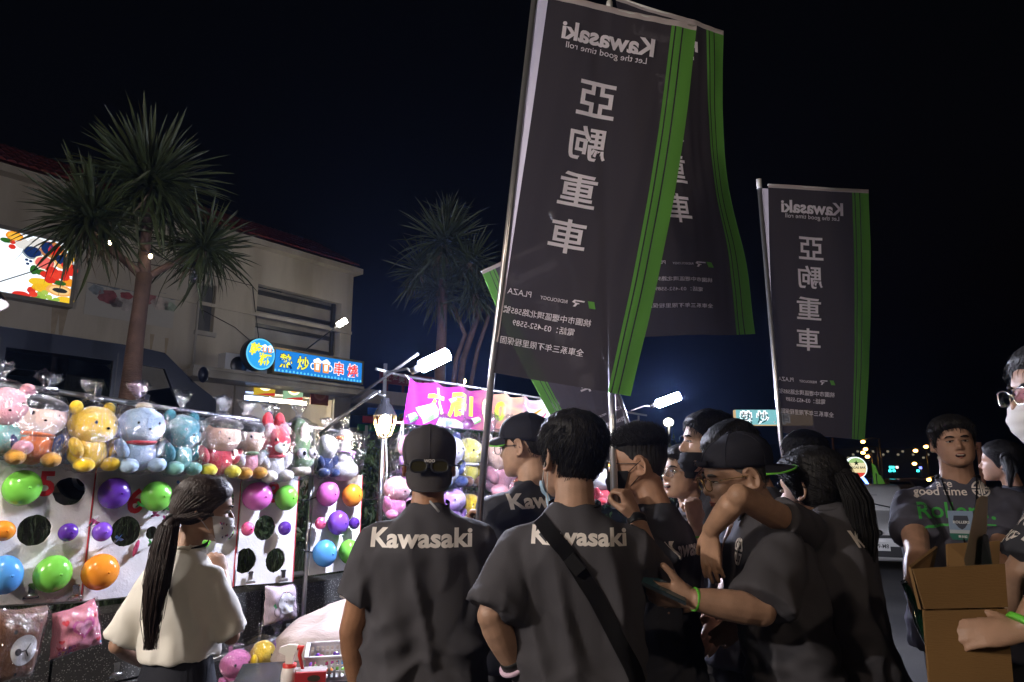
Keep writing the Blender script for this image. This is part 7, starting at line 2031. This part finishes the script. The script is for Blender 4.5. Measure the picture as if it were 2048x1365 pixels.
p.ponytail([at(1672, 940, 2.30), at(1690, 948, 2.26), at(1716, 1000, 2.24), at(1726, 1070, 2.24), at(1728, 1140, 2.24), at(1720, 1200, 2.24)], .030, n=460, tie=mat('tie_pale', (.55, .52, .45), .6))
p.brandback(.04, p.L(at(1700, 1070, 2.2)).z - .02, .27, tilt=-.06)

# dark head behind
p = Person('dark haired person mostly hidden behind the ponytailed woman', 1612, 868, 3.3, rz=R(20), w=1.0, skin=(.34, .2, .14))
p.head(); p.arm(-1, p.L(at(1560, 1150, 3.2)), p.L(at(1550, 1250, 3.1)), world=False); p.arm(1, p.L(at(1680, 1150, 3.3)), p.L(at(1690, 1250, 3.2)), world=False)
p.shirt(M_char2, seed=15).finish(.006); p.pants(M_jean); p.hair('short', n=500, seed=15)

# big man facing the camera
p = Person('big smiling man with a lanyard card and lettered T-shirt facing the camera', 1901, 838, 3.25, rz=R(152), w=1.20, head=(R(6), R(0), R(3)), skin=(.44, .25, .17), fat=1.17, hs=.92)
p.head()
p.arm(1, at(1836, 1110, 3.05), at(1826, 1176, 2.93), fdir=V_((.05, -.25, -1)), palm=V_((-.9, -.35, 0)), curl=(1.1, 1.1, .8), thumb=.6)
p.arm(-1, at(2000, 1120, 3.0), at(2005, 1200, 2.9))
p.shirt(fabricm('navy_grey', (.085, .085, .115)), hem=.76, sleeve=.80, seed=16, loose=1.06, belly=.07).finish(.005); p.pants(M_jean)
p.hair('short', n=1100, seed=16, lift=.25); p.face(mouth=1.35, open_=.6)
p.rollers(.03, p.L(at(1890, 998, 3.1)).z, .88); p.lanyard(front=True)
q = p.on(.02, p.L(at(1876, 1054, 3.05)).z, 'front', .016); b = MB(); b.box(q, (.095, .006, .125)); cd = p.put('name_card', b, mat('card_blue', (.28, .38, .55), .35))
fy = q.y + .0035
for (x0, x1, z0, z1, c) in ((-.0475, .0475, -.0625, -.035, (.03, .16, .12)), (-.0475, .0475, -.035, -.02, (.5, .55, .6))):
    b = MB(); b.add([V_((q.x + x0, fy + .0006, q.z + z0)), V_((q.x + x1, fy + .0006, q.z + z0)), V_((q.x + x1, fy + .0006, q.z + z1)), V_((q.x + x0, fy + .0006, q.z + z1))], [(0, 1, 2, 3)], 0, False); p.put('card_print', b, mat('card_%d' % int(c[0] * 100), c, .4), cd)
V, F = shape2d([[(-.026, .03), (.026, .03), (.030, .005), (.012, -.022), (0, -.03), (-.012, -.022), (-.030, .005)]]); b = MB(); b.add([V_((q.x - x, fy + .0012, q.z + .012 + y)) for x, y in V], F, 0, False); p.put('card_shield', b, mat('card_shield', (.06, .07, .10), .4), cd)
for tx, dz, w_, cc in (('ROLLERS', .014, .062, (.75, .78, .8)), ('車主證', -.048, .034, (.75, .78, .75))):
    V, F = text2d(tx, .03); V = fit2d(V, w=w_); b = MB(); b.add([V_((q.x - x, fy + .0018, q.z + dz + y)) for x, y in V], F, 0, False); p.put('lettering', b, mat('card_text', cc, .5), cd)

# man with the carton at the right edge
p = Person('man in a white mask and glasses carrying a carton at the right edge', 2132, 690, 1.78, rz=R(70), w=1.10, head=(R(14), R(-4), 0), skin=(.42, .24, .16), fat=1.08)
p.head()
p.arm(-1, at(2135, 1130, 1.46), at(2046, 1262, 1.46), fdir=V_((-.95, .30, -.12)), palm=V_((-.25, -.8, .5)), curl=(.22, .28, .2), thumb=.05, up=.70, spread=.03)
p.arm(1, at(2040, 1160, 1.98), at(1985, 1250, 1.95))
p.shirt(M_char2, hem=.78, sleeve=.66, seed=17, belly=.03).finish(.0055); p.pants(M_jean)
p.hair('short', n=500, seed=17); p.face(open_=.7); p.mask(M_maskw); p.glasses(M_chrome)
p.rollers(.02, 1.25 * p.k, 1.0); p.band(-1, .93, M_band, r=1.05, w=.006)

# far woman seen from behind
p = Person('woman with dark gathered hair far behind the big man, seen from behind', 2006, 886, 4.3, rz=R(20), w=.9, head=(R(30), 0, 0), skin=(.4, .24, .16), fem=True)
p.head(); p.arm(-1, p.L(at(1960, 1080, 4.2)), p.L(at(1965, 1150, 4.1)), world=False); p.arm(1, p.L(at(2050, 1080, 4.3)), p.L(at(2050, 1150, 4.2)), world=False)
p.shirt(M_char2, seed=18).finish(.007); p.pants(M_jean); p.hair('long', n=600, seed=18, length=1.4, lift=.05, back=True)
p.ponytail([at(2012, 915, 4.18), at(2016, 922, 4.14), at(2020, 945, 4.12), at(2020, 975, 4.12)], .03, n=60, tie=M_black)
# ================================================================== flags
def clothm(name, c, tr=.30, alpha=.06):
    m = bpy.data.materials.new(name); m.use_nodes = True
    N = m.node_tree.nodes; L = m.node_tree.links; b = N['Principled BSDF']
    tc = N.new('ShaderNodeTexCoord'); n = N.new('ShaderNodeTexNoise'); n.inputs['Scale'].default_value = 500; L.new(tc.outputs['Object'], n.inputs[0])
    n2 = N.new('ShaderNodeTexNoise'); n2.inputs['Scale'].default_value = 5; n2.inputs['Detail'].default_value = 4; L.new(tc.outputs['Object'], n2.inputs[0])
    b.inputs['Base Color'].default_value = (*c, 1); b.inputs['Roughness'].default_value = .75; b.inputs['Specular IOR Level'].default_value = .06
    bp = N.new('ShaderNodeBump'); bp.inputs['Strength'].default_value = .25; bp.inputs['Distance'].default_value = .012; L.new(n2.outputs['Fac'], bp.inputs['Height']); L.new(bp.outputs[0], b.inputs['Normal'])
    t = N.new('ShaderNodeBsdfTranslucent'); t.inputs[0].default_value = (*c, 1); tp = N.new('ShaderNodeBsdfTransparent')
    m1 = N.new('ShaderNodeMixShader'); m1.inputs[0].default_value = tr; m2 = N.new('ShaderNodeMixShader'); m2.inputs[0].default_value = alpha
    L.new(b.outputs[0], m1.inputs[1]); L.new(t.outputs[0], m1.inputs[2]); L.new(m1.outputs[0], m2.inputs[1]); L.new(tp.outputs[0], m2.inputs[2]); L.new(m2.outputs[0], N['Material Output'].inputs[0])
    return m
M_flag = clothm('flag_cloth', (.037, .031, .033), .2, .06)
M_fgreen = clothm('flag_green_cloth', (.16, .44, .08), .35, .08)
M_fwhite = clothm('flag_print_white', (.88, .82, .88), .25, .0)
M_fhem = clothm('flag_hem', (.62, .54, .54), .3, .02)
M_pole = mat('flag_pole', (.62, .62, .64), .28, .85)
def flag(label, edges, pole, seed, mirror=True, wave=.012, sleeve=True, hem_t=.016, zside=-1, stripe_left=False, prints=True):
    """edges: two lists of (u,v,Y), left edge and right edge from top to bottom; text is read from the other side when mirrored"""
    Lp = [at(*q) for q in edges[0]]; Rp = [at(*q) for q in edges[1]]
    def along(P, t):
        x = t * (len(P) - 1); i = min(len(P) - 2, int(x)); f = x - i
        a, c = P[i], P[i + 1]; p0 = P[i - 1] if i > 0 else a - (c - a); p3 = P[i + 2] if i + 2 < len(P) else c + (c - a)
        return .5 * ((2 * a) + (c - p0) * f + (2 * p0 - 5 * a + 4 * c - p3) * f * f + (-p0 + 3 * a - 3 * c + p3) * f ** 3)
    ctr = along(Lp, .5).lerp(along(Rp, .5), .5)
    nrm = (Rp[0] - Lp[0]).cross(Lp[-1] - Lp[0]).normalized()
    if nrm.y > 0: nrm = -nrm
    def S(s, t, off=0.0):
        a, c = along(Lp, max(0, min(1, t))), along(Rp, max(0, min(1, t))); p_ = a.lerp(c, s)
        w_ = wave * math.sin(s * 7 + 2.2 * t + seed) * (.35 + .8 * t) + wave * .55 * mnoise.noise(V_((s * 5, t * 7, seed))) + wave * .35 * mnoise.noise(V_((s * 13 + 2 * t, t * 5, seed + 9)))
        return p_ + nrm * (w_ * min(1, 3 * s + .15) + off)
    t_ = thing('banner_flag', label, 'flag', V_((pole[-1].x, pole[-1].y, pole[-1].z)))
    b = MB(); b.grid(lambda u, v: S(u, v), 56, 140); b.build('cloth', M_flag, t_)
    W_ = (along(Rp, .5) - along(Lp, .5)).length; H_ = (along(Lp, 0) - along(Lp, 1)).length
    sx = (lambda s: 1 - s) if stripe_left else (lambda s: s)
    b = MB()
    for s0, s1 in ((.835, .856), (.866, .905), (.915, 1.0)):
        q0, q1 = sorted((sx(s0), sx(s1))); b.grid(lambda u, v: S(q0 + (q1 - q0) * u, hem_t + (1 - hem_t) * v, .003), 4, 140)
    b.build('green_stripe', M_fgreen, t_)
    b = MB(); b.grid(lambda u, v: S(u, -.004 + hem_t * v + .004, .0024), 40, 3); b.build('hem', M_fhem, t_)
    b = MB(); b.tube([S(0, .004, -.003), S(.5, .004, -.003), S(1.0, .004, -.003)], .006, 8); b.build('crossbar', M_white, t_)
    if sleeve:
        b = MB(); e = 1.0
        def sl(u, v):
            p0 = S(0.0, .02 + .9 * v, .0); q = pole[0].lerp(pole[-1], 0); 
            A, B_ = pole[0], pole[1]; k = max(0, min(1, (p0 - A).dot(B_ - A) / (B_ - A).length_squared)); r = A + (B_ - A) * k
            r = r + (r - p0).normalized() * .012
            return r.lerp(p0, u) + nrm * (.006 * math.sin(u * math.pi))
        b.grid(sl, 4, 60); b.build('sleeve', M_fhem, t_)
    b = MB(); b.tube(pole, .0135, 12); b.build('pole', M_pole, t_)
    b = MB(); d = (pole[0] - pole[1]).normalized(); b.tube([pole[0] + d * .002, pole[0] + d * .06], .016, 10); b.build('cap', M_white, t_)
    sg = -1 if mirror else 1
    def put(txt, cs, ct, w=None, h=None, bold=.0, m=M_fwhite, sk=0.0, nm='lettering'):
        V, F = text2d(txt, bold); V = fit2d(V, w=w, h=h); V, F = densify(V, F, .05 if h and h > .1 else .03)
        decal(nm, V, F, lambda x, y: S(cs + sg * x / W_, ct - y / H_ , .0055), m, t_)
    if prints:
        fx = (lambda q: 1 - q) if stripe_left else (lambda q: q)
        cs = fx(.43)
        put('Kawasaki', cs, .088, w=.62 * W_, bold=.032); put('Let the good time roll', cs, .128, w=.54 * W_)
        for ch, ct in (('亞', .25), ('駒', .365), ('重', .49), ('車', .615)): put(ch, fx(.41 - (ct - .25) * .13), ct, w=.25 * W_, h=.09 * H_, bold=.014)
        V, F = shape2d([[(-.035, -.012), (-.010, -.012), (.0, .016), (-.025, .016)]]); cs = fx(.315); x0 = cs - sg * .20
        decal('green_mark', V, F, lambda x, y: S(x0 + sg * (-.06 + x / W_), .785 - y / H_, .0055), M_fgreen, t_)
        V, F = shape2d([[(-.03, .014), (.012, .014), (.020, .004), (.006, -.002), (.014, -.014), (.004, -.014), (-.004, -.002), (-.010, -.002), (-.010, .002), (.008, .003), (.006, .008), (-.028, .008)]])
        decal('mark', V, F, lambda x, y: S(x0 + sg * (.01 + x / W_), .785 - y / H_, .0055), M_fwhite, t_)
        put('RIDEOLOGY', cs - sg * .03, .785, w=.19 * W_, bold=.005); put('PLAZA', cs + sg * .215, .783, w=.17 * W_)
        put('桃園市中壢區環北路585號', cs, .832, w=.62 * W_, bold=.008); put('電話：03-452-5589', cs + sg * .01, .862, w=.44 * W_, bold=.006); put('全車系三年不限里程保固', cs, .912, w=.60 * W_, bold=.008)
    return t_
flag('nearest big dark banner flag with mirrored lettering and green stripe', ([(1098, -14, 2.40), (1062, 240, 2.45), (1024, 493, 2.51), (987, 746, 2.56)], [(1393, 52, 2.42), (1363, 299, 2.43), (1318, 546, 2.44), (1262, 793, 2.46)]),
     [at(1074, -40, 2.37), at(983, 752, 2.58), at(956, 1062, 2.78)], 1.0)
flag('second dark banner flag hanging behind the nearest one with its curved green edge', ([(1230, -8, 3.0), (1258, 160, 3.0), (1280, 330, 3.0), (1292, 500, 3.0), (1288, 674, 2.98)], [(1447, 62, 3.10), (1446, 213, 3.1), (1457, 365, 3.1), (1491, 516, 3.12), (1511, 668, 3.14)]),
     [at(1219, 24, 2.96), at(1224, 790, 2.66), at(1229, 1015, 2.44)], 3.0, sleeve=False)
flag('tilted dark banner flag seen from its front side, lowest behind the others', ([(962, 542, 3.9), (1012, 660, 3.9), (1062, 760, 3.9), (1112, 852, 3.9), (1160, 950, 3.9)], [(1112, 474, 4.0), (1160, 590, 4.0), (1205, 700, 4.0), (1240, 800, 4.0), (1256, 920, 4.0)]),
     [at(1108, 440, 4.02), at(1240, 800, 4.02), at(1300, 985, 3.95)], 5.0, mirror=False, stripe_left=True, sleeve=False)
flag('lone dark banner flag standing apart at the right', ([(1536, 368, 3.95), (1540, 534, 3.97), (1548, 700, 4.0), (1562, 866, 4.0)], [(1736, 380, 4.0), (1740, 547, 4.02), (1738, 714, 4.05), (1730, 881, 4.05)]),
     [at(1519, 378, 3.92), at(1562, 880, 4.0), at(1590, 1050, 4.0)], 7.0, wave=.010)

# ================================================================== small things people hold
ph = at(1322, 1174, 2.0); t = thing('phone', 'dark mobile phone in the hand of the man in the backwards cap', 'phone', ph)
q = Euler((R(18), R(24), R(-6))).to_matrix()
b = MB(); b.box(ph, (.145, .072, .008), q); b.build('body', mat('phone_body', (.03, .04, .05), .15, spec=.7), t)
b = MB(); b.box(ph + q @ V_((0, 0, .0052)), (.138, .066, .002), q); b.build('screen', mat('phone_glass', (.01, .02, .02), .05, emit=(.2, .35, .33), estr=.02), t)
# carton
YB = 1.52
ct = thing('carton_box', 'open brown carton held by the man at the right edge', 'box', at(1930, 1250, YB))
M_cb = mat('cardboard', (.18, .095, .028), .8, bump=(60, .2), var=(5, .12), aniso=(1, 1, 8)); M_cbi = mat('cardboard_inner', (.22, .12, .04), .8, var=(5, .1))
A, B_, C_, D2 = at(1826, 1138, YB), at(2010, 1128, YB - .02), at(2030, 1400, YB - .06), at(1862, 1400, YB - .04)
bk = V_((.185, .29, .0))
f1, f2 = at(1826 + 22, 1222, YB), at(2014, 1218, YB - .02)
def panel(name, P, th=.006, m=None, par=ct):
    n = (P[1] - P[0]).cross(P[2] - P[1]).normalized() * th; b = MB(); k = len(P)
    b.add(P + [p + n for p in P], [tuple(range(k)), tuple(reversed(range(k, 2 * k)))] + [(i, (i + 1) % k, k + (i + 1) % k, k + i) for i in range(k)], 0, False); return b.build(name, m or M_cb, par)
panel('front_panel', [f1, f2, C_, D2]); panel('front_flap', [A, B_, f2 + V_((0, -.004, .004)), f1 + V_((0, -.004, .004))])
panel('side_panel', [f1 + bk, f1 + V_((0, .007, 0)), D2 + V_((0, .007, 0)), D2 + bk]); panel('side_panel', [f2 + V_((0, .007, 0)), f2 + bk, C_ + bk, C_ + V_((0, .007, 0))])
panel('back_panel', [f2 + bk, f1 + bk, D2 + bk, C_ + bk])
panel('bottom', [D2, C_, C_ + bk, D2 + bk])
panel('side_flap', [at(1822, 1136, YB + .02), at(1876, 1094, YB + .24), f1 + bk * .95, f1 + V_((0, .01, 0))], m=M_cbi)
panel('back_flap', [at(1894, 1088, YB + .31), at(2000, 1082, YB + .33), f2 + bk, f1 + bk + V_((.05, 0, 0))], m=M_cbi)
for lab, P, m in (('long narrow dark board with a pale edge sticking out of the carton', [at(1953, 1000, YB + .06), at(1962, 992, YB + .06), at(1974, 994, YB + .08), at(1972, 1060, YB + .14), at(1958, 1150, YB + .20), at(1938, 1160, YB + .16), at(1928, 1120, YB + .10)], mat('board_pale', (.38, .30, .22), .6)),
                  ('small dark board beside the long one in the carton', [at(1966, 1070, YB + .10), at(1974, 1072, YB + .12), at(1986, 1150, YB + .18), at(1960, 1160, YB + .16)], mat('board_dark', (.05, .05, .06), .5))):
    n = (P[1] - P[0]).cross(P[3] - P[1]).normalized(); n = n if n.x > 0 else -n; k = len(P); b = MB()
    P2 = [p + V_((.016, .02, 0)) for p in P]
    b.add(P + P2, [tuple(range(k)), tuple(reversed(range(k, 2 * k)))] + [(i, (i + 1) % k, k + (i + 1) % k, k + i) for i in range(k)], 0, False)
    b.f[-k - 1:-k] = b.f[-k - 1:-k]; b.m[1] = 1
    o = b.build('board', [m, mat('board_dark', (.05, .05, .06), .5)]); tag(o, lab, 'board')
# green bottle of the big man
q0, q1 = at(1822, 1192, 2.90), at(1842, 1232, 2.86); d = (q1 - q0).normalized()
t = thing('bottle', 'dark green glass bottle in the hand of the big man', 'bottle', q1)
b = MB(); b.lathe(q0 - d * .05, d, [(0, .013), (.03, .014), (.09, .015), (.13, .032), (.15, .036), (.24, .036), (.25, .030)], 18); b.build('glass', mat('bottle_green', (.005, .04, .015), .06, spec=.8, coat=.5), t)
b = MB(); b.lathe(q0 - d * .062, d, [(0, .012), (.012, .015), (.013, .012)], 12); b.build('cap', M_chrome, t)

# ------------------------------------------------------------------ thin blue volume added to imitate lens glow round the lamps
hm_ = bpy.data.materials.new('lens_glow_air'); hm_.use_nodes = True
N = hm_.node_tree.nodes; N.remove(N['Principled BSDF'])
pv = N.new('ShaderNodeVolumePrincipled'); pv.inputs['Color'].default_value = (.30, .46, 1, 1); pv.inputs['Density'].default_value = .0007; pv.inputs['Anisotropy'].default_value = .7
hm_.node_tree.links.new(pv.outputs[0], N['Material Output'].inputs['Volume'])
b = MB(); b.box((430, 560, 19.5), (1180, 1400, 41)); b.build('lens_glow_haze', hm_, None, 'stuff')
